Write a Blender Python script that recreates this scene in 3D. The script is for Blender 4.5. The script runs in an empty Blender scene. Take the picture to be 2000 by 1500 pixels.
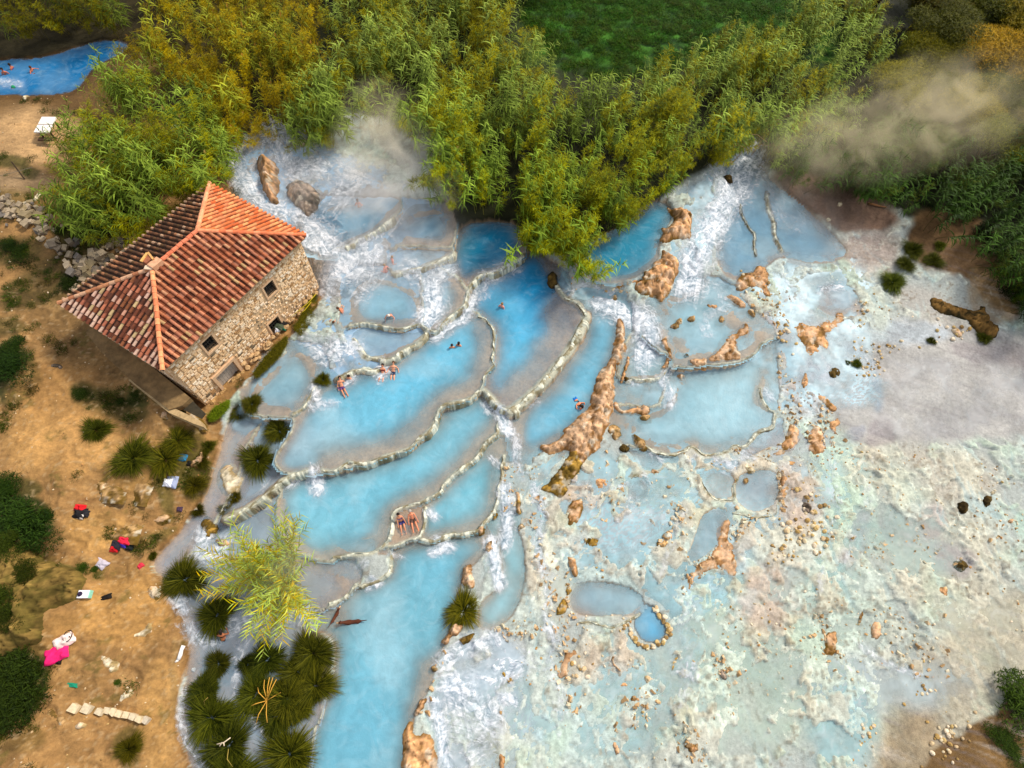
import bpy, bmesh, math, random
import numpy as np
from mathutils import Vector, Matrix, Euler

# ------------------------------------------------------------------ camera
C = bpy.context.scene.collection
SC = bpy.context.scene
CAM_H = 37.0
ROT = np.array([[0.9960992, -0.08824047, 0.0],
                [0.07778183, 0.87803717, -0.47222952],
                [0.04166976, 0.47038745, 0.88147563]])
FPX = 1100.0
cam_d = bpy.data.cameras.new('camera')
cam_d.sensor_width = 36.0
cam_d.lens = 36.0 * FPX / 2000.0
cam_d.clip_start = 0.5
cam_d.clip_end = 2000
cam = bpy.data.objects.new('camera', cam_d)
C.objects.link(cam)
M4 = Matrix([list(ROT[0]) + [0], list(ROT[1]) + [0], list(ROT[2]) + [CAM_H], [0, 0, 0, 1]])
cam.matrix_world = M4
SC.camera = cam

# ------------------------------------------------------------------ light
SUN_AZ = Vector((0.72, 0.62)).normalized()
SUN_EL = math.radians(46)
world = bpy.data.worlds.new('World')
SC.world = world
world.use_nodes = True
wn = world.node_tree
for n in list(wn.nodes):
    wn.nodes.remove(n)
sky = wn.nodes.new('ShaderNodeTexSky')
sky.sky_type = 'NISHITA'
sky.sun_disc = False
sky.sun_elevation = SUN_EL
sky.sun_rotation = math.atan2(SUN_AZ.x, SUN_AZ.y)
sky.air_density = 1.2
sky.dust_density = 3.0
bg = wn.nodes.new('ShaderNodeBackground')
bg.inputs['Strength'].default_value = 0.085
wo = wn.nodes.new('ShaderNodeOutputWorld')
# thin bright overcast: the sky colour evened out towards white
mixs = wn.nodes.new('ShaderNodeMix'); mixs.data_type = 'RGBA'; mixs.inputs[0].default_value = 0.6
mixs.inputs[7].default_value = (7.4, 7.4, 7.7, 1)
wn.links.new(sky.outputs[0], mixs.inputs[6]); wn.links.new(mixs.outputs[2], bg.inputs[0])
wn.links.new(bg.outputs[0], wo.inputs[0])
sun_d = bpy.data.lights.new('sun', 'SUN')
sun_d.energy = 2.7
sun_d.angle = math.radians(9)
sun_d.color = (1.0, 0.925, 0.81)
sun = bpy.data.objects.new('sun', sun_d)
C.objects.link(sun)
sdir = Vector((SUN_AZ.x * math.cos(SUN_EL), SUN_AZ.y * math.cos(SUN_EL), math.sin(SUN_EL)))
sun.rotation_euler = sdir.to_track_quat('Z', 'Y').to_euler()
sun.location = (20, 20, 60)
SC.view_settings.view_transform = 'Standard'
SC.view_settings.look = 'None'
SC.view_settings.gamma = 1.0
SC.view_settings.exposure = 0.55
SC.view_settings.use_curve_mapping = False
SC.cycles.max_bounces = 6
SC.cycles.transparent_max_bounces = 12
SC.cycles.volume_bounces = 2
SC.cycles.use_denoising = True
SC.cycles.volume_step_rate = 2.0

# ------------------------------------------------------------------ survey helpers
# points are surveyed from the photograph as (px, py) at a known height z
def at(px, py, z=0.0):
    r = ROT @ np.array([px - 1000.0, -(py - 750.0), -FPX])
    t = (z - CAM_H) / r[2]
    return (r[0] * t, r[1] * t, z)

def atv(P, z):
    P = np.asarray(P, float)
    r = np.stack([P[:, 0] - 1000.0, -(P[:, 1] - 750.0), np.full(len(P), -FPX)], 1) @ ROT.T
    t = (z - CAM_H) / r[:, 2]
    return np.stack([r[:, 0] * t, r[:, 1] * t], 1)

def proj(x, y, z):
    x, y, z = np.broadcast_arrays(np.asarray(x, float), np.asarray(y, float), np.asarray(z, float))
    d = np.stack([x, y, z - CAM_H], -1) @ ROT          # camera coordinates
    w = -d[..., 2]
    w = np.where(w < 0.5, 0.5, w)
    return 1000.0 + FPX * d[..., 0] / w, 750.0 - FPX * d[..., 1] / w

def lin(r, g, b):
    f = lambda c: (c / 255.0) / 12.92 if c <= 10 else (((c / 255.0) + 0.055) / 1.055) ** 2.4
    return (f(r), f(g), f(b))

# ------------------------------------------------------------------ noise
_rt = np.random.RandomState(7).rand(8, 256, 256)

def vnoise(x, y, k=0):
    T = _rt[k % 8]
    xi = np.floor(x).astype(int); yi = np.floor(y).astype(int)
    fx = x - xi; fy = y - yi
    fx = fx * fx * (3 - 2 * fx); fy = fy * fy * (3 - 2 * fy)
    a = T[xi & 255, yi & 255]; b = T[(xi + 1) & 255, yi & 255]
    c = T[xi & 255, (yi + 1) & 255]; d = T[(xi + 1) & 255, (yi + 1) & 255]
    return a + (b - a) * fx + (c - a) * fy + (a - b - c + d) * fx * fy

def fbm(x, y, o=4, k=0, g=0.5):
    s = 0; a = 1; t = 0
    for i in range(o):
        c, sn = math.cos(0.6 * i + k), math.sin(0.6 * i + k)
        s = s + a * vnoise((x * c - y * sn) + 17.3 * i, (x * sn + y * c) - 9.1 * i, k + i)
        t += a; a *= g
        x = x * 2.03; y = y * 2.03
    return s / t

def ridged(x, y, o=4, k=0):
    s = 0; a = 1; t = 0
    for i in range(o):
        n = 1 - np.abs(2 * vnoise(x + 5.2 * i, y + 3.7 * i, k + i) - 1)
        s = s + a * n * n; t += a; a *= 0.55
        x, y = 0.8 * x * 2.1 - 0.6 * y * 2.1, 0.6 * x * 2.1 + 0.8 * y * 2.1
    return s / t

def worley(x, y, k=0):
    xi = np.floor(x).astype(int); yi = np.floor(y).astype(int)
    f1 = np.full(x.shape, 9.0); f2 = f1.copy(); cid = np.zeros(x.shape)
    for i in (-1, 0, 1):
        for j in (-1, 0, 1):
            a = (xi + i) & 255; b = (yi + j) & 255
            d = np.hypot(xi + i + _rt[k][a, b] - x, yi + j + _rt[k + 1][a, b] - y)
            n = d < f1; f2 = np.where(n, f1, np.minimum(f2, d)); cid = np.where(n, _rt[k + 2][a, b], cid); f1 = np.where(n, d, f1)
    return f1, f2, cid

def sstep(a, b, v):
    t = np.clip((v - a) / (b - a), 0, 1)
    return t * t * (3 - 2 * t)

# ------------------------------------------------------------------ survey raster
PX0, PY0, RS, NX, NY = -400, -300, 2, 1400, 1100
GX, GY = np.meshgrid(PX0 + RS * np.arange(NX), PY0 + RS * np.arange(NY))
GX = GX.astype(float); GY = GY.astype(float)

def bbox(P, pad):
    P = np.asarray(P, float)
    x0 = int(max(0, (P[:, 0].min() - pad - PX0) // RS)); x1 = int(min(NX, (P[:, 0].max() + pad - PX0) // RS + 2))
    y0 = int(max(0, (P[:, 1].min() - pad - PY0) // RS)); y1 = int(min(NY, (P[:, 1].max() + pad - PY0) // RS + 2))
    return slice(y0, y1), slice(x0, x1)

def seg_dist(X, Y, P, closed=False):
    D = np.full(X.shape, 1e9)
    n = len(P)
    for i in range(n if closed else n - 1):
        ax, ay = P[i]; bx, by = P[(i + 1) % n]
        dx, dy = bx - ax, by - ay
        L = dx * dx + dy * dy + 1e-9
        t = np.clip(((X - ax) * dx + (Y - ay) * dy) / L, 0, 1)
        D = np.minimum(D, (X - ax - t * dx) ** 2 + (Y - ay - t * dy) ** 2)
    return np.sqrt(D)

def inside(X, Y, P):
    m = np.zeros(X.shape, bool)
    n = len(P)
    for i in range(n):
        ax, ay = P[i]; bx, by = P[(i + 1) % n]
        if ay == by: continue
        c = ((ay > Y) != (by > Y)) & (X < (bx - ax) * (Y - ay) / (by - ay) + ax)
        m ^= c
    return m

def sdist(X, Y, P):          # >0 inside
    d = seg_dist(X, Y, P, True)
    return np.where(inside(X, Y, P), d, -d)

def chaikin(P, it=2, closed=True):
    P = np.asarray(P, float)
    for _ in range(it):
        if closed:
            Q = np.roll(P, -1, 0)
            P = np.stack([0.75 * P + 0.25 * Q, 0.25 * P + 0.75 * Q], 1).reshape(-1, 2)
        else:
            A, B = P[:-1], P[1:]
            M = np.stack([0.75 * A + 0.25 * B, 0.25 * A + 0.75 * B], 1).reshape(-1, 2)
            P = np.vstack([P[:1], M, P[-1:]])
    return P

def sample(R, px, py):
    u = np.clip((px - PX0) / RS, 0, NX - 1.001); v = np.clip((py - PY0) / RS, 0, NY - 1.001)
    i = u.astype(int); j = v.astype(int); a = u - i; b = v - j
    if R.ndim == 3:
        a = a[..., None]; b = b[..., None]
    return (R[j, i] * (1 - a) + R[j, i + 1] * a) * (1 - b) + (R[j + 1, i] * (1 - a) + R[j + 1, i + 1] * a) * b

# ------------------------------------------------------------------ object helpers
def tag(o, label=None, cat=None, group=None, kind=None):
    if label: o['label'] = label
    if cat: o['category'] = cat
    if group: o['group'] = group
    if kind: o['kind'] = kind
    return o

def link(o, parent=None):
    C.objects.link(o)
    if parent is not None: o.parent = parent
    return o

def empty(name, loc=(0, 0, 0), rz=0.0):
    o = bpy.data.objects.new(name, None)
    o.location = loc; o.rotation_euler = (0, 0, rz); o.empty_display_size = 0.2
    return link(o)

def mesh_np(name, V, F, mats, cols=None, smooth=True, parent=None, uv=None, extra=None):
    """V (n,3); F (m,4) or (m,3) int array"""
    me = bpy.data.meshes.new(name)
    V = np.asarray(V, np.float32); F = np.asarray(F, np.int32)
    me.vertices.add(len(V)); me.vertices.foreach_set('co', V.ravel())
    k = F.shape[1]
    me.loops.add(F.size); me.loops.foreach_set('vertex_index', F.ravel())
    me.polygons.add(len(F)); me.polygons.foreach_set('loop_start', np.arange(0, F.size, k, dtype=np.int32))
    me.update(calc_edges=True)
    if smooth: me.polygons.foreach_set('use_smooth', np.ones(len(F), bool))
    if cols is not None:
        for an, arr in (cols.items() if isinstance(cols, dict) else [('col', cols)]):
            arr = np.asarray(arr, np.float32)
            if arr.shape[1] == 3: arr = np.hstack([arr, np.ones((len(arr), 1), np.float32)])
            ca = me.color_attributes.new(an, 'FLOAT_COLOR', 'POINT')
            ca.data.foreach_set('color', arr.ravel())
    for m in (mats if isinstance(mats, (list, tuple)) else [mats]): me.materials.append(m)
    o = bpy.data.objects.new(name, me)
    return link(o, parent)

class MB:
    """collects simple solids into one mesh"""
    def __init__(s): s.v = []; s.f = []; s.c = []
    def add(s, V, F, col=None):
        b = len(s.v); s.v += [tuple(p) for p in V]; s.f += [tuple(i + b for i in q) for q in F]
        s.c += [tuple(col) if col is not None else (1, 1, 1)] * len(V)
    def box(s, c, d, R=None, col=None, jit=0.0):
        V = []
        for i in (-1, 1):
            for j in (-1, 1):
                for k in (-1, 1):
                    p = Vector((i * d[0] / 2 * (1 + random.uniform(-jit, jit)), j * d[1] / 2 * (1 + random.uniform(-jit, jit)), k * d[2] / 2 * (1 + random.uniform(-jit, jit))))
                    if R is not None: p = R @ p
                    V.append(Vector(c) + p)
        s.add(V, [(0, 1, 3, 2), (4, 6, 7, 5), (0, 4, 5, 1), (2, 3, 7, 6), (0, 2, 6, 4), (1, 5, 7, 3)], col)
    def tube(s, pts, rad, n=6, col=None, cap=True):
        pts = [Vector(p) for p in pts]
        if not isinstance(rad, (list, tuple)): rad = [rad] * len(pts)
        b = len(s.v)
        for i, p in enumerate(pts):
            d = (pts[min(i + 1, len(pts) - 1)] - pts[max(i - 1, 0)]).normalized()
            u = d.orthogonal().normalized(); w = d.cross(u)
            for k in range(n):
                a = 2 * math.pi * k / n
                s.v.append(tuple(p + (u * math.cos(a) + w * math.sin(a)) * rad[i])); s.c.append(tuple(col) if col is not None else (1, 1, 1))
        for i in range(len(pts) - 1):
            for k in range(n):
                s.f.append((b + i * n + k, b + i * n + (k + 1) % n, b + (i + 1) * n + (k + 1) % n, b + (i + 1) * n + k))
        if cap:
            s.f.append(tuple(b + k for k in range(n))[::-1]); s.f.append(tuple(b + (len(pts) - 1) * n + k for k in range(n)))
    def ell(s, c, r, R=None, n=8, m=6, col=None, noise=0.0):
        V = []; F = []
        for i in range(m + 1):
            th = math.pi * i / m
            for k in range(n):
                a = 2 * math.pi * k / n
                q = 1 + random.uniform(-noise, noise)
                p = Vector((r[0] * math.sin(th) * math.cos(a) * q, r[1] * math.sin(th) * math.sin(a) * q, r[2] * math.cos(th) * q))
                if R is not None: p = R @ p
                V.append(Vector(c) + p)
        for i in range(m):
            for k in range(n): F.append((i * n + k, (i + 1) * n + k, (i + 1) * n + (k + 1) % n, i * n + (k + 1) % n))
        s.add(V, F, col)
    def mesh(s, name, mat, smooth=False):
        me = bpy.data.meshes.new(name)
        me.from_pydata(s.v, [], s.f); me.update()
        ca = me.color_attributes.new('col', 'FLOAT_COLOR', 'POINT')
        arr = np.ones((len(s.v), 4), np.float32); arr[:, :3] = np.array(s.c, np.float32).reshape(-1, 3)
        ca.data.foreach_set('color', arr.ravel())
        for m in (mat if isinstance(mat, (list, tuple)) else [mat]): me.materials.append(m)
        if smooth: me.polygons.foreach_set('use_smooth', np.ones(len(s.f), bool))
        return me
    def build(s, name, mat, parent=None, smooth=False):
        return link(bpy.data.objects.new(name, s.mesh(name, mat, smooth)), parent)

# ------------------------------------------------------------------ materials
def new_mat(name):
    m = bpy.data.materials.new(name); m.use_nodes = True
    nt = m.node_tree
    return m, nt, nt.nodes['Principled BSDF'], nt.nodes['Material Output']

def node(nt, t, **kw):
    n = nt.nodes.new(t)
    for k, v in kw.items():
        if k in n.inputs: n.inputs[k].default_value = v
        else: setattr(n, k, v)
    return n

def simple_mat(name, col, rough=0.7, var=0.25, scale=4.0, bump=0.3, spec=0.3, metal=0.0, use_attr=False, bscale=None):
    m, nt, p, out = new_mat(name)
    tc = node(nt, 'ShaderNodeTexCoord')
    nz = node(nt, 'ShaderNodeTexNoise', Scale=scale, Detail=6.0, Roughness=0.6)
    nt.links.new(tc.outputs['Object'], nz.inputs['Vector'])
    mr = node(nt, 'ShaderNodeMapRange'); mr.inputs['To Min'].default_value = 1 - var; mr.inputs['To Max'].default_value = 1 + var
    mr.inputs['From Min'].default_value = 0.3; mr.inputs['From Max'].default_value = 0.7
    nt.links.new(nz.outputs[0], mr.inputs[0])
    mx = node(nt, 'ShaderNodeVectorMath', operation='SCALE')
    nt.links.new(mr.outputs[0], mx.inputs['Scale'])
    if use_attr:
        a = node(nt, 'ShaderNodeAttribute', attribute_name='col'); nt.links.new(a.outputs['Color'], mx.inputs[0])
    else:
        mx.inputs[0].default_value = col
    nt.links.new(mx.outputs[0], p.inputs['Base Color'])
    p.inputs['Roughness'].default_value = rough
    p.inputs['Specular IOR Level'].default_value = spec
    p.inputs['Metallic'].default_value = metal
    if bump:
        nb = node(nt, 'ShaderNodeTexNoise', Scale=bscale or scale * 4, Detail=5.0)
        nt.links.new(tc.outputs['Object'], nb.inputs['Vector'])
        b = node(nt, 'ShaderNodeBump', Strength=bump, Distance=0.04)
        nt.links.new(nb.outputs[0], b.inputs['Height']); nt.links.new(b.outputs[0], p.inputs['Normal'])
    return m
# ================================================================== survey data (photo px at a known level)
POOLS = [
 # name, level, max depth, fall-off (m), water colour sRGB (deep), polygon
 ('lower_pool', 0.0, 1.5, 1.1, (106, 164, 182), [(640,1185),(681,1166),(694,1152),(721,1142),(745,1134),(765,1120),(768,1088),(790,1064),(840,1064),(890,1050),(943,1046),(950,1075),(925,1092),(903,1110),(900,1150),(885,1220),(866,1262),(850,1300),(845,1340),(815,1380),(805,1420),(790,1470),(770,1900),(590,1900),(600,1450),(630,1390),(655,1320),(655,1240),(600,1230),(600,1200)]),
 ('side_pool', 0.04, 0.7, 0.7, (130, 190, 205), [(977,1030),(1009,1030),(1025,1070),(1027,1137),(1007,1198),(980,1222),(940,1233),(930,1210),(940,1171),(975,1150),(983,1120),(975,1090)]),
 ('middle_pool', 0.5, 1.3, 0.9, (112, 174, 194), [(630,928),(699,914),(785,889),(820,864),(853,822),(862,802),(897,789),(937,770),(958,785),(968,808),(972,838),(940,868),(920,898),(867,942),(828,975),(777,990),(762,1010),(762,1040),(750,1060),(708,1078),(650,1088),(600,1080),(560,1030),(548,985),(560,948),(600,928)]),
 ('small_pool', 0.28, 1.1, 0.6, (98, 170, 190), [(871,957),(900,924),(925,907),(945,884),(973,880),(980,930),(970,985),(950,1012),(930,1033),(880,1038),(838,1053),(824,1045),(834,1014),(830,997),(850,978)]),
 ('alcove_pool', 0.42, 0.3, 0.8, (140, 165, 178), [(764,1012),(780,997),(812,990),(827,1002),(829,1015),(826,1033),(815,1046),(790,1054),(772,1062),(764,1045)]),
 ('wide_pool', 1.1, 1.7, 1.2, (100, 170, 196), [(934,620),(948,629),(962,643),(960,675),(956,707),(943,739),(935,760),(897,780),(860,789),(846,820),(836,838),(804,868),(756,884),(699,902),(640,915),(590,920),(558,924),(536,905),(548,880),(566,855),(580,825),(595,805),(620,764),(642,752),(660,748),(700,734),(745,728),(772,710),(802,688),(822,677),(838,655),(862,652),(887,628),(912,612),(925,614)]),
 ('blue_pool', 0.95, 2.6, 1.5, (36, 140, 184), [(1001,521),(940,543),(917,570),(915,600),(940,614),(967,640),(970,690),(963,720),(948,755),(964,776),(998,798),(1046,760),(1085,708),(1118,662),(1141,620),(1122,594),(1100,587),(1084,558),(1075,530),(1060,500),(1040,480),(1020,500)]),
 ('dark_teal_pool', 1.5, 1.6, 0.9, (18, 120, 160), [(878,505),(905,560),(920,545),(935,533),(967,529),(1001,510),(1018,490),(1020,430),(900,430),(888,480)]),  # dark teal water above the foam rim
 ('strip_pool', 0.35, 1.2, 0.6, (100, 166, 192), [(1147,627),(1152,602),(1165,600),(1205,612),(1207,640),(1195,690),(1178,730),(1162,770),(1150,800),(1110,840),(1060,865),(1030,882),(1018,850),(1028,800),(1062,770),(1107,707),(1137,650)]),
 ('right_pool', 0.3, 0.8, 1.1, (135, 190, 208), [(1320,745),(1350,725),(1400,715),(1440,712),(1475,695),(1490,660),(1503,700),(1492,745),(1484,780),(1497,800),(1509,830),(1480,843),(1465,863),(1430,870),(1400,883),(1371,886),(1352,868),(1307,887),(1267,873),(1250,852),(1230,838),(1200,820),(1198,800),(1210,790),(1270,812),(1305,790)]),
 ('nook_pool', 0.4, 0.5, 0.6, (130, 190, 210), [(1200,762),(1215,750),(1260,750),(1280,768),(1267,782),(1212,785)]),
 ('bend_pool', 0.55, 0.5, 0.6, (140, 195, 208), [(1227,735),(1234,692),(1247,680),(1285,690),(1298,700),(1290,735),(1250,738)]),
 ('stepped_pool', 1.45, 0.6, 0.6, (128, 168, 188), [(697,642),(737,641),(782,651),(819,641),(828,652),(813,670),(782,683),(753,698),(721,694),(706,680)]),
 ('upper_pool', 1.8, 0.8, 0.6, (125, 175, 196), [(700,560),(740,545),(790,560),(815,590),(818,628),(782,640),(737,630),(703,628),(690,600)]),
 ('foaming_pool', 1.6, 0.6, 0.6, (130, 170, 188), [(825,605),(845,560),(870,545),(893,548),(905,590),(870,628),(850,640),(835,625)]),
 ('top_pool', 2.9, 0.9, 0.7, (105, 165, 195), [(605,430),(640,402),(720,392),(765,412),(735,448),(690,472),(650,482),(610,452)]),
 ('misty_pool', 2.3, 0.8, 0.8, (95, 150, 180), [(775,430),(870,400),(885,455),(870,480),(790,470)]),
 ('ledge_pool', 2.0, 0.6, 0.6, (110, 160, 185), [(800,480),(875,484),(886,500),(850,512),(815,525),(780,520)]),
 ('house_pool', 1.05, 0.8, 0.9, (125, 172, 192), [(498,762),(520,732),(562,692),(590,690),(612,720),(618,748),(600,778),(570,803),(530,802),(500,792)]),
 ('channel', 0.34, 0.5, 0.6, (136, 168, 194), [(500,815),(440,835),(428,900),(400,975),(355,1040),(288,1102),(325,1135),(355,1095),(395,1045),(425,1000),(455,940),(468,880),(505,828)]),
 ('delta', 0.22, 0.28, 0.5, (132, 168, 194), [(505,822),(580,822),(600,900),(560,940),(530,985),(545,1040),(560,1085),(640,1102),(690,1150),(640,1190),(600,1230),(640,1420),(600,1500),(600,1900),(390,1900),(378,1490),(345,1430),(350,1390),(372,1290),(362,1210),(340,1165),(322,1130),(365,1090),(410,1040),(440,990),(470,930),(480,880)]),
 ('teal_pool', 1.7, 1.0, 0.8, (20, 128, 160), [(1262,395),(1300,390),(1318,420),(1295,455),(1285,490),(1290,505),(1250,540),(1200,556),(1150,545),(1120,530),(1130,480),(1220,440)]),
 ('right_stream', 1.3, 0.5, 0.6, (105, 160, 190), [(1410,330),(1440,300),(1478,300),(1500,350),(1560,395),(1620,450),(1665,500),(1600,520),(1530,500),(1505,515),(1470,545),(1420,550),(1395,500),(1405,450),(1440,400),(1430,360)]),
 ('cascade_pool', 0.9, 0.4, 0.8, (130, 185, 205), [(1290,600),(1320,570),(1370,560),(1390,540),(1440,560),(1450,600),(1420,630),(1500,640),(1490,660),(1470,690),(1400,706),(1340,700),(1320,670),(1300,680),(1285,650)]),
 ('mud_pool', 0.75, 0.25, 0.8, (135, 165, 190), [(1583,585),(1600,560),(1640,552),(1665,565),(1680,590),(1690,615),(1660,620),(1610,615)]),
 ('round_pool', -0.35, 0.9, 0.35, (85, 160, 198), [(1235,1214),(1255,1185),(1262,1180),(1280,1188),(1295,1210),(1301,1235),(1290,1250),(1266,1257),(1246,1242)]),
 ('shallow_pool', -0.3, 0.45, 0.5, (140, 178, 196), [(1120,1140),(1180,1135),(1240,1150),(1262,1180),(1240,1205),(1200,1200),(1150,1205),(1118,1195),(1110,1165)]),
 ('tiny_pool', 0.2, 0.3, 0.4, (125, 175, 198), [(1110,882),(1085,902),(1060,940),(1052,955),(1045,945),(1060,915),(1088,885)]),
 ('mirror_pool', 0.05, 0.3, 0.5, (140, 175, 192), [(1370,1000),(1420,990),(1420,1030),(1400,1065),(1360,1100),(1340,1090),(1360,1040)]),
 ('pocket_pool', 0.15, 0.3, 0.4, (125, 178, 200), [(1242,880),(1270,885),(1295,900),(1290,915),(1262,920),(1245,900)]),
 ('seep_pool', 0.1, 0.25, 0.4, (140, 180, 196), [(1228,935),(1262,930),(1268,960),(1250,985),(1225,975)]),
 ('cream_pool', 0.12, 0.2, 0.4, (168, 184, 184), [(1370,918),(1425,922),(1437,937),(1427,955),(1432,972),(1410,976),(1388,968),(1374,948)]),
 ('cloud_pool', 0.1, 0.3, 0.5, (140, 168, 186), [(1440,925),(1510,915),(1524,950),(1515,985),(1475,1003),(1440,985),(1436,955)]),
 ('side_basin', 0.25, 0.2, 0.3, (140, 170, 190), [(1478,850),(1500,845),(1530,852),(1520,868),(1495,875),(1478,868)]),
 ('hill_stream', 4.6, 2.1, 0.5, (8, 104, 158), [(-400,110),(0,118),(100,112),(170,85),(230,75),(260,95),(180,130),(150,180),(80,187),(0,185),(-400,190)]),
]
# small rimmed gour pools between the big ones: (polyline, half width m, crest above, level)
RIMS = [
 ('wide', [(934,618),(950,627),(964,641),(966,659),(962,675),(965,689),(959,707),(967,713),(955,723),(945,739),(942,755),(937,763)], 0.14, 1.10, 0.95),
 ('wide_low', [(937,763),(923,777),(897,785),(870,791),(859,798),(853,809),(849,827),(838,843),(817,859),(806,873),(785,882),(758,889),(737,899),(715,906),(699,909),(683,902),(675,907),(662,918),(643,923),(630,918)], 0.24, 1.10, 0.5),
 ('left_low', [(603,920),(582,927),(553,937),(521,967),(499,985),(470,1000),(440,1015)], 0.35, 1.1, 0.4),
 ('blue_low', [(1145,619),(1135,643),(1121,670),(1103,696),(1087,716),(1066,742),(1046,764),(1022,785),(998,803)], 0.55, 0.95, 0.35),
 ('blue_top', [(1087,558),(1103,585),(1129,590),(1145,619)], 0.26, 1.0, 0.9),
 ('blue_left', [(998,803),(977,798),(961,779),(945,763)], 0.40, 0.95, 0.5),
 ('mid_right', [(969,803),(974,819),(974,843),(961,854),(945,867),(939,883),(923,902),(902,915),(881,931),(867,947)], 0.26, 0.5, 0.28),
 ('mid_low', [(867,947),(860,963),(828,979),(809,987),(777,994),(764,1009),(765,1038),(756,1062),(735,1078),(708,1083),(678,1084),(650,1092)], 0.24, 0.5, 0.2),
 ('alcove', [(828,990),(831,1014),(829,1033),(820,1049),(791,1057),(777,1065),(757,1070)], 0.20, 0.42, 0.1),
 ('small_low', [(820,1054),(839,1059),(860,1051),(884,1041),(895,1046),(913,1043),(935,1038),(943,1027),(956,1011),(969,990),(975,963),(980,930),(985,890)], 0.24, 0.28, 0.0),
 ('arc_a', [(760,1072),(764,1090),(764,1105),(763,1118),(745,1131),(721,1139),(700,1147)], 0.2, 0.15, 0.0),
 ('arc_b', [(700,1140),(691,1148),(681,1164),(662,1175),(643,1180)], 0.2, 0.2, 0.0),
 ('step_up', [(694,635),(715,630),(737,635),(763,642),(782,645),(806,638),(819,633),(833,643)], 0.17, 1.8, 1.45),
 ('step_low', [(833,643),(830,659),(817,673),(798,681),(782,689),(769,703),(753,705),(737,699),(721,702),(707,691),(702,678),(689,662)], 0.30, 1.45, 1.1),
 ('step_left', [(742,721),(726,727),(707,723),(691,726),(673,734),(657,741)], 0.26, 1.35, 1.1),
 ('foam_rim', [(1023,499),(1001,515),(967,534),(935,537),(916,561),(911,585),(905,601),(881,617),(865,635),(851,649),(833,643)], 0.24, 1.55, 1.1),
 ('top_rim', [(650,490),(671,485),(698,471),(738,450),(770,423)], 0.3, 2.9, 2.3),
 ('ledge_rim', [(770,535),(818,527),(850,514),(887,498)], 0.3, 2.0, 1.6),
 ('house_rim', [(617,755),(603,780),(590,800),(570,810)], 0.22, 1.1, 1.0),
 ('right_low', [(1255,868),(1267,877),(1288,885),(1307,891),(1333,883),(1352,869),(1371,891),(1400,888),(1427,880),(1432,869),(1453,877),(1467,861),(1480,843),(1511,836),(1514,806),(1499,800),(1484,779),(1484,758)], 0.22, 0.3, 0.05),
 ('right_mid', [(1232,741),(1256,744),(1288,741),(1301,723),(1312,707)], 0.2, 0.55, 0.35),
 ('cream_ring', [(1428,919),(1390,912),(1367,916),(1372,948),(1388,972),(1415,980),(1436,975),(1431,953),(1441,935)], 0.16, 0.12, 0.02),
 ('pocket_ring', [(1238,930),(1262,922),(1290,920),(1300,905)], 0.16, 0.15, 0.05),
 ('cloud_ring', [(1516,913),(1527,948),(1519,988),(1519,1009),(1473,1012),(1431,1001)], 0.15, 0.1, 0.0),
 ('shallow_ring', [(1132,1217),(1161,1215),(1188,1228),(1220,1217),(1249,1199)], 0.16, -0.28, -0.45),
 ('stream_a', [(1444,399),(1449,421),(1463,447),(1476,458),(1471,477),(1476,501)], 0.16, 1.3, 1.2),
 ('stream_b', [(1497,378),(1500,410),(1513,437),(1511,463),(1527,490)], 0.25, 1.3, 1.25),
]
SHELF = [([(950,640),(955,680),(940,740),(925,765),(870,782),(835,825),(790,862),(740,885),(690,897),(640,910)], 0.75),
         ([(1105,620),(1120,640),(1090,690),(1050,745),(1000,785)], 1.4), ([(1130,600),(1128,640)], 0.8),
         ([(968,820),(965,845),(935,865),(905,905),(860,945),(800,980),(755,1005),(752,1050),(700,1072),(650,1085)], 0.35),
         ([(972,900),(970,960),(960,1000),(925,1030),(860,1045)], 0.3),
         ([(720,690),(770,690),(820,662)], 0.35), ([(820,600),(818,632),(760,640)], 0.4), ([(660,740),(700,715),(740,712)], 0.5),
         ([(1450,900)], 0.1), ([(830,1500),(815,1400),(830,1370),(840,1310)], 0.7), ([(655,1200),(640,1185)], 0.8)]
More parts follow.
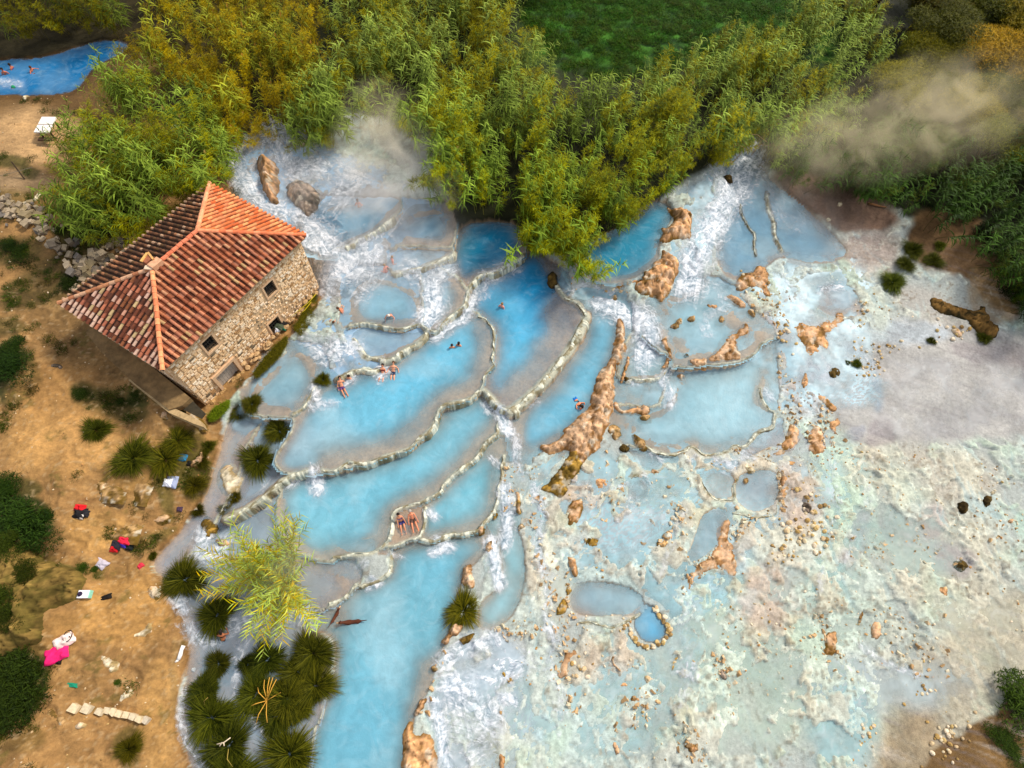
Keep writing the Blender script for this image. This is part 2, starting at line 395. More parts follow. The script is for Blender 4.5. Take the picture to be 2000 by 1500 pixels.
CTRL = [(-400,-300,6),(0,-100,5.6),(0,60,5),(0,230,5.2),(60,300,5.1),(0,400,4.9),(-300,500,5),(100,400,4.6),(0,560,4.0),(120,560,3.8),(180,640,3.4),(260,730,3.3),(340,780,3.2),
        (60,700,3.7),(-300,900,4.5),(60,900,3.3),(150,850,3.1),(230,880,2.7),(330,850,2.4),(390,830,1.9),(380,910,1.2),(300,960,1.7),(200,1000,2.0),(100,1000,2.7),(340,1020,0.7),(270,1090,0.75),(230,1150,1.1),(150,1180,1.8),(60,1200,2.6),(-300,1300,4),
        (320,1200,0.5),(340,1300,0.45),(280,1280,0.8),(150,1300,1.6),(330,1420,0.45),(220,1420,1.0),(100,1420,1.7),(0,1480,2.4),(200,1700,1.5),(330,1700,0.5),(-300,1800,4),
        (412,822,0.9),(455,782,0.95),(505,728,1.05),(560,668,1.2),(600,628,1.4),(630,578,1.6),(540,265,4.3),(470,300,4.2),(600,330,3.6),(700,330,3.3),(460,400,3.6),(520,400,3.4),(600,480,2.5),(680,520,2.2),(740,520,2.1),(610,600,1.5),(660,600,1.75),(620,690,1.25),(640,560,1.9),
        (300,150,4.8),(420,420,4.0),(300,380,4.4),(300,0,5.2),(600,150,4.8),(700,0,5.2),(700,200,4.0),(850,300,3.4),(1000,0,5),(1000,200,4.2),(1000,380,2.6),(1100,470,2.1),(1200,350,2.9),(1300,50,4.4),(1300,250,3.3),(1340,360,2.4),(1500,0,4.6),
        (1450,280,2.4),(1400,400,1.9),(1340,500,1.5),(1340,560,1.0),(1250,580,1.0),(1260,660,0.65),(1200,580,1.3),(1300,430,2.0),
        (1550,350,1.9),(1700,400,1.7),(1700,250,2.3),(1900,450,1.7),(2000,300,2.8),(2000,550,1.3),(1800,500,1.2),(1800,100,3.5),(2000,0,4.5),(2400,300,4),(2400,-300,6),(1200,-300,6),
        (1600,500,1.05),(1700,560,0.85),(1550,600,0.8),(1900,600,0.75),(1900,700,0.35),(2000,700,0.3),(1700,680,0.5),(1600,700,0.5),(1700,800,0.15),(1900,850,0.1),(2000,1000,0.05),(2400,900,0.3),(1600,900,0.05),(1530,780,0.3),
        (1200,870,0.25),(1050,900,0.35),(1020,1000,0.2),(1100,1000,0.15),(1300,1000,0.05),(1450,1050,-0.02),(1050,1150,-0.05),(1150,1100,-0.15),(1300,1150,-0.2),(1500,1200,-0.3),(1700,1100,-0.15),(1900,1200,-0.2),
        (1300,1270,-0.45),(1100,1300,-0.5),(950,1270,-0.15),(900,1350,-0.2),(1000,1400,-0.7),(850,1450,-0.3),(900,1700,-0.9),(1200,1450,-0.8),(1500,1400,-0.75),(1700,1300,-0.5),(1800,1450,-0.8),(1950,1420,-0.5),(2000,1350,-0.3),(2400,1400,0.5),(1400,1900,-1.2),(2300,1900,0)]
# white water: polylines with half width in px, strength
WHITE = [([(1462,300),(1435,370),(1400,420),(1372,470),(1350,520),(1345,555)], 34, 1.0), ([(1400,345),(1430,390)], 26, 0.7), ([(1175,590),(1215,605),(1250,625),(1265,650),(1262,690)], 28, 1.1), ([(1165,570),(1180,600)], 14, 0.7), ([(1500,370),(1530,430),(1560,440)], 22, 0.35),
         ([(538,262),(552,300),(580,330),(640,330),(690,350),(660,390)], 38, 0.75), ([(455,300),(475,350),(520,400),(580,430),(640,470)], 30, 0.75), ([(610,470),(640,510),(690,520),(720,500)], 40, 1.05), ([(600,530),(640,560)], 30, 0.6),
         ([(740,500),(700,480),(760,450),(780,430)], 14, 0.5), ([(800,525),(850,545),(875,530)], 24, 0.7), ([(840,560),(850,600),(835,620)], 24, 1.0), ([(730,545),(700,580)], 22, 0.6), ([(1000,522),(950,550),(930,580)], 20, 0.6), ([(925,590),(905,625),(870,645),(850,660)], 13, 0.85),
         ([(640,690),(660,675),(690,680),(650,700),(625,685)], 22, 0.85), ([(590,660),(650,665)], 14, 0.6), ([(745,712),(755,722),(740,735)], 12, 0.8), ([(690,740),(672,750)], 9, 0.7), ([(612,760),(622,790),(650,790)], 12, 0.7), ([(606,790),(612,800)], 8, 0.7),
         ([(975,800),(985,830),(995,845)], 14, 0.95), ([(945,790),(955,800)], 9, 0.6), ([(612,928),(620,955)], 17, 1.0), ([(585,935),(565,950)], 10, 0.6), ([(855,1055),(880,1070),(845,1078)], 12, 0.85), ([(838,1000),(850,1010)], 10, 0.8), ([(960,1060),(968,1110),(975,1140)], 15, 1.0), ([(985,955),(990,1000),(990,1045),(985,1060)], 17, 0.9), ([(960,895),(975,910)], 8, 0.5), ([(1060,1010),(1040,960)], 12, 0.5),
         ([(725,1130),(740,1140),(720,1150)], 9, 0.8), ([(700,1110),(715,1100)], 10, 0.5), ([(760,1080),(785,1088)], 8, 0.45), ([(1050,785),(1035,795)], 10, 0.5),
         ([(1045,950),(1060,1010),(1050,1070),(1062,1120)], 13, 0.65), ([(1075,1130),(1065,1200),(1085,1250),(1070,1300)], 14, 0.6), ([(1010,860),(1005,890),(1020,930)], 12, 0.6), ([(1100,930),(1140,950),(1190,950)], 9, 0.45), ([(1240,975),(1220,1010),(1180,1030)], 11, 0.45), ([(1470,890),(1440,905),(1410,900)], 10, 0.5), ([(1340,1000),(1310,1060),(1290,1120)], 11, 0.4), ([(1620,900),(1640,980),(1610,1060),(1600,1150)], 14, 0.35), ([(1700,900),(1690,1000),(1650,1100)], 14, 0.3), ([(1360,1160),(1330,1220),(1345,1300),(1330,1380)], 14, 0.4), ([(1050,1290),(1100,1350),(1090,1430)], 16, 0.4), ([(1680,1260),(1720,1290),(1790,1320)], 10, 0.5), ([(1240,700),(1260,740)], 10, 0.5), ([(1400,560),(1420,600),(1380,620)], 14, 0.4), ([(1530,540),(1560,580),(1540,620)], 14, 0.35),
         ([(870,1290),(900,1270),(960,1250),(1000,1290)], 24, 0.8), ([(880,1340),(940,1330),(1000,1300)], 30, 1.05), ([(850,1370),(860,1420),(870,1480),(890,1560)], 18, 0.95), ([(900,1370),(960,1400),(930,1350)], 40, 0.8), ([(900,1430),(960,1440),(900,1490)], 30, 0.6), ([(980,1360),(1005,1370)], 14, 0.9), ([(1065,1230),(1085,1250)], 10, 0.5),
         ([(1290,740),(1305,765),(1310,790)], 13, 0.7), ([(1305,720),(1295,745)], 10, 0.6), ([(1245,752),(1230,748)], 8, 0.5), ([(1275,885),(1290,898)], 10, 0.5), ([(1400,900),(1425,915)], 14, 0.6), ([(1495,768),(1505,780)], 10, 0.6), ([(1455,885),(1470,895)], 14, 0.5), ([(1360,890),(1350,900)], 8, 0.5), ([(1375,640),(1385,655)], 13, 0.45),
         ([(1600,565),(1640,560)], 10, 0.7), ([(1320,1310),(1345,1290),(1350,1320)], 16, 0.6), ([(1255,930),(1265,945)], 10, 0.5), ([(1195,955),(1225,945)], 6, 0.6), ([(1670,650),(1672,680),(1700,690)], 12, 0.35), ([(1685,690),(1700,720),(1705,760)], 14, 0.3),
         ([(400,1045),(390,1080),(420,1090),(440,1060)], 18, 0.85), ([(345,1165),(360,1190)], 16, 0.8), ([(365,1225),(385,1250),(420,1250)], 18, 0.6), ([(450,1225),(480,1215),(560,1205),(600,1200)], 24, 0.55), ([(485,1250),(455,1290)], 20, 0.4), ([(470,1370),(500,1400),(520,1420)], 20, 0.65), ([(360,1350),(352,1400),(360,1440),(390,1490)], 9, 0.55), ([(470,1280),(460,1340)], 10, 0.5), ([(560,1290),(540,1230)], 12, 0.3), ([(530,940),(515,960)], 12, 0.4),
         ([(0,160),(40,165)], 10, 0.5), ([(1500,415),(1530,425)], 10, 0.4), ([(1140,560),(1120,565)], 14, 0.6)]

HOUSE_FOOT = [(300, 700), (404, 811), (622, 571), (600, 458), (480, 530)]
# ---- height raster: harmonic fill between pools and control points (8 px cells) ----
lv = np.full((NY, NX), np.nan); lab = np.full((NY, NX), -1, int); dep = np.zeros((NY, NX)); 
PXM = 28.0        # px per metre, good enough for shore profiles
for i, (nm, L, dm, fo, wc, P) in enumerate(POOLS):
    P = chaikin(P, 2)
    sl = bbox(P, 20)
    d = sdist(GX[sl], GY[sl], P)
    m = (d > 0) & (lab[sl] < 0)
    lab[sl][m] = i; lv[sl][m] = L
    dep[sl][m] = (0.06 + dm * (1 - np.exp(-(d[m] / PXM / fo) ** 1.5)))
# the pools fill every gap between the dams of the terraces
ZONES = [[(560,600),(600,420),(640,385),(880,390),(900,480),(1020,470),(1160,560),(1215,600),(1205,700),(1150,830),(1040,895),(1012,1040),(960,1062),(925,1105),(700,1175),(640,1200),(600,1240),(560,1090),(540,1000),(420,1080),(330,1150),(300,1100),(400,980),(440,840),(470,760),(560,690)],
         [(1200,560),(1400,540),(1510,640),(1530,860),(1450,900),(1250,905),(1190,840)]]
RB = np.zeros((NY, NX), bool)
for nm, P, hw, L, Ll in RIMS:
    P = chaikin(P, 2, False); sl = bbox(P, 30); RB[sl] |= seg_dist(GX[sl], GY[sl], P) / PXM < max(hw * 0.36, 0.09)
zm = np.zeros((NY, NX), bool)
for z_ in ZONES: zm |= inside(GX, GY, z_)
for it in range(15):
    for dy_, dx_ in ((0, 1), (0, -1), (1, 0), (-1, 0)):
        sh = np.roll(np.roll(lab, dy_, 0), dx_, 1); lvs = np.roll(np.roll(lv, dy_, 0), dx_, 1)
        m = (lab < 0) & (sh >= 0) & zm & ~RB & (vnoise(GX / 9 + it, GY / 9, it) > 0.25)
        lab = np.where(m, sh, lab); lv = np.where(m, lvs, lv); dep = np.where(m, 0.20, dep)
# a thin lip of travertine wherever two levels meet without a dam
LIP = np.zeros((NY, NX), bool); LIPZ = np.zeros((NY, NX))
lvz = np.where(lab >= 0, np.nan_to_num(lv), -9.0)
for r_ in (1, 2):
    for dy_, dx_ in ((0, 1), (0, -1), (1, 0), (-1, 0), (1, 1), (-1, -1), (1, -1), (-1, 1)):
        nb_ = np.roll(np.roll(lvz, dy_ * r_, 0), dx_ * r_, 1)
        m = (lab >= 0) & (nb_ > lvz + 0.07)
        LIP |= m; LIPZ = np.where(m, np.maximum(LIPZ, nb_), LIPZ)
lab = np.where(LIP, -1, lab)
for P, w in SHELF:
    P = chaikin(P, 2, False) if len(P) > 2 else P
    sl = bbox(P, 160)
    d = seg_dist(GX[sl], GY[sl], P) / PXM if len(P) > 1 else np.full(GX[sl].shape, 9.)
    nz_ = fbm(GX[sl] / 26, GY[sl] / 26, 3, 5)
    lim = 0.16 + 0.12 * nz_ + np.maximum(0, d - w * (0.35 + 0.9 * nz_)) ** 1.3 * 0.55
    dep[sl] = np.minimum(dep[sl], np.where(lab[sl] >= 0, lim, dep[sl]))
st = 4
lo_lv = lv[::st, ::st]; fixed = ~np.isnan(lo_lv)
h = np.zeros(lo_lv.shape)
cx = np.array([c[0] for c in CTRL], float); cy = np.array([c[1] for c in CTRL], float); cz = np.array([c[2] for c in CTRL], float)
gx = GX[::st, ::st]; gy = GY[::st, ::st]
num = np.zeros(gx.shape); den = np.zeros(gx.shape)
for a, b, c in CTRL:
    w = 1 / ((gx - a) ** 2 + (gy - b) ** 2 + 300) ** 1.6
    num += w * c; den += w
idw = num / den
h = np.where(fixed, lo_lv, idw)
cfix = np.zeros(gx.shape, bool)
for a, b, c in CTRL:
    j = int((b - PY0) / RS / st); i = int((a - PX0) / RS / st)
    if 0 <= j < gx.shape[0] and 0 <= i < gx.shape[1] and not fixed[j, i]:
        h[j, i] = c; cfix[j, i] = True
hf = inside(gx, gy, HOUSE_FOOT) & ~fixed; h[hf] = 0.95; cfix |= hf
keep = fixed | cfix; h0 = h.copy()
for it in range(260):
    p = np.pad(h, 1, mode='edge')
    n4 = (p[1:-1, :-2] + p[1:-1, 2:] + p[:-2, 1:-1] + p[2:, 1:-1]) / 4
    h = np.where(keep, h0, 0.97 * n4 + 0.03 * idw)
def up(A):      # bilinear upsample from 8px cells to 2px cells
    jj = np.clip(np.arange(NY) / st, 0, A.shape[0] - 1.001); ii = np.clip(np.arange(NX) / st, 0, A.shape[1] - 1.001)
    j = jj.astype(int); i = ii.astype(int); b = (jj - j)[:, None]; a = (ii - i)[None, :]
    return (A[j][:, i] * (1 - a) + A[j][:, i + 1] * a) * (1 - b) + (A[j + 1][:, i] * (1 - a) + A[j + 1][:, i + 1] * a) * b
HB = up(h)                           # dry ground
hfm = inside(GX, GY, HOUSE_FOOT); HB = np.where(hfm, 0.95, HB)
def blur(A, r):
    if r < 1: return A
    for _ in range(2):
        for ax in (0, 1):
            c = np.cumsum(np.pad(A, [(r + 1, r) if k == ax else (0, 0) for k in range(A.ndim)], mode='edge'), axis=ax)
            A = (np.take(c, np.arange(2 * r + 1, c.shape[ax]), ax) - np.take(c, np.arange(0, c.shape[ax] - 2 * r - 1), ax)) / (2 * r + 1)
    return A
isw = lab >= 0
for _k in range(1):
    w_ = isw.astype(float); dep = np.where(isw, blur(dep * w_, 4) / np.maximum(blur(w_, 4), 1e-3), dep)
WLV = np.where(isw, np.nan_to_num(lv), HB)
HT = np.where(isw, np.nan_to_num(lv) - dep, HB + 0.03)
rimw = np.zeros((NY, NX))
HT = np.where(LIP, LIPZ + 0.03, HT); HT = np.where(LIP | (blur(LIP.astype(float), 1) > 0.15) & (rimw < 1) & (HT > LIPZ - 9) & LIP, HT, HT); rimw = np.where(LIP, 0.9, rimw)
for nm, P, hw, L, Ll in RIMS:
    hw = hw * 0.66; P = chaikin(P, 2, False); sl = bbox(P, 60)
    d = seg_dist(GX[sl], GY[sl], P) / PXM
    wob = 1 + 0.5 * (fbm(GX[sl] / 14, GY[sl] / 14, 2, 1) - 0.5)
    k = np.clip(1 - d / (hw * 1.15 * wob), 0, 1)
    cr = L + 0.04
    HT[sl] = np.where(k > 0, np.maximum(HT[sl], cr - 0.25 * (1 - k) ** 2), HT[sl])
    rimw[sl] = np.maximum(rimw[sl], sstep(0, 0.35, k))
WH = np.zeros((NY, NX))
for P, w, s in WHITE:
    P = chaikin(P, 2, False) if len(P) > 2 else P
    sl = bbox(P, w * 2.5)
    d = seg_dist(GX[sl], GY[sl], P)
    WH[sl] = np.maximum(WH[sl], s * np.exp(-(d / w) ** 2 * 1.1))

# ---- albedo survey ----
ALB = np.zeros((NY, NX, 3)); ALB[:] = lin(180, 190, 182)
CR = np.ones((NY, NX))        # crust weight
def paint(P, rgb, soft=8, op=1.0, crust=None):
    global ALB, CR
    P = chaikin(P, 2); sl = bbox(P, soft * 4 + 4)
    m = np.clip(sdist(GX[sl], GY[sl], P) / max(soft, 1) + 0.5, 0, 1)
    m = m * m * (3 - 2 * m) * op
    ALB[sl] = ALB[sl] * (1 - m[..., None]) + np.array(lin(*rgb)) * m[..., None]
    if crust is not None: CR[sl] = CR[sl] * (1 - m) + crust * m
def ell(cx, cy, rx, ry, rot=0):
    a = np.linspace(0, 2 * math.pi, 14, endpoint=False); r = math.radians(rot)
    x = rx * np.cos(a); y = ry * np.sin(a)
    return np.stack([cx + x * math.cos(r) - y * math.sin(r), cy + x * math.sin(r) + y * math.cos(r)], 1)
SOIL = (156, 118, 71)
BANK = [(-500,200),(0,186),(90,188),(150,182),(300,250),(480,260),(450,330),(480,420),(640,560),(625,600),(500,720),(430,800),(440,850),(425,900),(395,975),(350,1040),(286,1100),(320,1140),(345,1180),(365,1220),(372,1285),(352,1340),(344,1430),(378,1500),(380,1900),(-500,1900)]
paint([(-600,20),(320,10),(360,200),(300,300),(-600,260)], (96, 72, 40), 6, 1, 0)
paint(BANK, SOIL, 4, 1, 0)
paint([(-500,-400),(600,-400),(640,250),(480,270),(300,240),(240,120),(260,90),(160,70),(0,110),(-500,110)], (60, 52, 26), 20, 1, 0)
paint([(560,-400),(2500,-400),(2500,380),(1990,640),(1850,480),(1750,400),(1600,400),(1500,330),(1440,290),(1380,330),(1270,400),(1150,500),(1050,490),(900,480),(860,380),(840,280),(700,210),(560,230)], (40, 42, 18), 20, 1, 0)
paint([(1040,-300),(1640,-300),(1600,20),(1500,80),(1350,100),(1250,110),(1150,140),(1080,80),(1030,20)], (36, 76, 12), 22, 1, 0)
paint([(520,255),(560,260),(640,310),(720,320),(760,380),(880,420),(890,500),(760,540),(650,600),(600,540),(470,410),(440,300)], (150, 148, 150), 30, 0.9, 0.2)
paint([(-500,180),(0,183),(90,186),(150,182),(240,150),(300,70),(330,200),(200,250),(-500,215)], (104, 78, 44), 8, 1, 0)
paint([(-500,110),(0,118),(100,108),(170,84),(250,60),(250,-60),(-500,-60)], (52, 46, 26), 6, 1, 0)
# right bank browns
paint([(1500,340),(1560,330),(1700,380),(1770,420),(1740,460),(1690,455),(1640,460),(1600,430),(1540,390)], (112, 88, 72), 24, 1, 0)
paint([(1800,400),(1900,420),(1990,480),(2000,640),(1940,600),(1900,560),(1870,540),(1790,520),(1760,470)], (112, 84, 52), 18, 1, 0)
paint([(2000,640),(2100,600),(2500,300),(2500,700),(2100,720)], (70, 62, 30), 20, 1, 0)
paint([(1570,460),(1650,470),(1740,450),(1760,470),(1740,520),(1680,520),(1620,500)], (150, 140, 130), 22, 0.9, 0.5)
paint([(1890,520),(1960,540),(1990,620),(1930,640),(1890,600)], (150, 122, 82), 16, 0.7, 0.3)
# mud flats
paint([(1500,640),(1560,560),(1640,640),(1720,640),(1800,610),(1990,660),(2400,700),(2400,860),(2000,850),(1800,870),(1700,860),(1640,880),(1600,860),(1640,780),(1560,760),(1520,700)], (176, 173, 168), 26, 0.95, 0.0)
paint([(1850,660),(2000,680),(2400,700),(2400,740),(1950,720),(1860,700)], (150, 142, 142), 14, 0.7, 0.0)
paint([(1690,700),(1712,705),(1720,760),(1722,800),(1708,810),(1698,770)], (140, 165, 185), 16, 0.9, 0)
paint([(1700,810),(1750,820),(1745,870),(1690,880)], (150, 140, 142), 14, 0.8, 0)
paint([(1640,850),(1690,820),(1690,855),(1640,880),(1620,900),(1615,885)], (140, 145, 158), 10, 0.7, 0)
paint([(1690,1350),(1760,1300),(1900,1180),(2100,1100),(2500,1100),(2500,1700),(1700,1700)], (176, 164, 138), 60, 0.75, 0.35)
paint([(1720,1350),(1800,1340),(1850,1420),(1790,1600),(1700,1600),(1720,1450)], (150, 130, 100), 40, 0.8, 0.0)
paint([(1790,1520),(1830,1450),(1900,1420),(1960,1380),(1990,1330),(2200,1200),(2500,1300),(2500,1900),(1700,1900)], (112, 84, 44), 14, 1, 0)
# tints over the crust: mint, lilac, blue wash
for e, rgb, so, op in [
    (ell(1560,980,260,120,10),(205,200,180),90,0.6),(ell(1650,950,70,160,-35),(182,206,190),40,0.75),(ell(1500,1330,260,120,10),(196,206,188),100,0.7),(ell(1300,1090,110,60,-20),(190,205,196),40,0.6),
    (ell(1800,930,160,60,5),(204,194,170),50,0.6),(ell(1850,1100,120,110,0),(204,196,172),60,0.6),(ell(1200,1060,90,40,0),(176,176,172),30,0.6),(ell(1230,1010,80,40,-10),(178,172,166),24,0.7),(ell(1150,950,60,50,0),(190,176,164),26,0.6),
    (ell(1560,960,60,70,0),(178,172,168),20,0.75),(ell(1330,1210,60,60,0),(186,210,206),40,0.6),(ell(1390,1130,60,60,-30),(180,206,202),40,0.6),(ell(1420,1080,50,60,20),(160,185,196),36,0.6),(ell(1650,1400,60,70,30),(166,196,198),50,0.5),(ell(1740,1330,110,30,30),(186,196,196),34,0.6),
    (ell(1500,1170,60,70,-30),(186,176,168),30,0.7),(ell(1800,1020,50,45,0),(178,168,164),18,0.7),(ell(1730,1000,18,60,-15),(160,150,152),14,0.7),(ell(1670,1060,22,90,20),(166,158,164),16,0.6),(ell(1860,1090,50,30,30),(172,162,162),20,0.7),(ell(1700,1150,50,22,20),(180,180,178),16,0.6),
    (ell(1050,1060,30,100,-8),(224,218,196),20,0.6),(ell(1080,1150,34,60,0),(224,220,196),22,0.6),(ell(960,1330,110,100,0),(188,196,192),40,0.7),(ell(930,1380,30,40,0),(120,128,96),14,0.5),(ell(990,1330,24,16,0),(118,124,96),10,0.5),(ell(950,1450,30,30,0),(150,150,120),14,0.5),(ell(1100,1370,90,80,0),(186,196,186),50,0.6),(ell(1200,1330,30,50,0),(160,180,182),24,0.6),(ell(1060,1420,24,30,0),(156,186,196),16,0.6),(ell(1140,1440,70,60,30),(170,192,190),30,0.5),
    (ell(1570,560,90,60,20),(186,204,200),40,0.7),(ell(1480,600,60,50,0),(196,180,160),34,0.5),(ell(1540,620,50,50,30),(180,180,184),24,0.7),(ell(1560,520,80,20,30),(175,190,192),24,0.6),(ell(1700,500,60,40,30),(176,160,150),30,0.6),(ell(1620,660,40,20,0),(172,190,198),20,0.6),(ell(1770,650,90,24,0),(172,184,192),20,0.7),(ell(1690,620,60,30,40),(186,200,200),24,0.6),(ell(1820,600,90,30,20),(190,184,172),24,0.6),
    (ell(1430,660,70,30,0),(160,190,198),30,0.6),(ell(1350,600,60,40,0),(160,192,200),30,0.5),(ell(1330,680,30,40,0),(172,198,200),24,0.5),(ell(1660,700,30,30,0),(165,185,200),18,0.7),(ell(1580,760,60,60,30),(176,178,186),30,0.6),(ell(1600,720,40,30,0),(180,184,196),24,0.5),(ell(1130,1190,60,16,0),(184,172,158),14,0.7),(ell(1190,1290,50,60,0),(196,186,170),20,0.6),
    (ell(1250,930,60,40,0),(180,200,190),26,0.6),(ell(1700,590,24,60,-30),(198,204,186),14,0.6),
    (ell(1320,1000,120,90,0),(190,204,194),50,0.5),(ell(1200,1120,120,60,10),(180,202,200),40,0.5),(ell(1450,1300,120,80,0),(190,206,190),50,0.5),(ell(1650,1180,110,80,20),(190,208,192),50,0.55),(ell(1750,960,60,70,-30),(186,206,192),40,0.5),
    (ell(410,1060,60,40,-40),(196,190,172),20,0.8),(ell(480,1000,60,24,-45),(196,184,160),16,0.8),(ell(560,950,60,20,-20),(180,174,158),14,0.8),(ell(520,900,50,40,0),(160,160,158),24,0.7)]:
    paint(e, rgb, so, op)
# bank variation: darker brown zones, greens, pale trampled ground
for e, rgb, so, op in [
    (ell(140,650,110,60,40),(122,94,56),40,0.7),(ell(60,600,80,40,0),(128,98,58),30,0.6),(ell(270,800,90,40,30),(128,98,58),30,0.6),(ell(120,760,60,30,0),(136,106,64),24,0.5),(ell(60,860,60,60,0),(140,108,62),30,0.5),(ell(170,1110,80,20,10),(128,98,52),16,0.6),(ell(230,950,40,50,0),(140,106,58),20,0.5),(ell(150,1330,60,20,0),(140,106,60),16,0.5),(ell(270,1130,50,40,0),(146,110,60),20,0.5),(ell(60,270,110,60,0),(198,160,112),40,0.7),(ell(30,360,80,30,0),(150,128,98),24,0.7),(ell(20,315,40,14,10),(72,70,24),12,0.85),(ell(55,335,20,12,0),(70,66,26),8,0.8),(ell(60,400,120,30,0),(104,84,36),20,0.7),(ell(190,440,90,50,-20),(52,56,16),26,0.85),(ell(100,540,120,40,-30),(78,66,32),24,0.8),(ell(30,490,60,30,0),(60,60,24),20,0.7),
    (ell(150,580,70,30,20),(92,74,38),20,0.7),(ell(20,730,60,60,0),(40,58,24),22,0.9),(ell(10,640,40,20,0),(60,60,20),14,0.7),(ell(100,760,90,60,0),(160,118,66),40,0.6),(ell(220,790,80,26,20),(64,64,22),16,0.7),(ell(165,770,30,22,40),(66,62,24),10,0.8),(ell(270,780,26,20,20),(54,60,20),9,0.8),(ell(200,680,80,40,45),(128,98,58),20,0.7),(ell(330,730,20,10,40),(60,54,30),8,0.7),
    (ell(30,1010,80,50,10),(46,56,20),16,0.95),(ell(40,950,40,20,0),(52,58,20),12,0.8),(ell(30,1110,80,50,0),(92,78,34),24,0.85),(ell(130,1110,30,8,10),(60,70,22),6,0.8),(ell(40,1320,60,80,10),(48,58,22),20,0.92),(ell(20,1230,60,40,0),(110,92,50),20,0.7),(ell(250,1450,34,34,0),(86,74,30),14,0.8),(ell(30,1440,60,30,0),(96,76,36),20,0.7),
    (ell(380,930,36,50,20),(92,84,34),16,0.8),(ell(370,890,30,60,15),(84,76,30),14,0.7),(ell(320,970,16,50,-15),(76,80,26),9,0.6),(ell(300,1050,50,14,-30),(82,78,28),10,0.6),(ell(120,860,110,80,0),(192,146,86),50,0.6),(ell(240,1200,90,70,0),(198,150,84),40,0.6),(ell(310,1400,40,120,0),(204,158,92),30,0.5),(ell(110,1240,60,40,-30),(150,112,58),20,0.5),(ell(190,1040,70,40,0),(206,158,90),26,0.5),
    (ell(270,900,60,60,0),(150,116,62),30,0.5),(ell(340,1330,8,90,0),(150,120,72),5,0.6)]:
    paint(e, rgb, so, op)
paint([(378,1250),(440,1255),(470,1290),(500,1400),(505,1560),(420,1560),(380,1440),(370,1380),(375,1300)], (150,126,72), 8, 0.9, 0)
paint([(470,1275),(560,1230),(650,1230),(650,1340),(610,1400),(540,1400),(480,1350)], (96,84,40), 8, 0.9, 0)
# ================================================================== ground mesh on a metric grid
def axis(segs):
    out = []
    for a, b, s in segs:
        out.append(np.arange(a, b - 1e-6, s))
    out.append(np.array([segs[-1][1]]))
    return np.concatenate(out)
XS = axis([(-90, -34, 0.32), (-34, 41, 0.11), (41, 92, 0.32)])
YS = axis([(-22, -8, 0.35), (-8, 38, 0.11), (38, 60, 0.22), (60, 100, 0.4)])
WX, WY = np.meshgrid(XS, YS)
fx_, fy_ = WX.ravel(), WY.ravel()
ZZ = np.full(fx_.shape, -2.2)
todo = np.arange(len(fx_))
prev = None; zprev = None
for z in np.arange(6.6, -2.3, -0.1):
    px, py = proj(fx_[todo], fy_[todo], z)
    g = sample(HT, px, py) - z
    if prev is not None:
        hit = (g >= 0)
        t = np.where(hit, (-prev) / np.maximum(g - prev, 1e-6), 0)
        ZZ[todo[hit]] = zprev + (z - zprev) * np.clip(t[hit], 0, 1)
        todo = todo[~hit]; prev = g[~hit]
    else:
        prev = g
    zprev = z
    if len(todo) == 0: break
px_, py_ = proj(fx_, fy_, ZZ)
x, y = fx_, fy_
wxp = (fbm(x * 0.9, y * 0.9, 3, 2) - 0.5) * 16; wyp = (fbm(x * 0.9 + 40, y * 0.9, 3, 4) - 0.5) * 16
labv = lab[np.clip(((py_ - PY0) / RS).round().astype(int), 0, NY - 1), np.clip(((px_ - PX0) / RS).round().astype(int), 0, NX - 1)]
wet = labv >= 0
shore = sample(blur(isw.astype(float), 6), px_, py_)
alb = sample(ALB, px_ + wxp, py_ + wyp)
cr = np.clip(sample(CR, px_ + wxp, py_ + wyp), 0, 1)
rim = sample(rimw, px_, py_)
c = lambda r, g, b: np.array(lin(r, g, b))[None, :]
def mixc(a, b, t): return a * (1 - t[:, None]) + b * t[:, None]

# crust: basins, ridges, bumps
qx = x + 1.6 * (fbm(x * 0.5, y * 0.5, 3, 1) - 0.5); qy = y + 1.6 * (fbm(x * 0.5 + 9, y * 0.5, 3, 3) - 0.5)
f1 = fbm(qx * 0.42, qy * 0.42, 4, 2) - 0.44
f2 = fbm(qx * 1.15 + 30, qy * 1.15, 3, 5) - 0.40
fine = fbm(x * 3.1, y * 3.1, 3, 6)
rg = ridged(qx * 1.1, qy * 1.1, 4, 2)
rg2 = ridged(x * 2.6, y * 2.6, 3, 4)
basin = np.maximum(sstep(0.0, -0.02, f1), sstep(0.0, -0.02, f2) * 0.7)
edge = np.maximum(np.exp(-((f1 - 0.008) / 0.010) ** 2), 0.7 * np.exp(-((f2 - 0.01) / 0.014) ** 2)) * sstep(0.35, 0.6, fbm(x * 1.7, y * 1.7, 2, 7) + 0.1)
crz = (1 - basin) * (0.05 + 0.13 * (fine - 0.4) + 0.09 * (rg - 0.4) + 0.05 * (rg2 - 0.4)) + edge * 0.09 - basin * 0.03
col = alb.copy()
cc = col
cc = mixc(cc, cc * np.array([0.80, 0.76, 0.80])[None], basin * 0.75)
cc = mixc(cc, c(214, 220, 206), np.clip(edge, 0, 1) * 0.8)
fine2 = fbm(x * 6.5, y * 6.5, 2, 3)
tone = (rg - 0.45) * 0.7 + (fine - 0.5) * 0.7 + (fine2 - 0.5) * 0.5
cc = cc * np.clip(1 + tone * (1 - basin) * 0.75, 0.5, 1.35)[:, None]
ru = ridged(qx * 0.95 + 0.35 * qy, qy * 0.22, 4, 6)           # runnels of thin water down the slope
run = sstep(0.62, 0.80, ru) * (1 - basin * 0.5)
cc = mixc(cc, c(160, 188, 192), run * 0.55)
crz = crz - run * 0.05
mint = sstep(0.52, 0.72, fbm(x * 0.33 + 7, y * 0.33, 3, 4)) * (1 - basin)
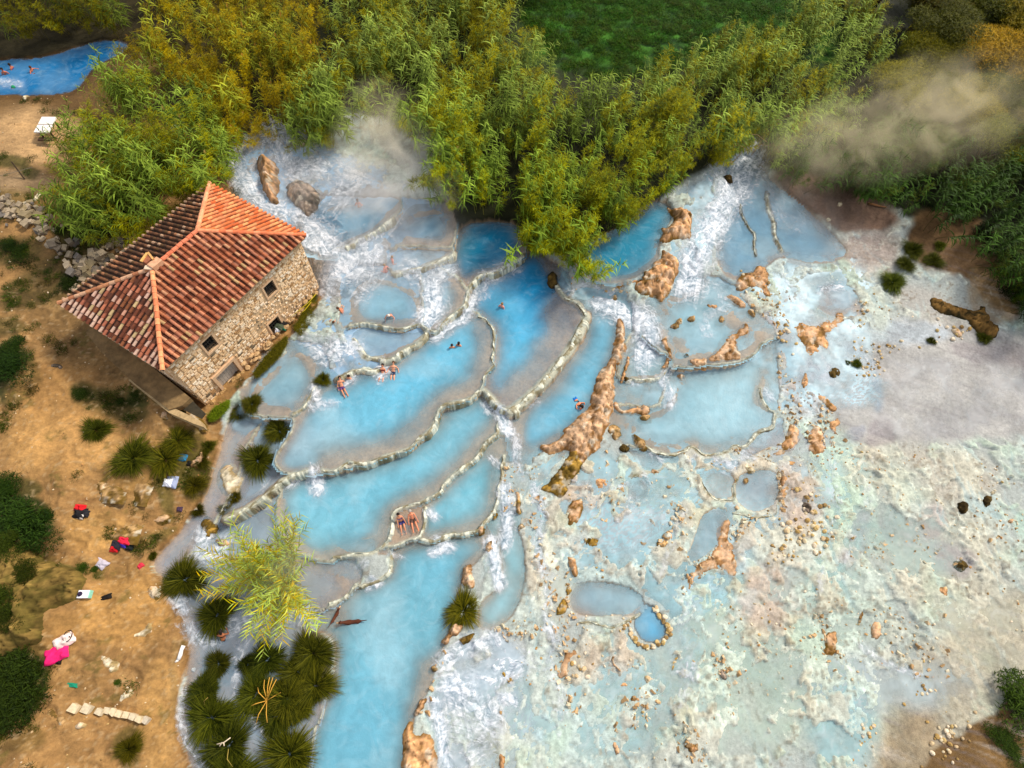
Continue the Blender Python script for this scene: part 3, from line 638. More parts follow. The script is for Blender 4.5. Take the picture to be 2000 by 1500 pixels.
cc = mixc(cc, c(176, 200, 176), mint * 0.45)
orn = sstep(0.57, 0.66, fbm(x * 0.55 + 3, y * 0.55, 4, 6) + 0.10 * rg2) * (1 - basin)
ozone = sample(blur(((GX > 980) & (GX < 1720) & (GY > 640) & (GY < 1450)).astype(float), 30), px_, py_)
cc = mixc(cc, c(200, 152, 100) * (0.7 + 0.6 * fine[:, None]), orn * 0.45 * (0.10 + 0.5 * ozone))
spk = sstep(0.70, 0.76, vnoise(x * 5.1, y * 5.1, 3)) * sstep(0.45, 0.6, fbm(x * 0.8, y * 0.8, 2, 5))
cc = mixc(cc, c(120, 104, 80), spk * 0.5)
crz = crz + orn * 0.10 + spk * 0.05
col = mixc(col, cc, cr)
# soil
s1 = fbm(x * 0.7, y * 0.7, 5, 3); s2 = fbm(x * 4.3, y * 4.3, 3, 1); s3 = ridged(x * 0.9 + 0.6 * s1, y * 0.9, 4, 5)
sc = col * np.clip(0.50 + 0.90 * s1 + 0.45 * (s2 - 0.5), 0.35, 1.5)[:, None]
crack = sstep(0.78, 0.9, s3)
sc = mixc(sc, sc * np.array([0.55, 0.5, 0.42])[None], crack * 0.6)
palep = sstep(0.62, 0.75, fbm(x * 1.9, y * 1.9, 3, 2))
isbank = sample(blur(((GX < 420) & (GY > 560)).astype(float), 20), px_, py_)
sc = mixc(sc, c(200, 160, 104), palep * 0.25 * isbank)
gsp = sstep(0.62, 0.72, fbm(x * 1.1 + 20, y * 1.1, 4, 7)) * sstep(0.4, 0.6, s2)
sc = mixc(sc, c(84, 78, 30), gsp * 0.6 * isbank)
peb = sstep(0.80, 0.84, vnoise(x * 6.5, y * 6.5, 5))
sc = mixc(sc, c(190, 164, 124), peb * 0.35 * isbank)
col = mixc(sc, col, cr)
soz = 0.20 * (s1 - 0.5) + 0.16 * (s3 - 0.4) * (0.4 + isbank) + 0.07 * (s2 - 0.5) + peb * 0.04
# rocky steps in the lower bank
led = fbm(x * 0.55 + 2, y * 0.8, 4, 6) * 5
soz = soz + isbank * 0.13 * (np.floor(led) + sstep(0.75, 1, led % 1) - 2.5) * sample(blur(((GX < 345) & (GY > 900) & (GX > 60)).astype(float), 30), px_, py_)
# field: rough grass
fld = sample(blur(((GX > 1030) & (GX < 1640) & (GY < 130)).astype(float), 10), px_, py_)
gn = fbm(x * 0.9, y * 1.6, 5, 2)
col = mixc(col, mixc(np.broadcast_to(c(18, 50, 4), col.shape), np.broadcast_to(c(66, 120, 24), col.shape), sstep(0.3, 0.75, gn)), fld * 0.9)
# pool floors
floor_c = mixc(np.broadcast_to(c(190, 158, 124), col.shape), np.broadcast_to(c(160, 130, 100), col.shape), sstep(0.3, 0.7, fbm(x * 0.8, y * 0.8, 4, 1)))
wsm = sample(isw.astype(float), px_, py_)
col = mixc(col, floor_c, wsm * (1 - rim))
# travertine rims
rc = mixc(np.broadcast_to(c(184, 182, 160), col.shape), np.broadcast_to(c(110, 98, 60), col.shape), sstep(0.5, 0.75, fbm(x * 2.3, y * 2.3, 3, 2)))
col = mixc(col, rc, rim * 0.9)
# damp shoreline of the bank
damp = sstep(0.02, 0.35, shore) * (1 - wsm) * (1 - cr)
col = mixc(col, col * np.array([0.72, 0.68, 0.62])[None], damp)
calm = 1 - np.clip(shore * 1.4, 0, 1)
Z = ZZ + cr * crz * (0.25 + 0.75 * calm) * (1 - rim) + (1 - cr) * soz * calm * (1 - wsm) + rim * 0.05 * (fine - 0.5) + fld * 0.25 * (gn - 0.5)
stre = ridged((x * 0.9 - y * 0.25) * 0.10, (x * 0.25 + y * 0.95) * 1.1, 4, 3)
mudflat = np.clip(1 - cr, 0, 1) * sample(blur(((GX > 1480) & (GY > 500) & (GY < 1560)).astype(float), 10), px_, py_)
Z = Z - mudflat * soz * calm * 0.75
col = mixc(col, c(124, 116, 118), mudflat * sstep(0.55, 0.85, stre) * 0.45)
col = mixc(col, c(206, 200, 192), mudflat * sstep(0.35, 0.15, stre) * 0.35)
rough = np.clip(0.80 - 0.40 * cr - 0.35 * mudflat - 0.2 * wsm, 0.28, 0.9)
rough = np.where(basin * cr > 0.4, 0.3, rough)
ZG = Z.reshape(WX.shape)
def tz(xq, yq):
    xq = np.atleast_1d(np.asarray(xq, float)); yq = np.atleast_1d(np.asarray(yq, float))
    i = np.clip(np.searchsorted(XS, xq) - 1, 0, len(XS) - 2); j = np.clip(np.searchsorted(YS, yq) - 1, 0, len(YS) - 2)
    a = np.clip((xq - XS[i]) / (XS[i + 1] - XS[i]), 0, 1); b = np.clip((yq - YS[j]) / (YS[j + 1] - YS[j]), 0, 1)
    return (ZG[j, i] * (1 - a) + ZG[j, i + 1] * a) * (1 - b) + (ZG[j + 1, i] * (1 - a) + ZG[j + 1, i + 1] * a) * b
def ground(px, py):                       # surveyed pixel -> point on the ground
    z = float(sample(HT, np.array([px], float), np.array([py], float))[0])
    p = at(px, py, z)
    return Vector((p[0], p[1], float(tz(p[0], p[1])[0])))
def surf(px, py):                         # point on water surface if there is water
    j = int((py - PY0) / RS); i = int((px - PX0) / RS)
    if lab[j, i] >= 0:
        return Vector(at(px, py, POOLS[lab[j, i]][1]))
    return ground(px, py)

gm, nt, p, out = new_mat('ground')
a = node(nt, 'ShaderNodeAttribute', attribute_name='col')
tc = node(nt, 'ShaderNodeTexCoord')
n1 = node(nt, 'ShaderNodeTexNoise', Scale=5.0, Detail=8.0, Roughness=0.65)
n2 = node(nt, 'ShaderNodeTexNoise', Scale=22.0, Detail=4.0, Roughness=0.6)
nt.links.new(tc.outputs['Object'], n1.inputs['Vector']); nt.links.new(tc.outputs['Object'], n2.inputs['Vector'])
mr = node(nt, 'ShaderNodeMapRange'); mr.inputs['From Min'].default_value = 0.3; mr.inputs['From Max'].default_value = 0.7; mr.inputs['To Min'].default_value = 0.74; mr.inputs['To Max'].default_value = 1.24
nt.links.new(n1.outputs[0], mr.inputs[0])
vm = node(nt, 'ShaderNodeVectorMath', operation='SCALE')
nt.links.new(a.outputs['Color'], vm.inputs[0]); nt.links.new(mr.outputs[0], vm.inputs['Scale'])
nt.links.new(vm.outputs[0], p.inputs['Base Color']); nt.links.new(a.outputs['Alpha'], p.inputs['Roughness'])
p.inputs['Specular IOR Level'].default_value = 0.2
ad = node(nt, 'ShaderNodeMath', operation='ADD'); nt.links.new(n1.outputs[0], ad.inputs[0]); nt.links.new(n2.outputs[0], ad.inputs[1])
b = node(nt, 'ShaderNodeBump', Strength=0.55, Distance=0.12)
nt.links.new(ad.outputs[0], b.inputs['Height']); nt.links.new(b.outputs[0], p.inputs['Normal'])
GROUND = gm
nx, ny = len(XS), len(YS)
idx = np.arange(nx * ny).reshape(ny, nx)
F = np.stack([idx[:-1, :-1].ravel(), idx[:-1, 1:].ravel(), idx[1:, 1:].ravel(), idx[1:, :-1].ravel()], 1)
o = mesh_np('ground', np.stack([x, y, Z], 1), F, gm, np.hstack([np.clip(col, 0, 1), rough[:, None]]))
tag(o, kind='structure')
# countryside beyond the surveyed sheet
far = bpy.data.materials.new('far_ground'); far.use_nodes = True
far = simple_mat('far_ground', lin(70, 78, 34), 0.9, 0.4, 0.05, 0.2)
mb = MB()
mb.add([(-700, -500, -2.6), (700, -500, -2.6), (700, 900, -2.6), (-700, 900, -2.6)], [(0, 1, 2, 3)])
tag(mb.build('terrain', far), kind='structure')

# ================================================================== water
def water_mat(name, foam=False):
    m, nt, p, out = new_mat(name)
    a = node(nt, 'ShaderNodeAttribute', attribute_name='col')
    tc = node(nt, 'ShaderNodeTexCoord')
    n1 = node(nt, 'ShaderNodeTexNoise', Scale=1.3 if not foam else 7.0, Detail=5.0, Roughness=0.6, Distortion=0.6)
    nt.links.new(tc.outputs['Object'], n1.inputs['Vector'])
    p.inputs['IOR'].default_value = 1.33
    if not foam:
        p.inputs['Roughness'].default_value = 0.3
        p.inputs['Specular IOR Level'].default_value = 0.22
        mr = node(nt, 'ShaderNodeMapRange'); mr.inputs['From Min'].default_value = 0.3; mr.inputs['From Max'].default_value = 0.7; mr.inputs['To Min'].default_value = 0.86; mr.inputs['To Max'].default_value = 1.12
        nt.links.new(n1.outputs[0], mr.inputs[0])
        vm = node(nt, 'ShaderNodeVectorMath', operation='SCALE'); nt.links.new(a.outputs['Color'], vm.inputs[0]); nt.links.new(mr.outputs[0], vm.inputs['Scale'])
        wn_ = node(nt, 'ShaderNodeTexNoise', Scale=0.55, Detail=9.0, Roughness=0.62, Distortion=3.0); nt.links.new(tc.outputs['Object'], wn_.inputs['Vector'])
        wr = node(nt, 'ShaderNodeMapRange'); wr.inputs['From Min'].default_value = 0.50; wr.inputs['From Max'].default_value = 0.72; wr.inputs['To Min'].default_value = 0.0; wr.inputs['To Max'].default_value = 0.20; nt.links.new(wn_.outputs[0], wr.inputs[0])
        wm = node(nt, 'ShaderNodeMix', data_type='RGBA'); wm.inputs[7].default_value = (*lin(176, 204, 214), 1); nt.links.new(wr.outputs[0], wm.inputs[0]); nt.links.new(vm.outputs[0], wm.inputs[6])
        nt.links.new(wm.outputs[2], p.inputs['Base Color'])
        n2 = node(nt, 'ShaderNodeTexNoise', Scale=4.5, Detail=6.0, Distortion=1.2); nt.links.new(tc.outputs['Object'], n2.inputs['Vector'])
        b = node(nt, 'ShaderNodeBump', Strength=0.22, Distance=0.06); nt.links.new(n2.outputs[0], b.inputs['Height']); nt.links.new(b.outputs[0], p.inputs['Normal'])
        nt.links.new(a.outputs['Alpha'], p.inputs['Alpha'])
    else:
        p.inputs['Roughness'].default_value = 0.6; p.inputs['Specular IOR Level'].default_value = 0.2
        fl = node(nt, 'ShaderNodeAttribute', attribute_name='flow')
        n3 = node(nt, 'ShaderNodeTexNoise', Scale=0.9, Detail=6.0, Roughness=0.6, Distortion=1.4); nt.links.new(fl.outputs['Color'], n3.inputs['Vector'])
        n4 = node(nt, 'ShaderNodeTexNoise', Scale=1.5, Detail=6.0, Roughness=0.62, Distortion=2.2); nt.links.new(tc.outputs['Object'], n4.inputs['Vector'])
        n2 = node(nt, 'ShaderNodeMix', data_type='FLOAT'); n2.inputs[0].default_value = 0.55; nt.links.new(n3.outputs[0], n2.inputs[2]); nt.links.new(n4.outputs[0], n2.inputs[3])
        vr = node(nt, 'ShaderNodeMapRange'); vr.inputs['From Min'].default_value = 0.36; vr.inputs['From Max'].default_value = 0.60; vr.inputs['To Min'].default_value = 0.0; vr.inputs['To Max'].default_value = 1.0
        nt.links.new(n2.outputs[0], vr.inputs[0])
        cm = node(nt, 'ShaderNodeMix', data_type='RGBA'); cm.inputs[6].default_value = (*lin(128, 156, 176), 1); cm.inputs[7].default_value = (*lin(240, 243, 248), 1)
        nt.links.new(vr.outputs[0], cm.inputs[0]); nt.links.new(cm.outputs[2], p.inputs['Base Color'])
        # streaky foam cover
        s = node(nt, 'ShaderNodeMath', operation='SUBTRACT'); s.inputs[0].default_value = 1.0; nt.links.new(a.outputs['Alpha'], s.inputs[1])
        s2 = node(nt, 'ShaderNodeMapRange'); s2.inputs['From Min'].default_value = 0; s2.inputs['From Max'].default_value = 1; s2.inputs['To Min'].default_value = 0.16; s2.inputs['To Max'].default_value = 0.62
        nt.links.new(s.outputs[0], s2.inputs[0])
        d = node(nt, 'ShaderNodeMath', operation='SUBTRACT'); nt.links.new(n2.outputs[0], d.inputs[0]); nt.links.new(s2.outputs[0], d.inputs[1])
        mu = node(nt, 'ShaderNodeMath', operation='MULTIPLY'); mu.inputs[1].default_value = 2.4; mu.use_clamp = True; nt.links.new(d.outputs[0], mu.inputs[0])
        nt.links.new(mu.outputs[0], p.inputs['Alpha'])
        b = node(nt, 'ShaderNodeBump', Strength=0.5, Distance=0.12); nt.links.new(n2.outputs[0], b.inputs['Height']); nt.links.new(b.outputs[0], p.inputs['Normal'])
    return m
WATER = water_mat('milky_water'); FOAM = water_mat('foam', True)

def grid_mesh(name, x0, x1, y0, y1, res, fn, mat, kind='structure'):
    gx = np.arange(x0, x1 + res, res); gy = np.arange(y0, y1 + res, res)
    X, Y = np.meshgrid(gx, gy)
    ret = fn(X.ravel(), Y.ravel()); m, z, colr = ret[:3]
    m = m.reshape(X.shape)
    cell = m[:-1, :-1] | m[1:, :-1] | m[:-1, 1:] | m[1:, 1:]
    id_ = np.arange(X.size).reshape(X.shape)
    Fq = np.stack([id_[:-1, :-1][cell], id_[:-1, 1:][cell], id_[1:, 1:][cell], id_[1:, :-1][cell]], 1)
    if len(Fq) == 0: return None
    used = np.unique(Fq); rem = np.full(X.size, -1); rem[used] = np.arange(len(used))
    o = mesh_np(name, np.stack([X.ravel()[used], Y.ravel()[used], z[used]], 1), rem[Fq], mat, {'col': colr[used], 'flow': ret[3][used]} if len(ret) > 3 else colr[used])
    return tag(o, kind=kind)

WARM = [((1050, 560), 85, (0, 120, 172)), ((1000, 710), 90, (96, 176, 208)), ((960, 600), 60, (64, 160, 198)), ((900, 520), 50, (12, 104, 140)), ((720, 1200), 60, (120, 164, 178)), ((700, 1420), 160, (98, 160, 182)), ((860, 1120), 60, (104, 168, 190)), ((640, 860), 60, (122, 168, 186)), ((1390, 780), 90, (142, 186, 200)), ((560, 860), 60, (140, 162, 176)), ((900, 480), 40, (16, 104, 130)), ((800, 690), 70, (84, 164, 196)), ((760, 960), 80, (100, 168, 190))]
for i, (nm, L, dm, fo, wc, P) in enumerate(POOLS):
    Pc = chaikin(P, 2)
    W2 = atv(Pc, L); lo = W2.min(0) - 1.6; hi = W2.max(0) + 1.6
    hi = np.minimum(hi, [92, 99]); lo = np.maximum(lo, [-90, -22])
    LM = blur((lab == i).astype(float), 1)
    def fn(X, Y, L=L, Pc=Pc, wc=wc, dm=dm, LM=LM):
        px, py = proj(X, Y, np.full(X.shape, L))
        px = px + (fbm(X * 2, Y * 2, 2, 1) - 0.5) * 4; py = py + (fbm(X * 2 + 8, Y * 2, 2, 2) - 0.5) * 4
        s = sdist(px, py, Pc)
        d = L - sample(HT, px, py)
        al = 1 - np.exp(-np.clip(d + 0.05 * (fbm(X * 1.1, Y * 1.1, 3, 4) - 0.4), 0.0, 9) * 2.1)
        al = np.clip(al, 0.06, 0.98)
        base = np.broadcast_to(np.array(lin(*wc))[None], (len(X), 3)).copy()
        for (a_, b_), r_, q_ in WARM:
            w = np.exp(-((px - a_) ** 2 + (py - b_) ** 2) / r_ ** 2)[:, None] * (0.85 if dm > 0.6 else 0)
            base = base * (1 - w) + np.array(lin(*q_))[None] * w
        wash = np.clip(sample(WH, px, py) * 0.55, 0, 0.6)[:, None]
        base = base * (1 - wash) + np.array(lin(205, 220, 232))[None] * wash
        big = fbm(X * 0.22, Y * 0.22, 3, 3)[:, None]
        mk = sstep(0.45, 0.75, fbm(X * 0.35 + 5, Y * 0.35, 4, 6))[:, None] * (0.30 if dm < 2 else 0.12)
        base = base * (1 - mk) + np.array(lin(176, 208, 218))[None] * mk
        base = base * (0.86 + 0.28 * big)
        sh = np.clip(np.exp(-np.clip(d, 0, 9) * 3.2) * 0.55, 0, 1)[:, None]; base = base * (1 - sh) + np.array(lin(158, 138, 116))[None] * sh
        z = L + 0.012 * (fbm(X * 1.5, Y * 1.5, 3, 2) - 0.5) + wash[:, 0] * 0.12 * (fbm(X * 3, Y * 3, 3, 5) - 0.5)
        return sample(LM, px, py) > 0.02, z, np.hstack([base, al[:, None]])
    area = (hi - lo).prod()
    grid_mesh('pool_water' if nm not in ('channel', 'hill_stream', 'right_stream', 'delta') else 'stream_water', lo[0], hi[0], lo[1], hi[1], 0.14 if area > 60 else 0.1, fn, WATER)
for P, w, s in WHITE:
    P = np.asarray(P, float)
    zs = sample(WLV, P[:, 0], P[:, 1]); W2 = np.array([at(a, b, c)[:2] for (a, b), c in zip(P, zs)])
    pad = w * 1.9 / 27.0 + 0.5
    lo = W2.min(0) - pad * 1.3; hi = W2.max(0) + pad * 1.3
    def fn(X, Y, P=P, w=w, s=s):
        zt = tz(X, Y)
        # height of the surface: ground or the pool standing on it
        px, py = proj(X, Y, zt)
        zw = sample(WLV, px, py); jl = sample(isw.astype(float), px, py)
        z = np.where(jl > 0.3, np.maximum(zt, zw), zt)
        px, py = proj(X, Y, z)
        d = seg_dist(px, py, P)
        k = s * np.exp(-(d / w) ** 2 * 0.9)
        n = ridged(X * 1.6 + 0.5 * fbm(X, Y, 2, 1), Y * 1.6, 4, 3)
        z = z + 0.05 + 0.09 * k * (n - 0.2)
        # distance travelled along the flow line, and sideways offset
        best = np.full(X.shape, 1e9); sa = np.zeros(X.shape); so = np.zeros(X.shape); acc = 0.0
        for q in range(len(P) - 1):
            ax, ay = P[q]; ddx, ddy = P[q + 1][0] - ax, P[q + 1][1] - ay; Ls = math.hypot(ddx, ddy) + 1e-6
            tq = np.clip(((px - ax) * ddx + (py - ay) * ddy) / Ls ** 2, 0, 1)
            dq = np.hypot(px - ax - tq * ddx, py - ay - tq * ddy); cr_ = ((px - ax) * ddy - (py - ay) * ddx) / Ls
            up_ = dq < best; best = np.where(up_, dq, best); sa = np.where(up_, acc + tq * Ls, sa); so = np.where(up_, cr_, so); acc += Ls
        flow = np.stack([sa / 27.0 * 0.9 + 0.5 * so / 27.0, so / 27.0 * 2.0, np.full(X.shape, P[0][0])], 1)
        al = np.clip(k * 1.1, 0, 1)
        colr = np.broadcast_to(np.array(lin(232, 238, 246))[None], (len(X), 3)) * (0.80 + 0.22 * n[:, None])
        return al > 0.12, z, np.hstack([np.clip(colr, 0, 1), np.where(d < w * 2.0, al, 0)[:, None]]), flow
    grid_mesh('white_water', lo[0], hi[0], lo[1], hi[1], 0.10, fn, FOAM)

# thin milky sheets running over the crust between the pools
FILM = [([(470,290),(560,270),(720,310),(880,400),(890,520),(860,650),(700,760),(640,750),(620,700),(560,690),(600,600),(640,560),(600,480),(500,400),(450,330)], (146,178,204), .9, 14),
 ([(1290,400),(1440,290),(1500,330),(1660,490),(1720,560),(1690,700),(1740,760),(1700,800),(1560,790),(1520,870),(1400,905),(1250,900),(1200,820),(1200,600),(1290,540)], (158,188,200), .72, 22),
 ([(1075,500),(1300,390),(1340,480),(1300,600),(1200,620),(1100,600)], (156,194,206), .7, 12),
 ([(860,1240),(1010,1210),(1060,1400),(1020,1600),(845,1600),(848,1400)], (182,200,210), .45, 16), ([(380,1030),(560,900),(640,930),(600,1000),(480,1100),(400,1100)], (165,178,186), .55, 12), ([(560,930),(640,915),(760,1060),(700,1150),(600,1100),(540,1000)], (150,180,192), .6, 10),
 ([(500,690),(600,650),(660,760),(600,820),(640,900),(560,940),(480,850),(440,830),(490,760)], (150,178,192), .75, 10), ([(960,880),(1060,860),(1120,920),(1060,1020),(1040,1240),(980,1240),(960,1000)], (180,205,208), .5, 12),
 ([(1010,880),(1200,880),(1330,900),(1500,880),(1540,1000),(1420,1120),(1330,1230),(1180,1230),(1100,1120),(1040,1000)], (158,194,204), .62, 26), ([(1200,1230),(1330,1200),(1420,1300),(1380,1440),(1250,1500),(1100,1440),(1090,1300)], (168,200,204), .5, 30), ([(1560,880),(1700,870),(1720,1000),(1660,1160),(1560,1200),(1600,1040)], (168,200,196), .5, 26), (ell(1300,1150,140,70), (160,198,206), .65, 30), (ell(1390,1080,90,90), (165,196,204), .55, 30), (ell(1500,960,150,80), (170,188,194), .6, 30), (ell(1190,1010,130,70), (172,186,192), .55, 30), (ell(1110,1390,190,110), (176,204,204), .5, 40), (ell(1640,1420,80,110), (160,196,200), .5, 36),
 (ell(1720,1330,180,70), (178,192,194), .5, 40), (ell(1720,1060,190,110), (172,196,190), .38, 50), (ell(1850,780,240,100), (176,176,178), .4, 40), (ell(1560,850,70,60), (176,184,190), .5, 24), (ell(1240,1280,100,80), (178,200,202), .5, 30), (ell(1500,1250,200,130), (182,202,192), .35, 50), (ell(1400,1380,240,110), (184,204,192), .35, 50), (ell(1080,1120,60,120), (196,208,200), .35, 20), (ell(1900,1230,140,110), (196,196,176), .3, 50), (ell(1310,960,90,60), (172,200,200), .5, 24)]
HTB = blur(HT, 8)
for P, rgb, op, so in FILM:
    Pn = chaikin(P, 2); zc = float(sample(HTB, np.array([Pn[:, 0].mean()]), np.array([Pn[:, 1].mean()]))[0])
    W2 = np.array([at(a, b, c)[:2] for (a, b), c in zip(Pn, sample(HTB, Pn[:, 0], Pn[:, 1]))]); lo = W2.min(0) - 1; hi = W2.max(0) + 1
    def fn(X, Y, Pn=Pn, rgb=rgb, op=op, so=so):
        px, py = proj(X, Y, tz(X, Y)); z = sample(HTB, px, py); px, py = proj(X, Y, z); z = sample(HTB, px, py)
        d = sdist(px + 30 * (fbm(X * .7, Y * .7, 3, 2) - .5), py + 30 * (fbm(X * .7 + 7, Y * .7, 3, 3) - .5), Pn)
        k = sstep(-so * .5, so, d) * op * (0.30 + 1.0 * sstep(0.30, 0.66, 0.7 * fbm(X * .55, Y * .55, 4, 7) + 0.3 * fbm(X * 2.4, Y * 2.4, 3, 1)))
        n = ridged(X * 1.3 + fbm(X, Y, 2, 2), Y * 1.3, 4, 6)
        cl = np.array(lin(*rgb))[None] * (0.86 + 0.28 * fbm(X * .5 + 3, Y * .5, 4, 5))[:, None]
        wv = (sstep(0.5, 0.8, n) * 0.30)[:, None]; cl = cl * (1 - wv) + np.array(lin(226, 232, 234))[None] * wv
        return d > -so * .5 - 4, z + 0.045 + 0.015 * n, np.hstack([np.clip(cl, 0, 1), np.clip(k, 0, .95)[:, None]])
    grid_mesh('shallow_water', lo[0], hi[0], lo[1], hi[1], 0.15, fn, WATER)

# ================================================================== travertine rims: swept, fluted dams
trav = simple_mat('travertine', (0.5, 0.5, 0.4), 0.6, 0.22, 6.0, 0.5, use_attr=True)
def resample(P, step):
    P = np.asarray(P, float); d = np.r_[0, np.cumsum(np.linalg.norm(np.diff(P, axis=0), axis=1))]
    t = np.arange(0, d[-1], step)
    return np.stack([np.interp(t, d, P[:, 0]), np.interp(t, d, P[:, 1])], 1), t
for ri, (nm, P, hw, L, Ll) in enumerate(RIMS):
    Pc = chaikin(P, 2, False); hw = hw * 0.66; W2 = atv(Pc, L); Q, t = resample(W2, 0.05)
    if len(Q) < 4: continue
    T = np.gradient(Q, axis=0); T /= np.linalg.norm(T, axis=1)[:, None] + 1e-9
    N = np.stack([-T[:, 1], T[:, 0]], 1)
    # which side is the lower pool
    side = 0
    for sgn in (1, -1):
        zz = tz(Q[:, 0] + N[:, 0] * sgn * (hw + 0.6), Q[:, 1] + N[:, 1] * sgn * (hw + 0.6)); lvl = zz.mean()
        if sgn == 1: a_ = lvl
        else: side = 1 if a_ < lvl else -1
    N = N * side
    wob = 0.16 * (fbm(Q[:, 0] * 1.6, Q[:, 1] * 1.6, 4, 2) - 0.5) * 2
    wid = hw * (0.30 + 1.15 * fbm(t * 0.7 + ri * 11, t * 0 + 3.3, 4, 1) ** 1.3)
    flute = vnoise(t * 3.2 + ri * 5, t * 0 + 1.7, 2) * 0.6 + vnoise(t * 7.5, t * 0 + 8.1, 4) * 0.4
    drop = max(0.22, L - Ll + 0.15)
    prof = [(-1.0, -0.22, 0), (-0.75, 0.02, 0), (-0.45, 0.075, 0.3), (0.0, 0.06, 1), (0.45, 0.03, 1), (0.85, -0.10, 1), (1.10, -0.35 * drop - 0.05, 1), (1.28, -0.75 * drop, 0.8), (1.5, -drop - 0.2, 0.5)]
    V = []; Cc = []
    for k, (u, dz, li) in enumerate(prof):
        off = (u * wid + wob + (0.16 * (flute - 0.5) * hw / 0.3 if u > 0.3 else 0))
        xx = Q[:, 0] + N[:, 0] * off; yy = Q[:, 1] + N[:, 1] * off
        nz = 0.05 * (fbm(xx * 3.3, yy * 3.3, 3, 5) - 0.5) * 2
        z = L + dz + nz + (0.05 * (flute - 0.5) if -0.5 < u < 1 else 0)
        V.append(np.stack([xx, yy, z], 1))
        m1 = fbm(xx * 2.5, yy * 2.5, 3, 3)
        pale = np.array(lin(212, 212, 192)); dark = np.array(lin(112, 96, 50)); grey = np.array(lin(160, 164, 150))
        cl = np.where((flute > 0.5)[:, None], pale[None], grey[None]) * (0.75 + 0.5 * fbm(xx * 5, yy * 5, 2, 1))[:, None]
        dk = sstep(0.50, 0.64, m1 + (0.22 if u < -0.6 else 0) + (0.04 if u > 1 else 0)) * (1.0 if u < -0.6 else 0.75)
        cl = cl * (1 - dk[:, None]) + dark[None] * dk[:, None]
        Cc.append(cl)
    n = len(Q); V = np.stack(V, 1).reshape(-1, 3); Cc = np.stack(Cc, 1).reshape(-1, 3); kp = len(prof)
    ii = np.arange(n * kp).reshape(n, kp)
    Fq = np.stack([ii[:-1, :-1].ravel(), ii[1:, :-1].ravel(), ii[1:, 1:].ravel(), ii[:-1, 1:].ravel()], 1)
    if side < 0: Fq = Fq[:, ::-1]
    tag(mesh_np('travertine_rim', V, Fq, trav, np.clip(Cc, 0, 1)), kind='structure')
# ================================================================== plants
def leaf_mat(name, col_a, col_b, trans=0.3, tint=True, rough=0.6, attr=False):
    m, nt, p, out = new_mat(name)
    oi = node(nt, 'ShaderNodeObjectInfo')
    mx = node(nt, 'ShaderNodeMix', data_type='RGBA')
    mx.inputs[6].default_value = (*col_a, 1); mx.inputs[7].default_value = (*col_b, 1)
    va = node(nt, 'ShaderNodeAttribute', attribute_name='col')     # leaf tone: random, lighter towards tips and tops, darker on undersides
    sep = node(nt, 'ShaderNodeSeparateColor'); nt.links.new(va.outputs['Color'], sep.inputs[0])
    nt.links.new(sep.outputs[0], mx.inputs[0])
    last = mx.outputs[2]
    if tint:
        ta = node(nt, 'ShaderNodeAttribute', attribute_name='tint'); ta.attribute_type = 'INSTANCER'
        mm = node(nt, 'ShaderNodeMix', data_type='RGBA', blend_type='MULTIPLY'); mm.inputs[0].default_value = 1.0
        nt.links.new(last, mm.inputs[6]); nt.links.new(ta.outputs['Vector'], mm.inputs[7]); last = mm.outputs[2]
    mr = node(nt, 'ShaderNodeMapRange'); mr.inputs['To Min'].default_value = 0.75; mr.inputs['To Max'].default_value = 1.25
    nt.links.new(oi.outputs['Random'], mr.inputs[0])
    vm = node(nt, 'ShaderNodeVectorMath', operation='SCALE'); nt.links.new(last, vm.inputs[0]); nt.links.new(mr.outputs[0], vm.inputs['Scale'])
    nt.links.new(vm.outputs[0], p.inputs['Base Color'])
    p.inputs['Roughness'].default_value = rough; p.inputs['Specular IOR Level'].default_value = 0.08
    tr = node(nt, 'ShaderNodeBsdfTranslucent'); nt.links.new(vm.outputs[0], tr.inputs[0])
    ms = node(nt, 'ShaderNodeMixShader'); ms.inputs[0].default_value = trans
    nt.links.new(p.outputs[0], ms.inputs[1]); nt.links.new(tr.outputs[0], ms.inputs[2]); nt.links.new(ms.outputs[0], out.inputs[0])
    return m
REED_G = leaf_mat('reed_leaf', lin(44, 74, 2), lin(190, 208, 92), 0.22)
REED_Y = leaf_mat('reed_side_leaf', lin(70, 76, 0), lin(196, 182, 4), 0.22)
PLUME = leaf_mat('reed_plume', lin(150, 116, 66), lin(200, 168, 112), 0.2)
STEM = leaf_mat('reed_stem', lin(120, 112, 48), lin(160, 142, 80), 0.0)
SEDGE = leaf_mat('sedge_blade', lin(32, 43, 4), lin(130, 126, 30), 0.25)
SHRUB = leaf_mat('shrub_leaf', lin(22, 36, 10), lin(74, 88, 26), 0.2)
TREEL = leaf_mat('tree_leaf', lin(80, 84, 4), lin(196, 160, 20), 0.2)
BARK = simple_mat('bark', lin(88, 70, 50), 0.9, 0.3, 6, 0.6)

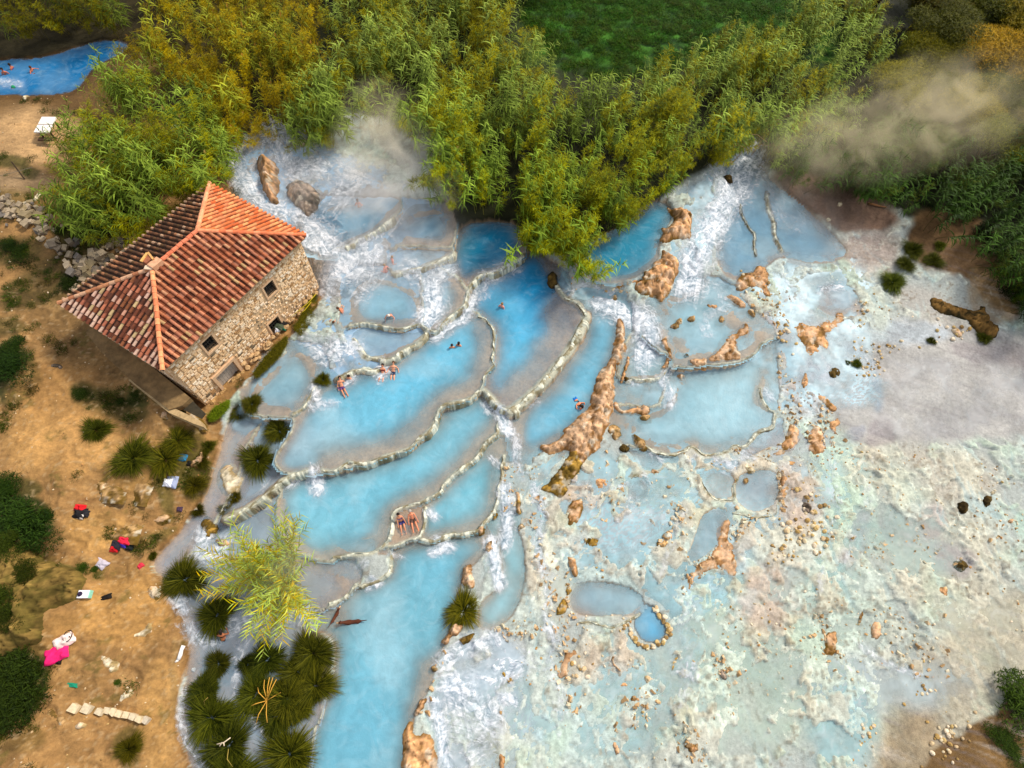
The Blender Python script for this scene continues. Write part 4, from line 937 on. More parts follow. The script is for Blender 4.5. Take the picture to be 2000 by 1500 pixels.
class PB:      # plant builder with several material slots
    def __init__(s): s.v = []; s.f = []; s.m = []; s.c = []
    def blade(s, p, d, length, width, droop, segs=4, mat=0, tone=0.5, up=Vector((0, 0, 1))):
        d = d.normalized(); b = len(s.v); pos = Vector(p); step = length / segs
        side = d.cross(up)
        side = side.normalized() if side.length > 1e-3 else Vector((1, 0, 0))
        for i in range(segs + 1):
            t = i / segs
            w = width * (0.5 if i == 0 else (1 - t ** 1.6)) * 0.5
            if i == segs: w = 0.002
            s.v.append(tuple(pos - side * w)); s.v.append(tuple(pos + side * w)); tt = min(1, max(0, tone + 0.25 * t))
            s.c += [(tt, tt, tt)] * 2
            pos = pos + d * step
            d = (d + Vector((0, 0, -1)) * droop / segs).normalized()
        for i in range(segs):
            s.f.append((b + 2 * i, b + 2 * i + 1, b + 2 * i + 3, b + 2 * i + 2)); s.m.append(mat)
    def stem(s, pts, r0, r1, mat=1, n=4):
        b = len(s.v)
        for i, p in enumerate(pts):
            r = r0 + (r1 - r0) * i / (len(pts) - 1)
            for k in range(n):
                a = 2 * math.pi * k / n
                s.v.append((p[0] + r * math.cos(a), p[1] + r * math.sin(a), p[2])); s.c.append((0.5, 0.5, 0.5))
        for i in range(len(pts) - 1):
            for k in range(n):
                s.f.append((b + i * n + k, b + i * n + (k + 1) % n, b + (i + 1) * n + (k + 1) % n, b + (i + 1) * n + k)); s.m.append(mat)
    def mesh(s, name, mats):
        me = bpy.data.meshes.new(name); me.from_pydata(s.v, [], s.f); me.update()
        me.polygons.foreach_set('material_index', np.array(s.m, np.int32))
        ca = me.color_attributes.new('col', 'FLOAT_COLOR', 'POINT')
        arr = np.ones((len(s.v), 4), np.float32); arr[:, :3] = np.array(s.c, np.float32)
        ca.data.foreach_set('color', arr.ravel())
        for m in mats: me.materials.append(m)
        return me

def cane(seed, kind, H=4.2):
    R = random.Random(seed); pb = PB()
    lean = Vector((R.uniform(-1, 1), R.uniform(-1, 1), 0)) * 0.14 + Vector((0.06, -0.10, 0))
    pts = [Vector((0, 0, 0)) + lean * (H * (i / 8) ** 2) * 1.0 + Vector((0, 0, H * i / 8)) for i in range(9)]
    pb.stem(pts, 0.016, 0.006)
    def pos(t):
        u = t * 8; i = min(7, int(u)); return pts[i].lerp(pts[i + 1], u - i)
    wind = -0.9
    if kind == 'g':
        n = 26
        for i in range(n):
            t = 0.30 + 0.70 * i / (n - 1)
            a = wind + (0.55 if i % 2 else -0.75) + R.uniform(-0.5, 0.5) + (math.pi if R.random() < 0.22 else 0)
            up = 0.55 + 0.7 * max(0, t - 0.7) * 3 * 0.6
            d = Vector((math.cos(a), math.sin(a), up + R.uniform(-.1, .2)))
            L = R.uniform(0.72, 1.05) * (1.0 if t < 0.92 else 0.7)
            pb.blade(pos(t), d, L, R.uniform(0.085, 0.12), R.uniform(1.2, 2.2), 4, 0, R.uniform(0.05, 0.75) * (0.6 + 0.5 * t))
        for i in range(5):
            a = R.uniform(0, 6.28); pb.blade(pos(1), Vector((math.cos(a) * .4, math.sin(a) * .4, 1)), 0.4, 0.04, 0.6, 3, 0, 0.8)
    else:
        n = 26
        for i in range(n):
            t = 0.30 + 0.70 * i / (n - 1); a = R.uniform(0, 6.28)
            d = Vector((math.cos(a), math.sin(a), R.uniform(0.3, 1.0))).normalized(); Lb = R.uniform(0.3, 0.7) * (1.15 - 0.5 * t)
            q0 = pos(t); 
            for k in range(8):
                q = q0 + d * Lb * (k + 1) / 8
                b = a + R.choice((-1, 1)) * R.uniform(0.3, 1.2)
                dd = Vector((math.cos(b), math.sin(b), R.uniform(0.1, 0.9)))
                pb.blade(q, dd, R.uniform(0.22, 0.42), R.uniform(0.03, 0.05), R.uniform(0.5, 1.5), 2, 2, R.uniform(0.0, 0.9))
        for i in range(6):
            a = R.uniform(0, 6.28); t = R.uniform(0.6, 1)
            pb.blade(pos(t), Vector((math.cos(a), math.sin(a), 0.7)), 0.5, 0.05, 1.6, 4, 0, 0.5)
    if kind == 'p':
        for i in range(40):
            t = i / 40; a = R.uniform(0, 6.28)
            pb.blade(pos(1) + Vector((0.1 * t, -0.1 * t, 0.5 * t)), Vector((math.cos(a) * .45, math.sin(a) * .45, 1)), 0.22 * (1.1 - t), 0.03, 0.8, 2, 3, R.uniform(0.2, 0.9))
    return pb.mesh('reed_cane', [REED_G, STEM, REED_Y, PLUME])
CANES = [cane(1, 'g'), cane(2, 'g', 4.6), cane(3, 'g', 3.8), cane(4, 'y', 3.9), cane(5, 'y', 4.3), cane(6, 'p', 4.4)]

def scatter(name, pts, var, rot, scl, tints, srcs, kind='stuff'):
    me = bpy.data.meshes.new(name); me.vertices.add(len(pts)); me.vertices.foreach_set('co', np.asarray(pts, np.float32).ravel())
    for nm, ty, arr in (('variant', 'INT', np.asarray(var, np.int32)), ('rot', 'FLOAT_VECTOR', np.asarray(rot, np.float32)), ('scl', 'FLOAT', np.asarray(scl, np.float32)), ('tint', 'FLOAT_VECTOR', np.asarray(tints, np.float32))):
        at_ = me.attributes.new(nm, ty, 'POINT')
        at_.data.foreach_set('vector' if ty == 'FLOAT_VECTOR' else 'value', arr.ravel())
    o = link(bpy.data.objects.new(name, me))
    ng = bpy.data.node_groups.new(name, 'GeometryNodeTree')
    ng.interface.new_socket('Geometry', in_out='INPUT', socket_type='NodeSocketGeometry')
    ng.interface.new_socket('Geometry', in_out='OUTPUT', socket_type='NodeSocketGeometry')
    gi = ng.nodes.new('NodeGroupInput'); go = ng.nodes.new('NodeGroupOutput'); jn = ng.nodes.new('GeometryNodeJoinGeometry')
    def na(nm, ty):
        n = ng.nodes.new('GeometryNodeInputNamedAttribute'); n.data_type = ty; n.inputs[0].default_value = nm; return n.outputs[0]
    v = na('variant', 'INT'); r = na('rot', 'FLOAT_VECTOR'); s = na('scl', 'FLOAT')
    for k, src in enumerate(srcs):
        inf = ng.nodes.new('GeometryNodeObjectInfo'); inf.inputs['Object'].default_value = src; inf.inputs['As Instance'].default_value = True
        cmp_ = ng.nodes.new('FunctionNodeCompare'); cmp_.data_type = 'INT'; cmp_.operation = 'EQUAL'
        ng.links.new(v, cmp_.inputs[2]); cmp_.inputs[3].default_value = k
        ip = ng.nodes.new('GeometryNodeInstanceOnPoints')
        ng.links.new(gi.outputs[0], ip.inputs['Points']); ng.links.new(cmp_.outputs[0], ip.inputs['Selection']); ng.links.new(inf.outputs['Geometry'], ip.inputs['Instance'])
        ng.links.new(r, ip.inputs['Rotation']); ng.links.new(s, ip.inputs['Scale'])
        ng.links.new(ip.outputs[0], jn.inputs[0])
    ng.links.new(jn.outputs[0], go.inputs[0])
    md = o.modifiers.new('scatter', 'NODES'); md.node_group = ng
    return tag(o, kind=kind)

HOUSE_PX = [(115, 593), (320, 724), (404, 809), (619, 570), (597, 460), (411, 359)]
A_ = [(98,245),(140,160),(180,115),(250,92),(330,125),(400,175),(470,225),(482,290),(460,350),(445,385),(400,415),(345,410),(290,462),(225,488),(150,450),(105,385),(92,310)]
B_ = [(235,105),(245,60),(275,0),(275,-200),(660,-200),(620,60),(645,100),(600,150),(570,215),(562,285),(500,292),(470,235),(380,165),(260,112)]
C_ = [(-300,-250),(300,-250),(270,60),(232,72),(140,105),(112,130),(90,120),(60,108),(0,118),(-300,118)]
D_ = [(600,-250),(985,-250),(1030,40),(1078,85),(1100,115),(1180,150),(1250,140),(1335,140),(1362,200),(1372,290),(1352,340),(1310,385),(1262,435),(1205,485),(1175,545),(1130,545),(1095,490),(1000,508),(920,512),(902,480),(892,400),(850,375),(838,290),(780,245),(700,235),(680,262),(650,290),(600,290),(565,262),(560,200),(600,130),(640,60)]
E_ = [(1240,125),(1345,85),(1395,45),(1500,30),(1555,5),(1600,-60),(1720,-60),(1765,60),(1725,150),(1705,205),(1640,245),(1560,275),(1500,330),(1475,300),(1440,290),(1380,330),(1350,250),(1330,150)]
F_ = [(1500,335),(1530,215),(1700,200),(1900,280),(2300,200),(2300,760),(2000,640),(1960,560),(1880,470),(1780,415),(1700,385),(1620,360),(1545,372)]
THICK = [(A_, 0.62, (0.80, 0.88, 0.62)), (B_, 0.22, (1.15, 0.95, 0.42)), (C_, 0.35, (0.50, 0.50, 0.35)), (D_, 0.62, (1.0, 1.0, 1.0)), (E_, 0.70, (0.95, 1.0, 1.0)), (F_, 0.75, (0.22, 0.36, 0.28))]  # last tint dimmed: shade over the right thicket put into leaf colour
rs = np.random.RandomState(11); random.seed(5)
N = 64000
# canes rise in clumps, leaning outwards like fountains
NC = 4300
ccx = rs.uniform(-80, 82, NC); ccy = rs.uniform(15, 98, NC); chh = rs.uniform(0.68, 1.22, NC); cki = rs.rand(NC)
ci = rs.randint(0, NC, N); ca = rs.uniform(0, 2 * math.pi, N); cr_ = np.abs(rs.normal(0, 1.05, N))
bx = ccx[ci] + cr_ * np.cos(ca); by = ccy[ci] + cr_ * np.sin(ca)
bz = tz(bx, by)
pbx, pby = proj(bx, by, bz)
hts = rs.uniform(0.85, 1.08, N) * chh[ci] * (1.12 - 0.22 * np.minimum(cr_, 2.2))
tall = 4.0 * hts
tx, ty = proj(bx + 0.3, by - 0.4, bz + tall)
mxp, myp = proj(bx + 0.1, by - 0.25, bz + 1.0 * hts)
lb_ = sample(blur(isw.astype(float), 4), pbx, pby)
hin = inside(pbx, pby, [(100, 600), (320, 735), (404, 812), (622, 572), (530, 440), (440, 405), (380, 400), (300, 460), (200, 520)])
BP = []; 
dcam = np.sqrt(bx ** 2 + by ** 2)
keepd = rs.rand(N) < np.clip(1.35 - dcam / 62.0, 0.30, 1.0)
for k, (P, gfr, tn) in enumerate(THICK):
    P = chaikin(P, 1)
    Pg = P
    ok = inside(tx, ty, P) & (inside(mxp, myp, Pg) | (k in (1, 2, 4))) & (lb_ < 0.85) & ~hin & keepd
    if k in (2,): ok &= inside(pbx, pby, [(-500,-400),(330,-400),(260,80),(160,70),(0,100),(-500,110)])
    if k == 4: ok &= inside(pbx, pby, [(1200,-400),(1800,-400),(1800,150),(1720,250),(1560,340),(1500,340),(1470,305),(1430,300),(1380,335),(1350,300),(1250,200)])
    if k == 1: ok &= inside(pbx, pby, [(230,-400),(680,-400),(650,150),(600,230),(560,290),(490,290),(440,230),(330,150),(240,110)])
    for i in np.nonzero(ok)[0]: BP.append((i, k))
seen = set(); BP = [b for b in BP if not (b[0] in seen or seen.add(b[0]))]
ii = np.array([b[0] for b in BP]); kk = np.array([b[1] for b in BP])
big = fbm(bx[ii] * 0.12, by[ii] * 0.12, 3, 3)
v_ = np.zeros(len(ii), int); tn_ = np.zeros((len(ii), 3))
for n in range(len(ii)):
    g = THICK[kk[n]][1] + (big[n] - 0.5) * 0.9 + (cki[ci[ii[n]]] - 0.5) * 0.9
    t = THICK[kk[n]][2]
    u = rs.rand()
    if rs.rand() < g: v_[n] = rs.randint(0, 3)
    else: v_[n] = 3 + (rs.rand() < 0.5) + (1 if rs.rand() < (0.25 if kk[n] in (0, 1) else 0.06) else 0)
    v_[n] = min(v_[n], 5)
    j = (0.72 + 0.26 * rs.rand()) * (0.7 + 0.6 * ((cki[ci[ii[n]]] * 7.3) % 1))
    yx = pby[ii[n]]
    warm = np.array([1.0, 1.0, 1.0])
    if kk[n] == 3:                         # cooler, paler canes up the slope, deep green by the water
        lowr = sstep(150, 420, yx)
        warm = (1 - lowr) * np.array([1.0, 1.02, 1.05]) + lowr * np.array([0.82, 0.95, 0.55])
    tn_[n] = np.array(t) * warm * j
order = np.argsort((bx[ii]) ** 2 + by[ii] ** 2 + (CAM_H - bz[ii]) ** 2)
rotz = rs.uniform(-0.75, 0.75, len(ii)); tilt = rs.normal(0, 0.06, (len(ii), 2)); tilt[:, 0] -= 0.24 * np.minimum(cr_[ii], 1.8) * np.sin(ca[ii]); tilt[:, 1] += 0.24 * np.minimum(cr_[ii], 1.8) * np.cos(ca[ii])
for k in range(len(THICK)):                     # canes on the water side lean out over the pools
    P = THICK[k][0]; m = kk == k
    fr = m & ~inside(mxp[ii], myp[ii] + (60 if k != 2 else 80), P)
    tilt[fr, 0] += rs.uniform(0.1, 0.55, fr.sum())
rotz = rotz * 0.4
CLAB = {0: 'tall reed cane with long arching grey green leaves at the edge of the thicket', 1: 'tallest kind of reed cane, long combed green leaves, standing in the thicket', 2: 'short fresh green reed cane with arching leaves in the thicket',
        3: 'bushy olive yellow reed cane full of short side shoots', 4: 'tall bushy yellow reed cane crowded with fine side leaves', 5: 'old yellow reed cane carrying a beige feathery plume'}
CGRP = {0: 'long leaved reed canes of the thicket', 1: 'tallest reed canes of the thicket', 2: 'short fresh reed canes of the thicket', 3: 'bushy olive reed canes of the thicket', 4: 'bushy yellow reed canes of the thicket', 5: 'plumed reed canes of the thicket'}
srcs = [None] * 6
near = [n for n in order if -20 < pbx[ii[n]] < 2020 and pby[ii[n]] > 60]
pick = []
for want in range(6):
    c_ = [n for n in near if v_[n] == want][:50]; pick += c_
pset = set(pick)
for n in near:
    if len(pick) >= 292: break
    if n not in pset: pick.append(n); pset.add(n)
for n in pick:
    i = ii[n]; v = int(v_[n])
    o = bpy.data.objects.new('reed_cane', CANES[v]); link(o)
    o.location = (bx[i], by[i], bz[i] - 0.05); o.rotation_euler = (tilt[n, 0], tilt[n, 1], rotz[n]); o.scale = (hts[i],) * 3
    o['tint'] = [float(q) for q in tn_[n]]
    tag(o, CLAB[v], 'reed', CGRP[v])
    if srcs[v] is None: srcs[v] = o
rest = [n for n in range(len(ii)) if n not in pset]
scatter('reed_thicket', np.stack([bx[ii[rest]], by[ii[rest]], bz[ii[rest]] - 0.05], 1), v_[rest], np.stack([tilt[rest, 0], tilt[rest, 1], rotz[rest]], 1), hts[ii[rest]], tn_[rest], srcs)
print('canes', len(ii))

# ---- the single reed plant standing in the shallows
mbase = surf(560, 1138)
rp = empty('reed_plant', mbase)
tag(rp, 'yellow green clump of reed canes rising alone from the shallows through thin steam', 'reed clump')
R = random.Random(21)
def big_cane(seed, H, az, spread):
    R = random.Random(seed); pb = PB()
    dr = Vector((math.cos(az), math.sin(az), 0))
    pts = [dr * (spread * (i / 10) ** 1.5) + Vector((0, 0, H * (i / 10) * (1 - 0.16 * spread / H * (i / 10)))) for i in range(11)]
    pb.stem(pts, 0.018, 0.006)
    n = 30
    for i in range(n):
        t = 0.28 + 0.72 * i / (n - 1); u = t * 10; k = min(9, int(u)); q = pts[k].lerp(pts[k + 1], u - k)
        ax = (pts[k + 1] - pts[k]).normalized(); sd = ax.cross(Vector((0, 0, 1))).normalized() * (1 if i % 2 else -1)
        d = sd * R.uniform(.5, 1.1) + ax * R.uniform(0.6, 1.4) + Vector((R.gauss(0, .25), R.gauss(0, .25), R.uniform(-.2, .5)))
        pb.blade(q, d, R.uniform(0.35, 0.8), R.uniform(0.045, 0.075), R.uniform(0.3, 1.8), 4, 0 if R.random() < 0.6 else 2, R.uniform(0.2, 0.9))
    return pb.mesh('cane', [REED_G, STEM, REED_Y, PLUME])
for k in range(100):
    az = math.radians(R.choice([R.uniform(60, 150), R.uniform(20, 200), R.uniform(150, 215), R.uniform(250, 330)]))
    up_ = math.sin(az) > 0.2
    o = bpy.data.objects.new('cane', big_cane(100 + k, R.uniform(3.4, 5.8) if up_ else R.uniform(2.2, 4.0), az, R.uniform(0.5, 3.2) if up_ else R.uniform(1.6, 3.8)))
    o.location = (R.uniform(-1.0, 1.0), R.uniform(-0.7, 0.7), 0)
    g = R.uniform(0.9, 1.25); o['tint'] = [1.0 * g, 1.02 * g, 1.0 * g] if R.random() < 0.65 else [1.25 * g, 1.0 * g, 0.8 * g]
    link(o, rp)

# ---- sedge tussocks
def tussock(seed, n=1300):
    R = random.Random(seed); pb = PB()
    for i in range(n // 3):
        a = R.uniform(0, 6.283); r = 0.5 * math.sqrt(R.random())
        pb.blade((r * math.cos(a), r * math.sin(a), 0.05), Vector((math.cos(a) * .35 + R.gauss(0, .2), math.sin(a) * .35 + R.gauss(0, .2), 1)), R.uniform(.35, .7), 0.03, R.uniform(.6, 1.6), 3, 0, R.uniform(-.3, .4))
    for i in range(n):
        a = R.uniform(0, 6.283); r = 0.34 * math.sqrt(R.random()) * (1 + 0.35 * math.sin(a * 2 + seed) + 0.2 * math.sin(a * 5 + seed))
        out_ = min(1.3, r / 0.34) * R.uniform(.6, 1.3)
        d = Vector((math.cos(a) * (0.25 + out_), math.sin(a) * (0.25 + out_), R.uniform(0.7, 1.5)))
        pb.blade((r * math.cos(a), r * math.sin(a), 0), d, R.uniform(0.35, 1.0) * (1 + 0.25 * math.sin(a * 3 + seed * 2)), 0.030, R.uniform(0.8, 2.8), 4, 0, R.uniform(-0.2, 0.45) + (0.3 if R.random() < 0.12 else 0))
    return pb.mesh('sedge_tussock', [SEDGE])
TUS = [tussock(1), tussock(2), tussock(3)]
T = [(472,793,34,'round sedge tussock beside the stone house corner, at the pool edge',(1.0,1.0,1)),(494,783,26,'small sedge tussock leaning on the one by the house pool',(1.1,1.05,1)),
     (548,832,38,'upper of the two joined tussocks below the house pool',(1,1,1)),(506,888,42,'lower of the two joined tussocks below the house pool',(1,1.05,1)),
     (365,1118,46,'big round dark tussock on the left stream bank, upstream of the white towel',(1,1,0.9)),(428,1190,40,'tussock half hidden under the yellow reed clump',(0.8,0.85,0.8)),
     (262,882,44,'broad dark tussock on the tan bank left of the blue bag',(0.9,0.95,0.9)),(325,885,40,'olive tussock on the bank touching the blue bag',(1.2,1.1,0.9)),(350,850,34,'upper olive tussock on the bank behind the blue bag',(1.25,1.15,0.9)),
     (188,830,32,'low dark tussock alone on the bare tan bank',(0.9,1.0,0.9)),(905,1180,38,'spiky tussock perched on a rock ridge between two pools',(1.35,1.2,0.8)),
     (432,1288,26,'small tussock at the head of the left island',(0.9,0.9,0.9)),(405,1340,34,'dark tussock second from the top of the left island',(0.7,0.8,0.8)),(420,1385,46,'large radiating tussock in the middle of the left island',(0.9,1.0,0.9)),(452,1440,44,'dark tussock low on the left island',(0.8,0.9,0.9)),(460,1500,46,'lowest tussock of the left island, cut by the picture edge',(0.9,1.0,0.9)),(415,1322,22,'little tussock squeezed in the left island',(0.7,0.8,0.8)),
     (612,1262,42,'tussock at the upper right tip of the middle island beside the swimming dogs',(1.1,1.1,1)),(585,1300,36,'tussock behind the tip of the middle island',(1.0,1.0,1)),(525,1278,36,'dark tussock at the upper left of the middle island',(0.7,0.85,0.8)),(488,1292,20,'smallest tussock, left point of the middle island',(0.5,0.6,0.6)),(505,1340,42,'dark tussock on the left flank of the middle island',(0.9,1.0,0.9)),(565,1350,42,'shaggy tussock in the heart of the middle island',(1.1,1.05,0.9)),(618,1325,40,'tussock on the right flank of the middle island',(1.2,1.15,0.9)),(545,1385,38,'dark tussock at the foot of the middle island',(0.7,0.8,0.8)),(590,1372,28,'narrow tussock at the foot of the middle island, pool side',(1.0,1.0,0.9)),
     (570,1455,48,'wide tussock standing alone below the middle island',(1.0,1.0,0.8)),
     (390,992,17,'small tussock on the left bank of the side channel',(0.9,0.8,0.8)),(440,992,15,'brownish tussock on the right bank of the side channel',(1.1,0.9,0.8)),(462,968,16,'second brownish tussock on the right bank of the side channel',(1.1,0.9,0.8)),(408,868,18,'tussock on the channel bank just below the house',(0.8,0.8,0.8)),(395,895,20,'loose tussock on the channel bank opposite the joined tussocks',(0.9,0.8,0.8)),(380,940,26,'flattened brownish tussock on the channel bank below the blue bag',(1.1,0.9,0.7)),
     (632,738,20,'small bright tussock at the corner of the wide pool near the bathers',(1.15,1.1,0.8)),
     (1742,540,38,'dark green tussock on the right mud bank beside the water',(0.8,1.0,0.9)),(1765,510,28,'upper dark tussock on the right mud bank',(0.9,1.0,0.9)),(1780,478,34,'olive tussock behind the dark ones on the right bank',(0.9,1.0,0.8)),(1822,500,30,'faded tussock on the right bank nearest the dark thicket',(0.7,0.75,0.7)),(1835,475,18,'bright small tussock at the foot of the dark thicket',(1.1,1.3,0.6)),
     (1672,706,15,'small green tuft on the grey mud flat',(1.1,1.4,1.0)),(1655,706,8,'tiniest green tuft on the grey mud flat',(0.9,1.3,0.9)),(1818,662,13,'little tuft by the far mud pool',(0.8,0.9,0.8)),(1920,655,20,'bushy tuft growing on the end of the dark earth mound',(0.8,0.9,0.7)),
     (250,1455,24,'thin olive tussock among the stones low on the bank',(1.1,0.9,0.7)),(300,1082,10,'tiny tuft by the pink cloth near the stream',(0.9,0.9,0.7))]
for k, (tx_, ty_, r, lb, tn) in enumerate(T):
    o = bpy.data.objects.new('sedge_tussock', TUS[k % 3]); link(o)
    g = ground(tx_, ty_ + r * 0.35); j = lab[int((ty_ - PY0) / RS), int((tx_ - PX0) / RS)]
    if j >= 0: g.z = max(g.z, POOLS[j][1] - 0.05)
    o.location = g
    s = r / 27.0 / 1.16; o.scale = (s, s, s * (0.75 if r > 25 else 0.9)); o.rotation_euler = (0, 0, k * 1.7)
    o['tint'] = list(tn); tag(o, lb, 'tussock', 'sedge tussocks along the springs')

# ---- shrubs and leafy cover
def leaf_ball(seed, n, R0, leaf, flat=0.7, lumps=9, mats=None, tone=(0.0, 0.8), trunk=None):
    R = random.Random(seed); pb = PB()
    L = [(Vector((R.gauss(0, 1), R.gauss(0, 1), abs(R.gauss(0, .6)))).normalized() * R0 * R.uniform(0.25, 0.72), R0 * R.uniform(0.28, 0.5)) for _ in range(lumps)]
    for i in range(n):
        c, r = L[i % lumps]
        d = Vector((R.gauss(0, 1), R.gauss(0, 1), R.gauss(0.4, 1))).normalized()
        q = c + d * r * (R.random() ** 0.25); q.z = q.z * flat + R0 * 0.25
        e = Vector((R.uniform(-1, 1), R.uniform(-1, 1), R.uniform(-0.2, 0.9)))
        pb.blade(q, e, leaf * R.uniform(0.7, 1.4), leaf * R.uniform(0.35, 0.6), 0.3, 1, 0, R.uniform(*tone) * (0.5 + 0.5 * (d.z > 0)))  # leaves under each lump get half tone: shade put into colour
    if trunk:
        for c, r in L[:6]:
            pb.stem([Vector((0, 0, -trunk)), Vector((c.x * 0.2, c.y * 0.2, -trunk * 0.3)), Vector((c.x * .7, c.y * .7, c.z * flat + R0 * .2))], 0.12, 0.03, 1, 5)
    return pb.mesh('crown', mats or [SHRUB])
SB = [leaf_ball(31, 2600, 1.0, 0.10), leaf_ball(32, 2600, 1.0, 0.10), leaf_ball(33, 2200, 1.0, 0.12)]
SH = [(40,1015,2.3,'dark leafy shrub at the left edge above the outcrop',(0.7,1.0,0.8)),(85,1045,1.6,'dark shrub creeping onto the tan bank at the left',(0.6,0.9,0.8)),(10,960,1.2,'small shrub at the left edge above the large dark one',(0.7,1,0.7)),
      (30,1310,2.2,'large dark shrub at the left edge below the outcrop',(0.7,0.8,0.6)),(60,1350,1.6,'olive shrub at the left edge near the stone row',(0.9,0.9,0.6)),(15,1400,1.8,'lowest dark shrub at the left edge',(0.7,0.8,0.6)),
      (20,720,1.9,'hazy blue green shrub at the left edge on the bare ground',(0.55,0.85,0.75)),(35,690,1.4,'upper hazy shrub at the left edge',(0.6,0.8,0.7)),
      (185,455,1.7,'leafy undergrowth on the rocks under the left reeds',(0.7,0.8,0.5)),(150,420,1.3,'undergrowth beside the old stone wall',(0.9,0.95,0.5)),(240,440,1.6,'dark undergrowth between wall and roof',(0.5,0.65,0.4)),(215,415,1.4,'dark undergrowth against the reeds above the roof',(0.4,0.55,0.35)),(120,450,0.9,'small bush on the broken wall',(0.9,0.9,0.5)),
      (45,500,1.1,'dark bush at the foot of the broken wall',(0.5,0.6,0.4)),(130,560,1.1,'low dark bush below the broken wall',(0.45,0.5,0.35)),(20,480,1.0,'dark bush left of the broken wall',(0.4,0.55,0.35)),
      (40,1080,1.2,'green weeds growing on top of the outcrop, upper end',(0.9,0.9,0.5)),(60,1130,1.0,'brownish weeds in the middle of the outcrop top',(1.0,0.85,0.5)),(20,1170,1.3,'scrubby weeds on the outcrop at the picture edge',(0.8,0.8,0.5)),(40,1215,1.0,'olive weeds on the lower part of the outcrop',(1.0,0.9,0.5)),(1985,1385,2.2,'green shrub at the lower right edge on brown soil',(0.9,1.1,0.6)),(1955,1440,1.1,'small shrub low at the lower right edge',(0.8,1.0,0.5)),(1990,1480,0.9,'lowest shrub in the lower right corner',(0.8,1.0,0.5)),
      (1970,520,2.2,'shade darkened shrub on the right edge above the mud flat',(0.30,0.42,0.32)),(1985,580,1.9,'dark shrub at the right edge over the dry bank',(0.32,0.4,0.25)),(1940,470,2.0,'dark shrub under the right thicket',(0.25,0.35,0.28)),(1880,420,1.6,'dark undergrowth at the foot of the right thicket',(0.3,0.42,0.3)),(1800,390,1.4,'dark undergrowth beneath the hanging reeds',(0.35,0.5,0.35)),(1760,395,1.0,'low undergrowth by the driftwood',(0.35,0.5,0.35)),  # tints darkened to carry the shade along the right edge
      (225,1340,0.35,'tiny green plant on the bank ledge',(1.0,1.3,0.6)),(160,1108,0.6,'small green plant beside the grey cloth',(0.8,1.0,0.6)),(185,1120,0.5,'little plant under the grey cloth',(0.8,1.0,0.6)),(210,790,0.5,'dark green weed patch on the tan bank',(0.7,0.8,0.5)),(160,770,0.8,'weed clump on the tan bank above the lone tussock',(0.7,0.8,0.5)),(270,775,0.7,'weed clump on the bank below the walkway',(0.7,0.8,0.5)),(345,805,0.8,'bush at the open end of the walkway channel',(0.8,0.95,0.5)),(235,785,0.6,'second weed patch on the bank below the walkway',(0.7,0.8,0.5)),
      (300,1045,0.5,'weeds on the bank above the stream bend',(0.8,0.8,0.5)),(1820,405,1.0,'undergrowth at the lip of the brown bank',(0.4,0.5,0.35))]
for k, (sx, sy, r, lb, tn) in enumerate(SH):
    o = bpy.data.objects.new('shrub', SB[k % 3]); link(o); o.location = ground(sx, sy) - Vector((0, 0, 0.15 if 'outcrop' not in lb or 'weeds' not in lb else -0.75))
    o.scale = (r, r, r * 0.65); o.rotation_euler = (0, 0, k * 2.1); o['tint'] = list(tn); tag(o, lb, 'shrub')
# ivy-like green at the foot of the house wall
for k, (P, lb) in enumerate([([(612,572),(628,585),(618,615),(600,640),(585,655),(575,640),(590,610)], 'mossy green hedge hanging at the right foot of the house wall'), ([(560,655),(560,670),(545,695),(520,720),(500,738),(495,728),(515,700),(540,672)], 'mossy green hedge along the middle foot of the house wall'), ([(447,780),(447,795),(425,815),(410,822),(405,812),(420,795)], 'bright green plants at the front foot of the house wall')]):
    R = random.Random(k); pb = PB()
    P = np.array(P, float); cen = surf(P[:, 0].mean(), P[:, 1].mean())
    for i in range(5200 if k < 2 else 2600):
        while True:
            a, b_ = R.uniform(P[:, 0].min(), P[:, 0].max()), R.uniform(P[:, 1].min(), P[:, 1].max())
            if inside(np.array([a]), np.array([b_]), P)[0]: break
        q = Vector(at(a, b_, 1.15 + 0.35 * R.random())) - cen
        pb.blade(q, Vector((R.uniform(-.4, 1), R.uniform(-1, .3), R.uniform(-0.2, 0.8))), R.uniform(0.14, 0.3), 0.03, 1.4, 2, 0, R.uniform(0, 0.7))
    o = link(bpy.data.objects.new('hedge', pb.mesh('hedge', [SEDGE]))); o.location = cen; o['tint'] = [1.2, 1.1, 0.9] if k < 2 else [1.1, 1.6, 0.9]
    tag(o, lb, 'hedge')
